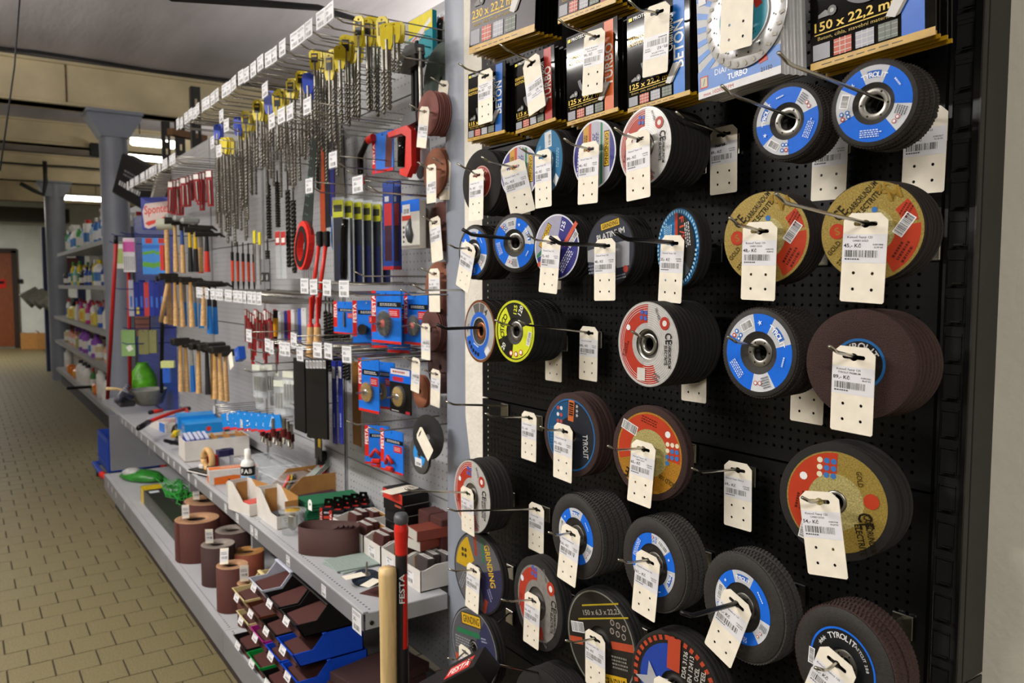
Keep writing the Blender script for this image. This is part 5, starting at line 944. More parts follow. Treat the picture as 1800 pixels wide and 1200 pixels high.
for i, (x, y0, y1, a, b) in enumerate(HR):
    row = ('upper', 'middle', 'lower')[0 if i < 7 else 1 if i < 18 else 2]; cnt[row] = cnt.get(row, -1) + 1
    L = .2 if row == 'upper' else .24; p, h = span(x, y0, y1, .98 + .03 * (i % 3)); fam = 'block' if row == 'lower' else 'claw'
    cw = {'#b98f57': 'wooden', '#b08248': 'wooden', '#c9a071': 'pale wooden', '#1a1a1c': 'black', '#2a2a2c': 'black', '#bf3329': 'red'}.get(b, 'blue')
    put('hammer|%s%s%s%s' % (fam, a, b, row), HM(p, random.uniform(-3, 3), random.uniform(-15, 25)) @ Matrix.Diagonal((1, h / L, 1, 1)), '%s handled hammer, %s from the left in the %s row' % (cw, ORD[cnt[row]], row), 'hammers', mk_hammer(a if a in MATS else a, 'wood' if 'wood' in cw else b, L, fam), 'hammer')
a, b = wl(296, 492, .95), wl(283, 565, .93); t = thing('hammer', 'long pale wooden hammer handle slanting left of the middle row', 'hammer', Matrix()); MB().tube([a, b], [.011, .013], 'wood', 10).build('handle', t); MB().box(tuple(a + Vector((0, 0, .02))), (.1, .034, .034), 'dark_steel', bev=.005).build('head', t)
p = wl(289, 394, .95); t = thing('rubber_mallet', 'white rubber mallet at the top of the hammers', 'hammer', HM(p, 0, -20)); MB().cyl((0, 0, -.06), (0, 0, .04), .033, hc2, 24).build('head', t); MB().cyl((0, -.03, -.01), (0, -.28, -.01), .013, 'wood', 10).build('handle', t)
for i in range(3): p, h = span(306 + 14 * i, 380 + 4 * i, 396, 1.0); put('hammer_holder', HM(p), ORD[i] + ' grey cast hook plate above the upper hammers', 'cast hook plates', lambda t: (MB().box((0, 0, 0), (.05, .03, .09), mat('cast_grey', '#9d9f9c', .5, .3), bev=.008).build('plate', t)), 'hook')
t = thing('white_tag_card', 'white square card tilted over the lower hammers', 'price tag', HM(wl(406, 634, .88), 22)); MB().box((0, 0, 0), (.055, .06, .001), 'tag_card').build('card', t)
t = thing('blue_box', 'small blue box tilted beside the white card', 'package', HM(wl(422, 622, .95), 16)); MB().box((0, 0, 0), (.06, .055, .03), '#2352b0', bev=.002).build('carton', t); p = Print(z=.0155); p.lines(0, 0, 40, 20, 3, '#8fa6d8'); p.build('label_print', t)
# ------------------------------------------------------------------ goods lying on the open shelf (top at MZ)
SZ = MZ + .0005
def at(x, y, z=SZ): return PZ(x, y, z)
def carton(t, sx, sy, sz, m, bev=.0015, name='carton'): return MB().box((0, 0, sz / 2), (sx, sy, sz), m, bev=bev).build(name, t)
def side_print(t, sx, sy, sz, faces, name='label_print', k=1000):
    # faces: dict side -> draw(p, w, h); sides 'l' aisle (-x), 'n' near (-y), 't' top
    for s, d in faces.items():
        p = Print(z=.0003); w, h = {'l': (sy, sz), 'n': (sx, sz), 't': (sx, sy)}[s]; d(p, w * 1000, h * 1000)
        M = {'l': Matrix(((0, 0, -1, -sx / 2), (-1, 0, 0, 0), (0, 1, 0, sz / 2), (0, 0, 0, 1))), 'n': Matrix(((1, 0, 0, 0), (0, 0, -1, -sy / 2), (0, 1, 0, sz / 2), (0, 0, 0, 1))), 't': Matrix(((0, -1, 0, 0), (1, 0, 0, 0), (0, 0, 1, sz), (0, 0, 0, 1)))}[s]
        if s == 't': M = Matrix.Translation((0, 0, sz))
        p.build(name, t, M)
def open_box(t, sx, sy, sz, th, outer, inner, lowside=None, low=.5, name='carton'):
    # tray open at the top; lowside 'l' (aisle) or 'n' (near end) has a low front with sloping flanks
    m = MB(); m.box((0, 0, th / 2), (sx, sy, th), inner)
    def wall(c, d): m.box(c, d, outer)
    lz = sz * low
    if lowside == 'l':
        wall((-sx / 2 + th / 2, 0, lz / 2), (th, sy, lz)); wall((sx / 2 - th / 2, 0, sz / 2), (th, sy, sz)); prof = [(-sx / 2, 0), (sx / 2, 0), (sx / 2, sz), (-sx * .12, sz), (-sx * .38, lz), (-sx / 2, lz)]
        for y in (-sy / 2 + th, sy / 2): m.plate(prof, [], th, outer, M=Matrix(((1, 0, 0, 0), (0, 0, -1, y - th), (0, 1, 0, 0), (0, 0, 0, 1))))
    elif lowside == 'n':
        wall((0, -sy / 2 + th / 2, lz / 2), (sx, th, lz)); wall((0, sy / 2 - th / 2, sz / 2), (sx, th, sz)); prof = [(-sy / 2, 0), (sy / 2, 0), (sy / 2, sz), (sy * .3, sz), (-sy * .2, lz), (-sy / 2, lz)]
        for x in (-sx / 2 + th, sx / 2): m.plate(prof, [], th, outer, M=Matrix(((0, 0, 1, x - th), (1, 0, 0, 0), (0, 1, 0, 0), (0, 0, 0, 1))))
    else:
        for s in (-1, 1): wall((s * (sx / 2 - th / 2), 0, sz / 2), (th, sy, sz)); wall((0, s * (sy / 2 - th / 2), sz / 2), (sx - 2 * th, th, sz))
    inn = MB(); e = th + .0003
    if inner != outer:
        inn.box((sx / 2 - e, 0, sz / 2), (.0006, sy - 2 * th, sz - .002), inner)
        for s in (-1, 1): inn.box((sx * .15, s * (sy / 2 - e), sz * .45), (sx * .6, .0006, sz * .85), inner)
        inn.build('kraft_lining', t)
    return m.build(name, t)
wcard = mat('white_card', '#cfcac4', .6, noise=20, var=.03)
def barcode_lab(p, w, h): p.rect(0, 0, min(w, 48), min(h * .8, 30), '#dcdbdd'); p.lines(0, h * .22, min(w, 48) * .8, h * .12, 1, '#55555a'); p.txt('45,-', -min(w, 48) * .2, h * .06, h * .12, '#2a2a2e'); p.bars(2, -h * .18, min(w, 48) * .6, h * .2, pad=.2)
# wok pan
b = at(262, 712); t = thing('steel_pan', 'round grey steel pan with a pale handle at the far shelf end', 'pan', TM(b)); m = MB(); m.lathe([(.001, .001), (.06, .001), (.09, .02), (.118, .115), (.122, .116), (.121, .113), (.092, .02), (.06, .004), (.001, .004)], 40, mat('pan_steel', '#8d8f86', .45, .3, var=.08)); m.build('bowl', t); MB().tube([(-.11, .03, .1), (-.2, .05, .125), (-.26, .06, .13)], [.009, .011, .012], 'pale_wood', 8).build('handle', t)
t = thing('red_ball', 'small red rubber ball left of the steel pan', 'ball', TM(at(232, 712))); MB().lathe([(0, 0)] + [(.018 * math.sin(R(a)), .018 - .018 * math.cos(R(a))) for a in range(15, 180, 15)] + [(0, .036)], 14, '#b03028').build('ball', t)
# bolt cutter over a pink white box
q = at(300, 752); t = thing('flat_box', 'flat white and blue box with red print under the bolt cutter', 'package', TM(q, 8)); carton(t, .16, .3, .05, wcard); side_print(t, .16, .3, .05, {'t': lambda p, w, h: (p.rect(0, h * .36, w, h * .2, '#2b6fc4'), p.lines(0, -h * .05, w * .7, h * .4, 4, '#b5504a', 40)), 'l': lambda p, w, h: p.rect(w * .3, 0, w * .3, h, '#2b6fc4')})
z = MZ + .075; P3 = [at(244, 752, z + .02), at(262, 741, z + .02), at(300, 726, z + .02), at(327, 718, z + .02)]; Q3 = [at(327, 718, z + .02), at(334, 733, z + .01), at(341, 746, z)]
t = thing('bolt_cutter', 'red bolt cutter with black grips lying across the shelf', 'bolt cutter', Matrix()); MB().tube(P3[1:] + Q3[:1], .011, RED, 8).tube(Q3[:2], .011, RED, 8).build('handles', t); MB().tube(P3[:2], .015, BLACK, 8).build('grip', t); MB().tube(Q3[1:], .015, BLACK, 8).build('grip', t); MB().box(tuple(P3[3]), (.05, .04, .02), 'dark_steel', bev=.004).build('jaw', t)
t = thing('red_grip', 'red and black pliers handle behind the bolt cutter', 'tool', Matrix()); MB().tube([at(268, 724, z), at(285, 721, z)], .012, RED, 8).build('handle', t); MB().tube([at(263, 725, z), at(268, 724, z)], .013, BLACK, 8).build('end_cap', t)
q = at(310, 770); t = thing('staple_gun', 'black and yellow pear shaped tool on the shelf', 'tool', TM(q, 60)); MB().lathe([(0, 0), (.03, .004), (.04, .03), (.034, .06), (.016, .075), (0, .08)], 18, BLACK, Matrix.Translation((.03, 0, 0)) @ Matrix.Rotation(R(20), 4, 'Y')).build('body', t); MB().cyl((-.005, 0, .03), (-.045, 0, .022), .018, '#cdb31c', 14, .012).cyl((-.045, 0, .022), (-.06, 0, .02), .008, '#a8841c', 12).build('nozzle', t); MB().tube([(.03, -.02, .06), (.0, -.024, .05), (-.03, -.01, .04)], .004, '#cdb31c', 6).build('yellow_strip', t)
for i, (x, y, rz) in enumerate(((318, 778, 20), (330, 776, 35), (345, 768, 50), (338, 782, 10), (352, 760, 60), (362, 756, 70), (310, 782, 5))): t = thing('utility_knife', ORD[i] + ' black knife in the loose pile beyond the red scraper', 'knife', TM(at(x, y, SZ + .004 * i), rz)); t['group'] = 'loose black knives'; MB().box((0, 0, .01), (.13, .024, .018), '#17181c', rot=Matrix.Rotation(.06 * i, 3, 'Y'), bev=.005).build('handle', t); MB().box((.085, 0, .014), (.05, .016, .0015), 'steel' if i % 2 else '#1d2b4c').build('blade', t)
q = at(338, 800); t = thing('red_scraper', 'red scraper with a black grip at the shelf edge', 'tool', TM(q, 0)); MB().tube([at(326, 783, SZ + .012), at(334, 798, SZ + .012), at(352, 802, SZ + .012), at(362, 800, SZ + .012)], [.009, .011, .01, .008], RED, 8).build('handle', t, q and TM(q).inverted()); MB().tube([at(340, 788, SZ + .02), at(352, 794, SZ + .02)], .012, BLACK, 8).build('grip', t, TM(q).inverted())
# blue boxes at the back
for i, (x, y, w, h) in enumerate(((356, 748, .17, .1), (384, 752, .15, .075), (344, 736, .14, .12))):
    p = PX(x, y, 1.06); p.z = SZ; t = thing('glove_box', ('left', 'right', 'rear')[i] + ' blue and white box behind the wire baskets', 'package', TM(p, -6), 'blue and white boxes'); carton(t, .2, w, h, '#b9bcc0'); side_print(t, .2, w, h, {'l': lambda p, w, h: (p.rect(0, h * .2, w, h * .6, '#1f7fc8'), p.dot(-w * .2, h * .2, h * .14, '#c8382e', 12), p.lines(w * .15, h * .26, w * .4, h * .1, 1, '#bfe0f4')), 't': lambda p, w, h: p.rect(0, 0, w, h, '#1f8fdc'), 'n': lambda p, w, h: (p.rect(0, h * .2, w, h * .6, '#1f7fc8'), p.dot(w * .1, h * .2, h * .14, '#c8382e', 12))})
# wire display baskets with blue packs
for i in range(3):
    p = wl(378 + 24 * i, 712 + 12 * i, .96); t = thing('wire_basket', ('far', 'middle', 'near')[i] + ' chrome wire bracket over the blue boxes', 'wire bracket', HM(p), 'chrome wire brackets'); m = MB()
    for k in range(3): m.tube([(0, -.02 * k, 0), (0, -.02 * k, -.2)], .0022, 'chrome', 5).tube([(.06, -.02 * k, 0), (.06, -.02 * k, -.2)], .0022, 'chrome', 5)
    for k in range(2): m.tube([(0, -.04 * k, -.02 - .0), (.06, -.04 * k, -.02)], .0022, 'chrome', 5).tube([(0, 0, 0), (0, -.05, 0)], .0022, 'chrome', 5)
    m.build('wires', t, kind='stuff'); o = bpy.data.objects.new('price_ticket', tkm[i]); C.objects.link(o); o.parent = t; o.matrix_basis = Matrix.Translation((0, -.02, .004))
for i in range(7): hang_card('blue_pack', 402 + 12 * i, 414 + 12 * i, 724 + i, 752 + i, .98, '#1f7fd0', ORD[i] + ' small blue and red pack in the wire brackets, from the left', 'small blue packs', lambda p, w, h: (p.rect(0, -h * .42, w, h * .14, '#c8302a'), p.lines(0, h * .2, w * .6, h * .2, 2, '#cfe6fa', 60)), roll=12, yaw=30, t=.008)
# white carton with kraft dividers
q = at(416, 806); p = Vector((1.0, at(372, 800).y - .02, SZ)); t = thing('white_carton', 'white carton with kraft dividers and blue packs inside', 'box', TM(p, -3)); open_box(t, .3, .17, .1, .004, wcard, 'kraft'); m = MB(); [m.box((.05 + .05 * k, 0, .055), (.003, .16, .1), 'kraft') for k in range(3)]
for k in range(3): MB().box((.0 + .06 * k, 0, .056), (.003, .16, .1), 'kraft').build('divider', t)
for k in range(5): pk = thing('blue_sachet', ORD[k] + ' blue and white sachet in the front of the divided carton', 'package', TM(p + Vector((-.13 + .022 * k, .01 * (k % 2), .03)), -3, 8), 'blue sachets'); MB().box((0, 0, .04), (.016, .13, .08), '#3a4a9c', bev=.002).box((0, 0, .082), (.014, .11, .006), '#c4cae0').build('sachet', pk)
for i, (x, y, w, h, c, lab_) in enumerate(((371, 826, .05, .07, '#b5261f', 'small red carton behind the wooden float'), (392, 822, .04, .085, '#28244c', 'dark blue and white carton left of the spray bottle'), (400, 820, .035, .085, '#28244c', 'second dark blue and white carton left of the spray bottle'))):
    t = thing('small_carton', lab_, 'package', TM(at(x, y), 5)); carton(t, .05, w, h, c); side_print(t, .05, w, h, {'l': lambda p, w, h: p.rect(0, -h * .1 if i else -h * .3, w * .96, h * .6 if i else h * .3, '#cfcdd2'), 'n': lambda p, w, h: p.rect(0, -h * .15, w * .96, h * .6, '#cfcdd2') if i else None})
# spray bottle
q = PX(435, 790, .95); q.z = SZ; t = thing('spray_bottle', 'white spray bottle with a black band behind the orange box', 'bottle', TM(q)); m = MB(); m.lathe([(0, 0), (.027, 0), (.029, .004), (.029, .105), (.024, .118), (.013, .124), (.013, .128), (0, .128)], 28, '#dfdedb'); m.build('bottle', t); MB().lathe([(.0135, .126), (.0135, .14), (.0125, .165), (.006, .168), (0, .168)], 18, WHITE).build('cap', t); MB().lathe([(.0293, .06), (.0293, .098)], 28, '#121214').build('band', t); MB().lathe([(.0293, .02), (.0293, .058)], 28, '#2f9fd6').build('band', t, label='blue band')
for k, ch in enumerate('FAB'): p = Print(z=.0297, k=.001); p.txt(ch, 0, 0, 18, WHITE); p.build('letter', t, Matrix.Rotation(R(-122 - 31 + 33 * k), 4, 'Z') @ Matrix(((0, 0, 1, 0), (1, 0, 0, 0), (0, 1, 0, .079), (0, 0, 0, 1))))
# float with wooden handle
q = at(366, 832); t = thing('plaster_float', 'black and white float with a round wooden handle', 'tool', TM(q, 20)); MB().box((0, 0, .004), (.1, .17, .006), '#15151a', bev=.001).box((0, 0, .010), (.1, .17, .005), '#d0cdc8', bev=.001).box((0, 0, .016), (.095, .16, .006), '#101013', bev=.001).build('sole', t); tor = MB(); tor.tube([(0, .042 * math.cos(a) * .75, .064 + .044 * math.sin(a)) for a in [2 * PI * k / 20 for k in range(21)]], .0135, 'wood', 10); tor.build('handle', t); MB().box((.0, -.03, .03), (.04, .03, .02), BLACK, bev=.004).box((0, .03, .03), (.04, .03, .02), '#d0cdc8', bev=.004).build('foot', t)
# orange box
q = at(418, 848); q = Vector((.93, at(405, 846).y - .01, SZ)); t = thing('orange_box', 'white and orange long box behind the white picking boxes', 'package', TM(q, -8)); carton(t, .2, .075, .065, '#cdc8c4'); side_print(t, .2, .075, .065, {'t': lambda p, w, h: (p.rect(0, 0, w * .98, h * .8, '#d8702a'), p.lines(0, h * .05, w * .5, h * .3, 2, '#e9dccf')), 'n': lambda p, w, h: (p.poly([(-w * .4, -h * .45), (w * .46, -h * .45), (w * .46, -h * .1), (0, h * .1), (-w * .4, h * .02)], '#cf6420'), p.rect(-w * .1, -h * .3, w * .04, h * .3, '#2a1a10')), 'l': lambda p, w, h: (p.rect(0, -h * .15, w * .9, h * .5, '#cf6420'), p.rect(-w * .2, h * .2, w * .4, h * .3, '#b9c4cf'))})
# clear container lids
for i, (x, y, X) in enumerate(((470, 800, 1.06), (510, 812, 1.06))):
    p = wl(x, y, X); p.z = SZ; t = thing('clear_tub', ('far', 'near')[i] + ' wide clear plastic tub behind the cartons', 'tub', TM(p, 4)); m = MB(); m.box((0, 0, .045), (.16, .24, .09), 'film', bev=.02); m.build('tub', t); m = MB(); m.tube([(-.085, -.12, .09), (-.085, .12, .09), (-.06, .135, .09), (.08, .135, .09), (.08, -.135, .09), (-.06, -.135, .09), (-.085, -.12, .09)], .004, 'film', 6); m.build('rim', t)
# big kraft carton with blades
a, b2 = at(480, 893), at(598, 873); yk = b2.y; c = Vector((1.03, yk + .07, SZ)); c = Vector(((.88 + 1.17) / 2, 2.98 + .0, SZ))
kx0, ky = PX(484, 880, .9), 0
pk = at(484, 893); kw = .27; c = Vector((pk.x + kw / 2 + .005, pk.y + .085, SZ)); t = thing('kraft_carton', 'open brown kraft carton with tool blades sticking out', 'box', TM(c, 0)); open_box(t, kw, .17, .105, .003, 'kraft', mat('kraft_in', '#96683a', .8), 'l', .45)
for k in range(4): tt = thing('scraper_pack', ORD[k] + ' red handled blade in the right corner of the kraft carton', 'tool', TM(c + Vector((.06 + .014 * k, -.02 + .012 * k, .05)), 0, -10, 10), 'red handled blades'); MB().box((0, 0, .04), (.009, .02, .08), '#d8453c', bev=.003).build('handle', tt); MB().box((-.004, 0, .1), (.03, .02, .05), '#1c1c1e').build('header', tt)
for k in range(3): tt = thing('trowel_blade', ORD[k] + ' grey flat blade leaning in the kraft carton', 'tool', TM(c + Vector((.0 + .012 * k, .0, .06)), 0, 0, 52), 'grey flat blades'); MB().box((0, 0, .05), (.004, .05, .17), mat('blade_grey', '#9aa39c', .5, .2), bev=.001).build('blade', tt)
for k in range(3): tt = thing('bagged_brush', ORD[k] + ' red and black bagged pack in the low front of the kraft carton', 'package', TM(c + Vector((-.1 + .012 * k, -.01, .03)), -20, 0, 30), 'bagged packs'); MB().box((0, 0, .04), (.008, .07, .08), ('#c8453c', '#b39a1c', '#2a2a30')[k], bev=.003).build('pack', tt)
# white picking boxes
for i, (x, y, w, L, rz) in enumerate(((.858, 2.972, .08, .16, 12), (.905, 2.785, .078, .215, 1))):
    q = Vector((x, y, SZ)); t = thing('picking_box', ('far', 'near')[i] + ' white card picking box with a sloping flank', 'box', TM(q, rz)); open_box(t, w, L, .108, .003, wcard, 'kraft', 'n', .42)
    side_print(t, w, L, .05, {'n': barcode_lab}) if i else None
    tt = thing('small_pad', ('red', 'black')[i] + ' topped pack inside the ' + ('far', 'near')[i] + ' white picking box', 'package', TM(q + Vector((.01 * (1 - i), -.045 - .02 * i, .004)), rz)); MB().box((0, 0, .022), (.068, .06, .044), ('#c4483c', '#26282a')[i], bev=.002).build('pack', tt)
t = thing('pale_box', 'narrow pale green box end beside the far picking box', 'package', TM(at(405, 872) + Vector((.01, 0, 0)), 6)); carton(t, .02, .09, .05, '#a9ad9c')
# felt pads
q = at(560, 905); n0 = 9
cg = PX(600, 880, 1.08); cg.z = SZ
def pad_stack(c, sx, sy, n, th, m, label, group, rz=0):
    o0 = None
    for k in range(n):
        M = TM(c + Vector((random.uniform(-.003, .003), random.uniform(-.003, .003), th * k)), rz + random.uniform(-1.5, 1.5))
        lab = ORD[k] + ' ' + label
        if o0 is None: o0 = tag(MB().box((0, 0, th / 2 - .0004), (sx, sy, th - .0008), m, bev=.002).build('fleece_pad', None, M), lab, 'pad', group)
        else: clone(o0, M, lab, group)
pad_stack(Vector((1.075, 2.86, SZ)), .21, .14, 4, .011, 'felt_plum', 'dark plum fleece pad from the bottom, behind the green pile', 'plum pads', 4)
pad_stack(Vector((1.075, 2.715, SZ)), .21, .13, 8, .0095, 'felt_green', 'green fleece pad from the bottom of the green pile', 'green pads', -4)
# clear tub with brass wire wool
q = at(505, 943) + Vector((.03, .03, 0)); t = thing('clear_pot', 'clear pot of golden wool behind the sanding belt', 'pot', TM(q, 10)); m = MB(); m.lathe([(.0, .0), (.036, 0), (.043, .075), (.047, .076), (.047, .08), (.0, .081)], 24, 'film'); m.build('pot', t); m = MB(); m.lathe([(0, .082), (.026, .081), (.028, .078), (0, .077)], 14, 'brass'); m.build('wool', t); MB().box((0, 0, .04), (.03, .03, .06), 'chrome', bev=.01).build('contents', t); MB().plate([(-.012, 0), (.012, 0), (.012, .028), (.006, .036), (-.006, .036), (-.012, .028)], [circ(0, .02, .005, 8)], .001, WHITE, M=Matrix.Translation((.05, -.03, .075)) @ Matrix(((0, 0, 1, 0), (1, 0, 0, 0), (0, 1, 0, 0), (0, 0, 0, 1)))).build('hang_tab', t)
# sanding belts: nested loops
def belt(c, a, b3, h, rz, m, label, n=44, pinch=0.):
    t = thing('sanding_belt', label, 'sanding belt', TM(c, rz), 'sanding belts'); vs = []; fs = []
    for k in range(n):
        th = 2 * PI * k / n; s = math.copysign(abs(math.sin(th)) ** .8, math.sin(th)); co = math.copysign(abs(math.cos(th)) ** .65, math.cos(th)); x, y = b3 * s * (1 - pinch * co), a * co
        for q in (1, .985): vs += [(x * q, y * q, 0), (x * q, y * q, h)]
    for k in range(n):
        i, j = 4 * k, 4 * ((k + 1) % n); fs += [(j, i, i + 1, j + 1), (i + 2, j + 2, j + 3, i + 3), (i + 1, i + 3, j + 3, j + 1)]
    mb = MB(); mb.add(vs, fs, m, True); mb.build('belt', t); return t
q = Vector((.93, 2.365, SZ)); L0 = .098
beltm = mat('belt', '#3f201b', .75, noise=700, var=.12, bump=.2, bscale=900)
for k, (s, p, r_) in enumerate(((1, 0, 0), (.86, .1, 2), (.8, .2, -2), (.72, .3, 3), (.66, .4, -3))): belt(q + Vector((-.006 * k, .008 * k, .0005)), L0 * s, .052 * s, .085 - .002 * k, 47 + r_, beltm, ('outer large brown sanding belt loop standing on the shelf' if k == 0 else ORD[k - 1] + ' inner sanding belt nested in the large loop'), pinch=p * .4)
# black hang packs with red print
def mk_bp(t): carton(t, .03, .052, .075, '#141214'); side_print(t, .03, .052, .075, {'l': lambda p, w, h: (p.rect(-w * .4, 0, w * .18, h, '#c8302a'), p.txt('FESTA', -w * .4, 0, w * .13, WHITE, 90, w=h * .7), p.rect(w * .08, -h * .3, w * .7, h * .38, '#3a5fc0'), p.rect(w * .1, h * .06, w * .66, h * .14, '#c8402e'), p.lines(w * .1, h * .28, w * .6, h * .16, 1, '#d4d4d8')), 't': lambda p, w, h: p.rect(0, 0, w * .5, h * .4, '#b5302c')}); MB().plate([(-.018, 0), (.018, 0), (.014, .026), (-.014, .026)], [circ(0, .014, .004, 8)], .001, 'gloss_black', M=Matrix(((0, 0, 1, .012), (1, 0, 0, 0), (0, 1, 0, .075), (0, 0, 0, 1)))).build('hang_tab', t)
for i in range(9): r_, k = (0, i) if i < 5 else (1, i - 5); put('abrasive_pack', TM(Vector((1.02 + .034 * k + .015 * r_, 2.60 - .05 * r_ + .004 * k, SZ)), 52 + random.uniform(-4, 4)), ORD[k] + ' black pack with hang tab from the aisle, ' + ('rear', 'front')[r_] + ' row', 'black hang packs', mk_bp, 'package')
# stack of flat black boxes and white tag on top
for k in range(6):
    t = thing('flat_black_box', ORD[k] + ' flat black box from the bottom of the black stack', 'package', TM(Vector((1.138 - .002 * k, 2.215 + .002 * k, SZ + .034 * k)), 4 - 2 * (k % 2)), 'flat black boxes'); carton(t, .09, .13, .0335, '#100f10'); side_print(t, .09, .13, .0335, {'l': lambda p, w, h: p.rect(0, 0, w * .96, h * .9, '#c8352b') if k == 5 else (p.rect(w * .2, h * .2, w * .3, h * .2, '#a8503c')), 'n': lambda p, w, h: p.rect(0, h * .46, w, h * .05, '#8d8a86')})
t = thing('price_tag', 'white price tag lying flat on the black box stack', 'price tag', TM(Vector((1.11, 2.215, SZ + .2055)), -78) @ Matrix.Translation((0, .04, 0)) @ Matrix.Scale(1.05, 4)); o = bpy.data.objects.new('card', TAGM0); C.objects.link(o); o.parent = t
# row of white trays with sanding sponges, low fronts to the aisle
spm = mat('sponge_brown', '#4a211c', .9, noise=600, var=.15, bump=.4, bscale=800); spg = mat('sponge_grey', '#3f3836', .9, noise=600, var=.15, bump=.4, bscale=800)
for i, (y, dd) in enumerate(((2.462, .15), (2.336, .09), (2.21, .085), (2.084, .12), (1.958, .13))):
    c = Vector((1.005 + dd / 2, y, SZ)); t = thing('sponge_tray', ORD[i] + ' white card tray of sanding sponges from the belt loop', 'box', TM(c, 0), 'sponge trays'); open_box(t, dd, .122, .07, .003, wcard, 'kraft', 'l', .85); side_print(t, dd, .122, .058, {'l': barcode_lab})
    for k in range(3 if dd > .1 else 2):
        s = thing('sanding_sponge', ORD[k] + ' sponge block in the %s white tray' % ORD[i], 'sponge', TM(c + Vector((-dd * .16 + .03 * k, .024 * (k % 2), .008)), 4, 0, 6), 'sanding sponges'); MB().box((0, 0, .034), (.026, .06, .068 + .006 * (i < 3)), spm if i < 4 else spg, bev=.002).build('block', s); p = Print(z=.0716 if i < 3 else .0686); p.rect(0, 0, 18, 56, '#cfccc8'); p.lines(0, 0, 40, 8, 1, '#2c2a2a', 90); p.build('label_strip', s)
for k in range(2): s = thing('sanding_sponge', ('lower', 'upper')[k] + ' brown sponge brick lying behind the trays at the column', 'sponge', TM(Vector((1.10, 2.035 - .01 * k, SZ + .078 + .031 * k)), 10 - 14 * k)); MB().box((0, 0, .015), (.1, .07, .03), '#7a3a2c', bev=.001).box((-.0505, 0, .015), (.001, .068, .028), '#b9b6ae').build('block', s)
for i in range(2): s = thing('sponge_pile', ('left', 'right')[i] + ' dark brown sponge column beside the black stack', 'sponge', TM(Vector((1.155, 2.1 - .075 * i, SZ)))); MB().box((0, 0, .08), (.06, .07, .16), spm, bev=.003).build('block', s)
# loose grey pads, blue fleece wheel, diamond sheet
for k in range(2): tag(MB().box((0, 0, .002), (.15, .12, .0038), 'felt_grey', bev=.001).build('grey_pad', None, TM(at(612, 992) + Vector((.02, 0, .004 * k)), 8 - 12 * k)), ('lower', 'upper')[k] + ' pale grey fleece pad lying on the near shelf', 'pad')
q = at(640, 1026) + Vector((.012, .012, 0)); t = thing('fleece_wheel', 'dark blue fleece wheel with a steel spindle', 'wheel', TM(q, 0, 6)); MB().lathe([(0, 0), (.036, 0), (.041, .006), (.041, .016), (.036, .022), (0, .022)], 26, 'felt_blue').build('fleece', t); MB().cyl((0, 0, .022), (0, 0, .06), .003, 'steel', 8).lathe([(.012, .022), (.01, .026), (.003, .028)], 14, 'steel').build('spindle', t)
for k in range(2): t = thing('price_slip', ('left', 'right')[k] + ' white slip lying on the blue fleece wheel', 'price tag', TM(at(622 + 30 * k, 1012 + 12 * k, SZ + .026), 30 * k, 3)); MB().box((0, 0, 0), (.06, .03, .0006), 'tag_card').build('slip', t)
tag(MB().plate([(-.05, 0), (0, -.04), (.05, 0), (0, .04)], [], .0012, 'sponge_brown', z=.0014).build('diamond_sheet', None, TM(at(664, 1040), -20)), 'brown diamond shaped sanding sheet by the shelf corner', 'sanding sheet')
# ------------------------------------------------------------------ base shelf goods (top at LZ)
BZ = LZ + .0005
q = at(250, 843, BZ); t = thing('green_bag', 'green and white plastic bag lying on the far base shelf', 'bag', TM(q, 30)); m = MB(); m.lathe([(0, 0), (.07, .002), (.09, .02), (.07, .05), (.03, .062), (0, .065)], 14, mat('bag_green', '#2c7a2a', .3, noise=30, var=.2, bump=.5, bscale=20), Matrix.Diagonal((1, 2., 1, 1))); m.build('bag', t); m = MB(); m.lathe([(0, .03), (.05, .034), (.055, .055), (.03, .07), (0, .072)], 12, mat('bag_white', '#a9aaa6', .35, bump=.5, bscale=25), Matrix.Translation((-.02, .06, 0)) @ Matrix.Diagonal((1, 1.3, 1, 1))); m.build('white_end', t)
a, b = at(246, 880, BZ), at(312, 955, BZ); c = (a + b) / 2 + Vector((.05, 0, 0)); L = (a - b).length; t = thing('long_box', 'long dark box with a yellow end on the base shelf', 'package', TM(c, 0)); carton(t, .1, L, .085, '#2a2c26'); side_print(t, .1, L, .085, {'t': lambda p, w, h: (p.rect(0, h * .43, w, h * .12, '#c4a71c'), p.rect(-w * .1, h * .3, w * .5, h * .05, '#c9cdd0')), 'l': lambda p, w, h: (p.rect(-w * .44, 0, w * .1, h, '#c4a71c'), p.lines(w * .1, 0, w * .6, h * .4, 4, '#56604c'))})
q = at(318, 885, BZ + .09); t = thing('green_net', 'bundle of bright green netting lying above the long dark box', 'net', TM(Vector((.9, q.y, BZ + .13)))); m = MB(); rn = random.Random(3)
for k in range(34): pts = []; y0 = rn.uniform(-.2, .2); x0 = rn.uniform(-.05, .06); [pts.append((x0 + .03 * math.sin(j + k), y0 + .05 * j - .1, .02 + .02 * math.sin(j * 1.7 + k))) for j in range(6)]; m.tube(pts, .0022, '#2f9a3a', 4)
m.build('netting', t, kind='stuff')
t = thing('net_carton', 'low dark carton carrying the green netting', 'package', TM(Vector((.98, q.y, BZ)))); carton(t, .2, .5, .1, '#1d2018')
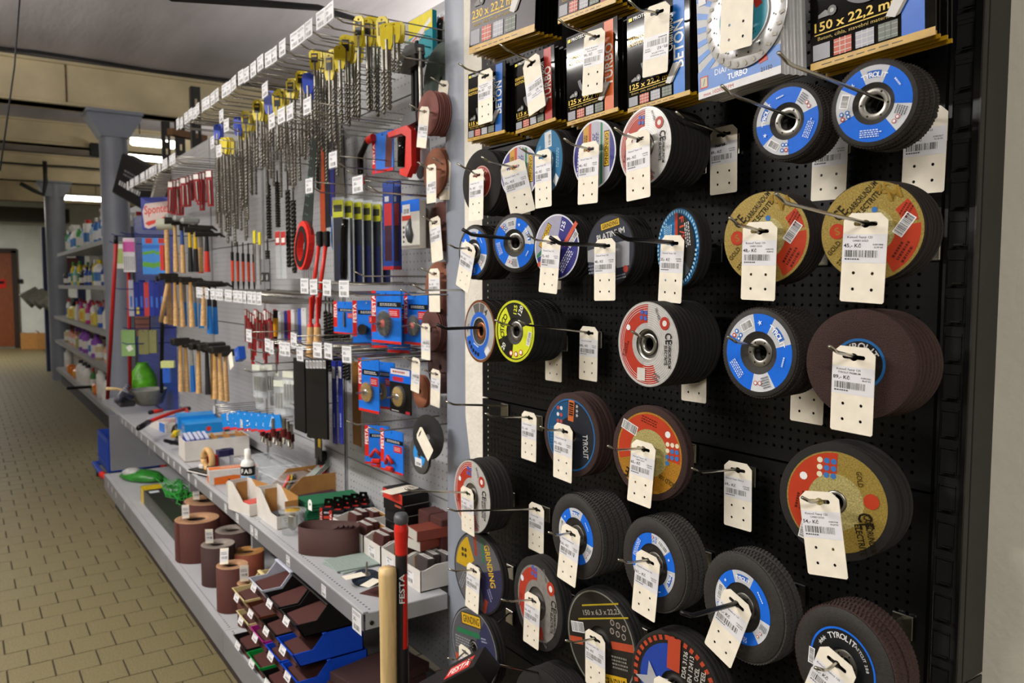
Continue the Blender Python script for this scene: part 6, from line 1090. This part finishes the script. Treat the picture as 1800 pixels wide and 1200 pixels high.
def roll(x, yt, yb, w, col, core, label, X=None, tagged=None):
    b = at(x, yb, BZ); dd = depth(b); r = w * dd / FPX / 2; b = b + Vector((.3, .5, 0)).normalized() * r * .9; b = Vector((b.x, b.y, BZ)); hh = (yb - yt) * dd / FPX * 1.04
    if X: b.x += X
    t = thing('sandpaper_roll', label, 'sandpaper roll', TM(b, random.uniform(0, 360)), 'sandpaper rolls'); m = MB(); m.lathe([(r * .9, hh), (r, hh), (r, 0)], 40, col); m.build('paper_roll', t); MB().lathe([(r * .44, hh), (r * .44, .004), (0, .004)], 28, mat('roll_core_shade', '#33221a', .9)).build('core_tube', t); c = MB(); c.lathe([(r * .98, hh + .0008), (r * .44, hh + .0008), (r * .43, hh - .008)], 36, core); p = Print(z=hh + .0014)  # core tube coloured darker to put shade inside the hole
    for q in range(3): p.ring(r * 1000 * (.58 + .14 * q), r * 1000 * (.595 + .14 * q), 20 * q, 330 + 20 * q, '#6a4a34')
    c.build('roll_face', t); p.build('winding_line', t); MB().box((r * 1.005, .0, hh / 2), (.002, .02, hh), col, bev=.0005).build('loose_end', t)
    if tagged:
        g = thing('price_tag', 'small price tag stuck in the ' + label, 'price tag', TM(b + Vector((-r * .5, 0, hh + .024)), -20 + random.uniform(-15, 15), tagged), 'tags in the rolls'); MB().box((0, 0, .014), (.03, .0008, .06), 'tag_card').build('card', g); p = Print(z=.0007); p.rect(0, 14, 28, 40, '#d8d6d8'); p.bars(0, 8, 22, 10, pad=.2); p.lines(0, 24, 22, 12, 2, '#444448'); p.build('sticker', g, Matrix(((1, 0, 0, 0), (0, 0, -1, 0), (0, 1, 0, 0), (0, 0, 0, 1))))
RB, RD = mat('roll_red', '#4c2119', .8, noise=600, var=.12, bump=.2, bscale=900), mat('roll_dark', '#351b18', .8, noise=600, var=.12, bump=.2, bscale=900)
roll(333, 893, 962, 84, RB, 'sand_back', 'wide red brown roll next to the dark box', .06, 10); roll(337, 922, 990, 76, RB, 'sand_back', 'wide red brown roll with a pale face', 0, -10); roll(378, 944, 1000, 62, RD, mat('roll_grey', '#8f857d', .8), 'dark roll with a grey face, rear one', .06); roll(377, 965, 1032, 58, RD, 'roll_grey', 'dark roll with a grey face, front one', 0, 4)
roll(404, 982, 1030, 56, mat('roll_orange', '#7a3a24', .8, noise=600, var=.12), mat('roll_tan', '#a8763f', .8), 'small orange brown roll half hidden', .06); roll(403, 1002, 1078, 55, RB, 'sand_back', 'tall red brown roll with a double rim', 0, -30); roll(428, 1034, 1106, 50, RB, 'sand_back', 'nearest red brown roll with a white ticket', .02, 2)
# stacking bins
def bin_(c, col, label, w=.1, d=.17, h=.085, fill='sand_paper', tick=True, tilt=0):
    t = thing('stacking_bin', label, 'bin', TM(c, 0, 0, tilt), 'stacking bins'); m = MB(); th = .003; m.box((0, 0, th / 2), (d, w, th), col); m.box((d / 2 - th / 2, 0, h / 2), (th, w, h), col); m.plate([(-d / 2, 0), (-d / 2 - .022, h * .5), (-d / 2 - .018, h * .5), (-d / 2 + .004, 0)][::-1], [], w, col, M=Matrix(((1, 0, 0, 0), (0, 0, 1, w / 2), (0, 1, 0, 0), (0, 0, 0, 1))))
    prof = [(-d / 2, 0), (d / 2, 0), (d / 2, h), (-d * .12, h), (-d * .3, h * .5), (-d / 2 - .02, h * .5)]
    for y in (-w / 2 + th, w / 2): m.plate(prof, [], th, col, M=Matrix(((1, 0, 0, 0), (0, 0, -1, y - th), (0, 1, 0, 0), (0, 0, 0, 1))))
    m.build('bin_body', t); MB().box((-d * .12, 0, h), (.012, w * 1.06, .006), col, bev=.002).build('rim', t)
    if tick: p = Print(z=.0); barcode_lab(p, 46, 30); p.build('ticket', t, Matrix.Translation((-d / 2 - .023, .008, h * .34)) @ Matrix(((0, 0, -1, 0), (-1, 0, 0, 0), (0, 1, 0, 0), (0, 0, 0, 1))) @ Matrix.Rotation(R(-20), 4, 'X'))
    s = thing('sandpaper_stack', 'sheets of sandpaper lying in the ' + label, 'sandpaper', TM(c + Vector((0, 0, .006)), 0, 0, -8 + tilt), 'sheets in the bins'); m = MB()
    for k in range(4): MB().box((-.012 + .003 * k, random.uniform(-.003, .003), .006 + .008 * k), (d * .96, w * .82, .0072), fill).build('sheet_bundle', s)
CREAM, BLKB, GRN, MAG, BLB, BRN = '#d3c08c', '#161515', '#0f8a3c', '#a8267f', '#1748c4', '#5a3020'
pb = PX(445, 1128, .8).y
cols = [(2.63, [BLKB, CREAM, CREAM], ('black bin at the bottom of the far column', 'lower cream bin in the far column', 'upper cream bin in the far column')), (2.475, [GRN, MAG, BRN, '#b9bccb'], ('green bin under the magenta one', 'magenta bin above the green one', 'brown bin above the magenta one', 'pale grey bin topping the second column')),
        (2.32, [BLKB, BLB, BLKB, BLKB], ('black bin at the bottom of the third column', 'blue bin low in the third column', 'upper black bin in the third column', 'topmost black bin in the third column')), (2.17, [BLB, BLB, BLB, BLKB], ('lowest blue bin by the wooden handle', 'middle blue bin by the wooden handle', 'top blue bin by the wooden handle', 'black bin over the blue ones'))]
for y, cs, ls in cols:
    for k, (c_, l_) in enumerate(zip(cs, ls)): bin_(Vector((.83 + .012 * (k % 2), y, BZ + .0815 * k)), c_, l_, .138, .19, .079, 'sand_paper' if k % 3 else 'sponge_brown')
for k in range(5): tag(MB().box((0, 0, .014), (.23, .16, .027), mat('sheets_dark', '#341a18', .85, noise=500, var=.2), bev=.001).build('sheet_block', None, TM(Vector((.9 + .01 * k, 2.02, BZ + .028 * k)), 3 * k)), ORD[k] + ' dark red block of sheets from the bottom, below the shelf corner', 'sandpaper', 'sheet blocks')
# ------------------------------------------------------------------ hammers in front of the shelf end
q = PX(681, 998, .70); xy = (q.x, q.y); zt = q.z
t = thing('wooden_handle', 'long plain pale wooden tool handle standing before the shelf', 'tool handle', Matrix.Translation((xy[0], xy[1], 0))); m = MB(); m.lathe([(0, .001), (.021, .001), (.021, .05), (.0165, .3), (.0172, .7), (.018, zt - .05), (.0188, zt - .012), (.017, zt), (0, zt + .001)], 24, 'pale_wood'); m.build('handle', t)
q = PX(705, 905, .735); xy = (q.x, q.y); zt = q.z + .004
t = thing('sledge_hammer', 'long hammer with a red and black fibre handle and grey cap', 'hammer', Matrix.Translation((xy[0], xy[1], 0)) @ Matrix.Rotation(R(-26), 4, 'Z'))
def oval(prof, m, n=24): b = MB(); b.lathe(prof, n, m, Matrix.Diagonal((.78, 1, 1, 1))); return b
oval([(.0195, zt - .035), (.0175, zt - .06), (.0155, zt - .12), (.0155, .12), (.0165, .06)], RED).build('handle', t); oval([(.0, zt), (.016, zt - .001), (.0195, zt - .008), (.0195, zt - .018), (.0165, zt - .021)], mat('cap_grey', '#4a4c50', .5)).build('end_cap', t, label='grey rubber end cap'); oval([(.0165, zt - .021), (.0185, zt - .028), (.0195, zt - .035)], RED).build('collar', t)
g = MB(); n = 20; vs = []; fs = []                              # black grip sleeve: covers all but a strip, with a pointed top
for k in range(n + 1):
    a = R(-150 + 205 * k / n); top = zt - .048 - abs(a + .1) * .016; mid = zt - .125 if a > R(8) else zt - .29; r0 = .0166
    for z_ in (top, mid): vs.append((r0 * .78 * math.cos(a - PI / 2), r0 * math.sin(a - PI / 2), z_))
for k in range(n): fs.append((2 * k + 1, 2 * k + 3, 2 * k + 2, 2 * k))
g.add(vs, fs, mat('rubber', '#141416', .55, noise=300, var=.1), True); g.build('grip', t); oval([(.0170, zt - .285), (.0172, zt - .29), (.0172, zt - .6), (.0165, zt - .605)], 'rubber').build('lower_grip', t)
p = Print(z=.0); p.txt('FESTA', 0, 0, 11, '#d4d4d4', 90, w=62); p.build('lettering', t, Matrix(((1, 0, 0, 0), (0, 0, -1, -.0172), (0, 1, 0, zt - .155), (0, 0, 0, 1))))
MB().box((.05, .0, .04), (.17, .06, .075), 'dark_steel', bev=.012).build('head', t)
# carton hung before the lowest discs
c = PX(838, 1180, .8); t = thing('hanging_carton', 'black, red and blue tool carton at the bottom edge before the grey disc', 'package', Matrix.Translation(c) @ RW @ Matrix.Rotation(R(-38), 4, 'Y') @ Matrix.Rotation(R(-52), 4, 'X') @ Matrix.Rotation(R(-20), 4, 'Z'))
MB().box((0, -.07, 0), (.062, .2, .05), '#121113', bev=.001).build('carton', t); p = Print(z=.0253); p.rect(.0, -20, 60, 60, BLACK); p.rect(4, -24, 36, 70, '#c8302a'); p.txt('FESTA', 4, -24, 20, '#efece8', -62 + 152, w=58); p.build('label_print', t)
p = Print(z=.0313); p.rect(0, -70, 49, 199, '#1d5fc0'); p.rect(8, -70, 30, 199, '#c8302a'); p.txt('FESTA', 8, -40, 16, '#efece8', 90, w=60); p.build('side_print', t, Matrix(((0, 0, -1, 0), (0, 1, 0, 0), (1, 0, 0, 0), (0, 0, 0, 1))))
hook(c.y, c.z + .0, c.x + .05, Vector((c.x - .02, c.y, c.z + .03)), 'chrome', 'bright wire hook carrying the red and blue tool carton')
# ------------------------------------------------------------------ blue display at the far end of the run
bd = thing('blue_display', 'blue perforated display panel at the far end of the shelving run', 'display rack', Matrix()); m = MB(); m.T = HM((1.21, 0, 0)); perforated(m, -7.3, -5.72, .3, 2.0, .05, .006, mat('blue_board', '#1d3a9a', .45)); m.build('board', bd); MB().box((1.225, 6.5, 1.15), (.006, 1.56, 1.66), mat('blue_back', '#15276c', .6)).build('rear_sheet', bd)
MB().box((1.06, 6.5, .5), (.28, 1.5, .03), 'grey_shelf').build('low_shelf', bd)
for i, (x, y) in enumerate(((205, 415), (198, 427), (222, 418), (208, 508), (222, 545), (218, 578), (214, 608), (240, 500), (258, 412), (282, 414))): p = wl(x, y, .86); 
for i, (x, y) in enumerate(((196, 414), (192, 427), (212, 411), (200, 508), (220, 545), (216, 578), (214, 605), (236, 412))):
    p = wl(x, y, .86); t = thing('blue_hook', ORD[i] + ' dark blue wire hook from the top of the blue display', 'hook', HM((1.2, p.y, p.z)), 'blue hooks'); MB().tube([(0, 0, 0), (0, 0, .31), (0, .012, .34)], .0035, '#1a2870', 6).build('wire', t)
c, w, h = between(254, 302, 345, 403, .97); t = thing('shop_sign', 'blue and white advertising sign with red script over the sponges', 'sign', HM(c, 2, 60)); w = 52 * depth(c) / FPX * 1.05
MB().box((0, 0, -.008), (w, h, .016), mat('sign_blue', '#232f8e', .3), bev=.003).build('sign_board', t); p = Print(z=.0004); W, H2 = w * 1000, h * 1000
p.poly([(-W * .46, H2 * .06), (-W * .36, H2 * .3), (W * .46, H2 * .38), (W * .46, -H2 * .28), (W * .1, -H2 * .32), (-W * .3, -H2 * .47), (-W * .42, -H2 * .42)], '#cdb9b4'); p.txt('Spontex', .02 * W, H2 * .1, H2 * .26, '#cf3a2c', 6, w=W * .84, shear=.1); p.poly([(-W * .4, -H2 * .3), (-W * .3, -H2 * .24), (W * .1, -H2 * .16), (W * .42, H2 * .0), (W * .1, -H2 * .24), (-W * .3, -H2 * .38)], '#cf3a2c'); p.build('sign_print', t, label='red script lettering on white')
t = thing('black_case', 'black case tilted on top of the blue display', 'case', HM(wl(246, 322, 1.02), -24, 30)); MB().box((0, 0, 0), (.36, .28, .1), '#101012', bev=.01).build('case_body', t); MB().box((.19, 0, 0), (.02, .28, .1), '#a8a298', bev=.003).build('grey_edge', t); p = Print(z=.0505); p.rot = -0; p.lines(-10, -50, 240, 60, 1, '#9a9a9c', seed=9); p.lines(-10, 30, 200, 50, 2, '#5c5c60'); p.build('lettering', t)
def hang_pack(x0, x1, y0, y1, X, col, lab_, draw=None, yaw=62, t=.03, name='cleaning_pack'): return hang_card(name, x0, x1, y0, y1, X, col, lab_, 'cleaning packs on the blue display', draw, yaw=yaw, t=t)
hang_pack(206, 226, 425, 472, .95, '#9fae6a', 'green and white cloth pack on the upper blue hooks', lambda p, w, h: (p.rect(0, -h * .4, w, h * .18, '#c9c6c0'), p.rect(0, h * .35, w * .8, h * .2, '#d8dcd4')), name='cloth_pack')
hang_pack(219, 238, 418, 478, .93, '#cfcfd2', 'white pack with a pink label and dark stripes on the upper blue hooks', lambda p, w, h: (p.rect(0, h * .24, w, h * .3, '#c2569c'), [p.rect(w * (-.4 + .16 * k), -h * .25, w * .05, h * .42, '#2e2e34') for k in range(6)], p.rect(0, h * .43, w * .7, h * .08, '#d9a8c8')), name='brush_pack')
for i, (x0, x1) in enumerate(((253, 275), (276, 296))): hang_pack(x0, x1, 418, 482, 1.0, '#3f86d0', ('left', 'right')[i] + ' blue sponge pack with green stripes under the script sign', lambda p, w, h: (p.rect(0, h * .42, w * .5, h * .14, '#b52c28'), p.rect(0, h * .1, w, h * .08, '#5c9a3a', 10), p.rect(0, -h * .24, w, h * .14, '#5c9a3a', -8), p.rect(0, h * .26, w, h * .1, '#2a6ac0')), name='sponge_pack')
hang_pack(283, 289, 430, 475, .96, '#c8322a', 'red slim handle pack in front of the right sponge pack', name='brush_handle')
for i in range(7): hang_pack(228 + 9 * i, 236 + 9 * i, 492 + (i % 2) * 4, 555, .98 + .02 * (i % 3), ('#a8abb8', '#1c2a80', '#1c2a80', '#b53a34', '#24348c', '#1c2a80', '#1a2466')[i], ORD[i] + ' brush in the middle row of the blue display, from the left', lambda p, w, h: p.rect(0, -h * .1, w * .4, h * .3, '#3d6ac0'), name='hand_brush')
hang_pack(244, 282, 540, 552, 1.06, '#c9b62a', 'yellow cloth hanging low behind the brushes', name='cloth_pack'); hang_pack(240, 263, 540, 590, 1.12, '#7d5348', 'brown card low on the blue display', lambda p, w, h: [p.rect(0, h * (.3 - .2 * k), w, h * .05, '#4a3834') for k in range(4)], name='card_pack')
hang_pack(216, 238, 580, 625, .95, '#84a86a', 'pale green pack on the lower blue hooks', lambda p, w, h: p.rect(w * .1, -h * .2, w * .4, h * .2, '#d8dcd4', 30)); hang_pack(246, 262, 580, 622, 1.0, '#7a7a50', 'left olive brush on the lower blue hooks'); hang_pack(264, 276, 580, 620, 1.0, '#7a7a50', 'right olive brush on the lower blue hooks'); hang_pack(285, 306, 634, 646, .96, '#c2c884', 'pale yellow hand brush right of the green bag'); hang_pack(288, 300, 646, 672, .98, '#2c5ab8', 'blue handle below the pale yellow hand brush')
c, w, h = between(228, 278, 638, 694, 1.1); w = 52 * depth(c) / FPX; t = thing('green_sack', 'bright green plastic sack on the low shelf of the blue display', 'bag', Matrix.Translation((c.x, c.y, c.z - h / 2))); m = MB(); m.lathe([(0, 0), (w * .46, .0), (w * .5, h * .12), (w * .48, h * .5), (w * .38, h * .72), (w * .26, h * .86), (w * .19, h * .94), (w * .2, h)], 18, mat('sack_green', '#5cb01c', .3, noise=20, var=.15, bump=.7, bscale=22), Matrix.Diagonal((.9, .6, 1, 1))); m.build('sack', t); MB().box((-w * .05, -w * .3, h * .12), (w * .6, .004, h * .16), '#a9c4d8', bev=.001).build('label', t)
for i, (xa, ya, xb, yb, X) in enumerate(((204, 428, 189, 700, .84), (226, 470, 229, 690, 1.0))):
    a, b = wl(xa, ya, X), wl(xb, yb, X); b.z = max(b.z, .02); t = thing('broom_handle', ('left', 'right')[i] + ' long red broom handle before the grey column', 'broom', Matrix(), 'red broom handles'); MB().tube([a, b], .013, '#a8201f', 10).build('handle', t); MB().tube([a + Vector((0, 0, .05)), a], .0135, BLACK, 10).build('tip', t)
t = thing('black_pole', 'thin black pole hanging down the blue display', 'pole', Matrix()); MB().tube([wl(286, 480, 1.05), wl(284, 690, 1.05)], .012, BLACK, 8).build('pole', t)
q = wl(206, 692, .84); t = thing('striped_mop', 'grey and white striped mop lying by the red broom', 'mop', TM((q.x, q.y, q.z - .02))); m = MB()
for k in range(9): m.tube([(-.04 + .01 * k, -.26 + .05 * k, .0), (.0 + .012 * k, -.22 + .05 * k, .05), (.06, -.2 + .05 * k, .01)], .017, '#b9b6b8' if k % 2 else '#3a3a48', 6)
m.build('strands', t, kind='stuff'); MB().box((.04, -.02, -.035), (.1, .24, .04), mat('crate_grey', '#3c3c42', .6), bev=.01).build('mop_head', t, label='dark grey head below the strands')
# blue crate and dolly in front of the base
q = PZ(232, 790, .12); t = thing('blue_crate', 'blue plastic crate standing below the far shelf end', 'crate', TM((.98, 6.45, .115))); open_box(t, .34, .5, .24, .008, mat('crate_blue', '#1c3f9c', .45), 'crate_blue', None, name='crate_body')
for k in range(9): MB().box((-.171, -.21 + .052 * k, .13), (.006, .02, .16), 'crate_blue').build('rib', t)
t = thing('blue_dolly', 'blue platform dolly with red handles on the floor', 'dolly', TM((.98, 6.4, 0))); fr = MB(); [fr.box((s * .2, 0, .1), (.03, .62, .03), 'crate_blue', bev=.004) for s in (-1, 1)]; [fr.box((0, s * .3, .1), (.4, .03, .03), 'crate_blue', bev=.004) for s in (-1, 1)]; fr.build('frame', t)
for sx in (-1, 1):
    for sy in (-1, 1): MB().cyl((sx * .18 - .012, sy * .28, .042), (sx * .18 + .012, sy * .28, .042), .04, BLACK, 14).box((sx * .18, sy * .28, .082), (.03, .04, .02), 'steel').build('caster', t)
MB().tube([(-.24, -.36, .16), (-.18, -.42, .1)], .02, RED, 8).build('red_handle', t); MB().tube([(.16, -.36, .16), (.2, -.32, .1)], .02, RED, 8).build('red_handle', t)
# ------------------------------------------------------------------ far shelves beyond the column
FX, FB, Y0, Y1 = 1.12, 1.6, 8.35, 13.4
fs = thing('far_shelving', 'grey shelving of cleaning bottles beyond the first column', 'shelving', Matrix()); zs = [.24, .65, 1.0, 1.44, 1.87]; lens = [13.4, 13.4, 13.4, 12.6, 12.6]
for k, z in enumerate(zs):
    MB().box(((FX + FB) / 2, (Y0 + lens[k]) / 2, z - .012), (FB - FX, lens[k] - Y0, .02), 'grey_shelf').build('shelf', fs); MB().box((FX - .004, (Y0 + lens[k]) / 2, z - .02), (.008, lens[k] - Y0, .045), 'fascia').build('price_rail', fs)
MB().box((FB + .01, (Y0 + Y1) / 2, 1.15), (.02, Y1 - Y0, 2.3), 'grey_board').build('back_panel', fs); MB().box(((FX + FB) / 2, Y0 - .01, 1.0), (FB - FX, .015, 2.), 'fascia').build('end_panel', fs); MB().box((FX + .06, (Y0 + Y1) / 2, .1), (.02, Y1 - Y0, .2), mat('low_dark', '#26262a', .7)).build('plinth', fs)
def mk_bottle(body, cap, kind, H0):
    def f(t):
        r = {'slim': .035, 'fat': .06, 'can': .055, 'spray': .042, 'pack': .06}[kind]; h = H0
        if kind == 'pack': MB().box((0, 0, h / 2), (.1, .13, h), body, bev=.02).build('pack', t); MB().box((-.051, 0, h / 2), (.002, .09, h * .5), cap).build('label', t); return
        m = MB(); prof = [(0, 0), (r * .95, 0), (r, .008), (r, h * .62), (r * .9, h * .7), (r * .42, h * .82), (r * .4, h * .86)] if kind != 'can' else [(0, 0), (r, 0), (r, h * .84), (r * .9, h * .86), (r * .6, h * .87)]
        m.lathe(prof, 14, body); m.build('body', t); MB().lathe([(r * .44, h * .85), (r * .44, h * .97), (r * .36, h), (0, h)] if kind != 'can' else [(r * .62, h * .86), (r * .6, h), (0, h)], 12, cap).build('cap', t)
        if kind == 'spray': MB().box((-.02, 0, h * 1.02), (.07, .022, .03), cap, bev=.005).box((-.035, 0, h * .96), (.01, .014, .05), cap).build('trigger', t)
        MB().lathe([(r * 1.01, h * .18), (r * 1.01, h * .52)], 14, {'#e6e6e4': '#4a7fc0', '#d8c21e': '#2d8a4a', '#2f74c4': '#dfe4ea'}.get(body, '#d8d6d0')).build('label', t)
    return f
SH = [ # shelf index, choices (body, cap, kind, height, words)
 (4, [('#e6e6e4', '#e6e6e4', 'spray', .3, 'white spray bottle'), ('#2f74c4', '#e6e6e4', 'slim', .28, 'blue bottle with a white cap'), ('#a9cbe8', '#2f74c4', 'slim', .24, 'pale blue bottle with a blue cap'), ('#e6e6e4', '#b02c28', 'can', .3, 'white canister with a red cap'), ('#3fa0d8', '#e6e6e4', 'spray', .28, 'sky blue spray bottle'), ('#3f9a3c', '#e6e6e4', 'slim', .3, 'green bottle with a white cap')]),
 (3, [('#d8c21e', '#d8d6d0', 'slim', .28, 'yellow bottle with a pale cap'), ('#e6e6e4', '#d8c21e', 'fat', .27, 'white fat bottle with a yellow cap'), ('#7fb8b8', '#e6e6e4', 'slim', .24, 'teal bottle with a white cap'), ('#2c4fa0', '#1c2a5c', 'slim', .22, 'dark blue bottle'), ('#d8c21e', '#3f9a3c', 'slim', .3, 'yellow bottle with a green cap'), ('#2a2a30', '#1c1c20', 'can', .18, 'black can')]),
 (2, [('#2f5fb8', '#b52a28', 'slim', .26, 'blue bottle with a red cap'), ('#e6e6e4', '#b52a28', 'slim', .26, 'white bottle with a red cap'), ('#d9cf6a', '#d8a41e', 'pack', .17, 'yellow paper roll pack'), ('#d8d8d4', '#b52a28', 'slim', .24, 'pale bottle with a red cap'), ('#c23f8c', '#c23f8c', 'slim', .24, 'pink bottle'), ('#e0d060', '#d8a41e', 'pack', .15, 'pale yellow tissue pack')]),
 (1, [('#8a4fb0', '#6a3a90', 'fat', .27, 'violet bottle'), ('#e6e6e4', '#2a2a30', 'slim', .22, 'white bottle with a black cap'), ('#2a2a2c', '#1a1a1c', 'pack', .14, 'black pack'), ('#c9b48a', '#d8d6d0', 'can', .17, 'beige jar'), ('#d8a08a', '#b5402c', 'slim', .19, 'pinkish bottle with a red cap'), ('#a9ad70', '#d8d6d0', 'pack', .15, 'olive pack')]),
 (0, [('#e2e2de', '#b52a28', 'fat', .3, 'white canister with red screw cap'), ('#e2e2de', '#2a2a30', 'fat', .27, 'white canister with a dark cap'), ('#3c7a3c', '#b52a28', 'slim', .26, 'green bottle with a red cap'), ('#d8752a', '#d8a41e', 'pack', .12, 'orange flat pack'), ('#e2e2de', '#e2e2de', 'can', .3, 'white tub')])]
rb = random.Random(11)
lev = ('bottom', 'second lowest', 'middle', 'second highest', 'top')
for k, ch in SH:
    y = 8.55; i = 0
    while y < lens[k] - .1 and i < 38:
        b = ch[min(int(rb.random() * len(ch)), len(ch) - 1)]; i += 1
        hh = b[3] * rb.uniform(.94, 1.04)
        put('bottle|' + b[4], TM((FX + .09 + rb.uniform(-.01, .01) + .14 * (i % 3), y, zs[k] - .0015), rb.uniform(-20, 20)), '%s, %s from the column, %s far shelf' % (b[4], ORD[i - 1], lev[k]), 'goods on the %s far shelf' % lev[k], mk_bottle(*b[:4]), 'bottle' if b[2] != 'pack' else 'package'); y += rb.uniform(.085, .125) + (.02 if b[2] in ('fat', 'pack') else 0)
# lower front grille of bits between column and far shelves
q = Vector((1.0, 7.75, .22)); t = thing('black_trolley_bar', 'flat black bar jutting out at the foot of the far shelves', 'bar', TM(PZ(152, 680, .3), 0)); MB().box((0, 0, 0), (.4, .05, .03), BLACK, bev=.004).build('bar', t); 
# buckets and boxes at the far wall
def bucket(t): m = MB(); m.lathe([(0, 0), (.11, 0), (.15, .27), (.154, .275), (.147, .275), (.108, .01), (0, .01)], 22, mat('zinc', '#b0b0a6', .4, .4, var=.12)); m.build('pail', t)
for i in range(5): put('zinc_bucket', TM((1.05 + .09 * i, 14.9 - .1 * i, 1.34 - .02 * i), -10, 0, -128 - 4 * i) @ Matrix.Translation((0, .0, .0 + .0 * i)) @ Matrix.Scale(.92, 4), ORD[i] + ' zinc bucket hanging tilted by the far column, from the left', 'zinc buckets', bucket, 'bucket')
t = thing('blue_frame', 'tall dark blue steel frame by the far wall', 'rack', TM((1.2, 15.4, 0))); [MB().box((.0 + .5 * k, .0, 1.2), (.12, .12, 2.4), mat('frame_blue', '#16244f', .5)).build('post', t) for k in range(2)]; [MB().box((.25, 0, z), (.5, d, .05), 'frame_blue').build('rail', t) for z, d in ((2.3, .06), (1.2, .4), (.5, .4))]
for i in range(4): t = thing('dark_carton', ORD[i] + ' dark red carton stored in the blue steel frame, from below', 'package', TM((1.45, 15.45, .53 + .36 * i + (.32 if i > 1 else 0)), 4)); carton(t, .4, .36, .33, ('#4a2a26', '#33262a', '#5c2c2a', '#2a2c3c')[i], bev=.006)
for i, (x, w) in enumerate(((50, .34), (75, .36))):
    p = PZ(x, 613, .0); w *= .85; t = thing('kraft_carton', ('left', 'right')[i] + ' kraft carton on the floor at the far wall', 'package', TM((p.x, p.y - .1, .002), 6 * i)); carton(t, w, .3, .36, 'kraft', bev=.004); MB().box((-w * .2, .0, .365), (w * .5, .3, .004), 'kraft', rot=Matrix.Rotation(.5 + .3 * i, 3, 'Y')).build('flap', t)
# ------------------------------------------------------------------ ceiling fittings
def lamp(x0, x1, y, Y, lab_, dz=0, housing=True):
    a, b = PY(x0, y, Y), PY(x1, y, Y); L = (b - a).length; c = (a + b) / 2; t = thing('tube_lamp', lab_, 'lamp', TM(c)); MB().box((0, 0, 0), (L, .11, .07), 'lamp_glow', bev=.02).build('tube', t, label='glowing tube')
    if housing: MB().box((0, 0, .055), (L * 1.03, .14, .04), mat('lamp_white', '#cfcdc6', .5), bev=.005).build('housing', t); [MB().cyl((s * L * .3, 0, .06), (s * L * .3, 0, 3.4 - c.z), .006, 'dark_steel', 6).build('rod', t) for s in (-1, 1)]
lamp(230, 309, 252, 9.6, 'bright tube lamp nearest, right of the first column'); lamp(168, 290, 276, 12.6, 'long thin tube lamp behind the first column'); lamp(110, 183, 349, 15.9, 'far tube lamp between the two columns')
def cable(pts, r, lab_): t = thing('ceiling_cable', lab_, 'cable', Matrix()); MB().tube(pts, r, mat('cable_black', '#17161a', .6), 6).build('cable', t)
cable([Vector((-3.5, 7.86, 3.42))] + [Vector((-3 + .45 * k, 7.86, 3.375 + .012 * math.sin(k * 1.7))) for k in range(14)], .014, 'black cable running along the top edge of the nearest beam')
cable([Vector((-3.5 + .5 * k, 9.9, 3.375 + .01 * math.sin(k))) for k in range(13)], .014, 'black cable crossing the ceiling beyond the nearest beam'); cable([Vector((-3.5 + .5 * k, 13.68, 3.2 + .008 * math.sin(k * 2))) for k in range(13)], .014, 'black cable on the face of the second beam')
a, b = PY(35, -5, 4.6), PY(0, 300, 4.6); cable([a, a * .6 + b * .4 + Vector((.01, 0, 0)), b], .004, 'thin wire hanging from the ceiling at the left')
cable([PX(300, -6, .4), PX(560, 30, 1.0) + Vector((0, 0, .03)), PX(660, 45, 1.3)], .01, 'black cable on the ceiling over the drill rack')
def slotted(x, y0, y1, Y, lab_, w=.06):
    a, b = PY(x, y0, Y), PY(x, y1, Y); h = a.z - b.z; h = a.z; b.z = 0; t = thing('slotted_post', lab_, 'post', TM((a.x, a.y, 0))); m = MB(); sl = []; z = .05
    while z < h - .08: sl.append([(-.008, z), (.008, z), (.008, z + .05), (-.008, z + .05)]); z += .11
    m.plate([(-w / 2, 0), (w / 2, 0), (w / 2, h), (-w / 2, h)], sl, .004, mat('post_dark', '#2f2f2d', .5, .3), M=Matrix(((1, 0, 0, 0), (0, 0, -1, 0), (0, 1, 0, 0), (0, 0, 0, 1)))); m.box((-w / 2, .03, h / 2), (.004, .06, h), 'post_dark'); m.build('post', t)
slotted(344, 152, 262, 5.9, 'dark slotted steel post above the drill rack'); slotted(292, 213, 300, 7.5, 'left thin dark slotted post beyond the rack'); slotted(317, 213, 290, 7.2, 'right thin dark slotted post beyond the rack', .07)
MB_ = MB().box((0, 0, 0), (.34, .06, .05), mat('timber', '#6a4a2a', .7)).build('beam_end', None, TM(PY(330, 238, 6.6), 30)); tag(MB_, 'brown timber rail between the dark slotted posts', 'rail')
t = thing('ceiling_box', 'small dark box fixed under the ceiling left of the first column', 'box', TM(PY(167, 264, 11.0))); MB().box((0, 0, 0), (.12, .12, .16), BLACK, bev=.01).build('case', t)
t = thing('conduit', 'dark curved conduit by the head of the far column', 'pipe', Matrix()); MB().tube([PY(35, 322, 13.5), PY(60, 335, 13.5), PY(76, 342, 13.5), PY(80, 320, 13.5), PY(80, 320, 13.5) + Vector((0, 0, .3))], .03, 'post_dark', 8).build('pipe', t)
t = thing('dark_ledge', 'dark ledge hanging over the far white wall', 'ledge', TM((-.9, 20.9, 3.0))); MB().box((0, 0, 0), (6., .5, .3), mat('ledge', '#3a3630', .8)).build('ledge', t)
sh = thing('light_shelf', 'pale corrugated sheet standing behind the far drill rack', 'sheet', Matrix()); m = MB(); vs = []; fs_ = []
for k in range(25): y = 3.85 + k * .075; vs += [(1.4 + .012 * (k % 2), y, 0), (1.42 + .012 * (k % 2), y, 2.42)]
m.add(vs, [(2 * k, 2 * k + 2, 2 * k + 3, 2 * k + 1) for k in range(24)], mat('sheet_pale', '#b9c2c2', .4)); m.build('sheet', sh)
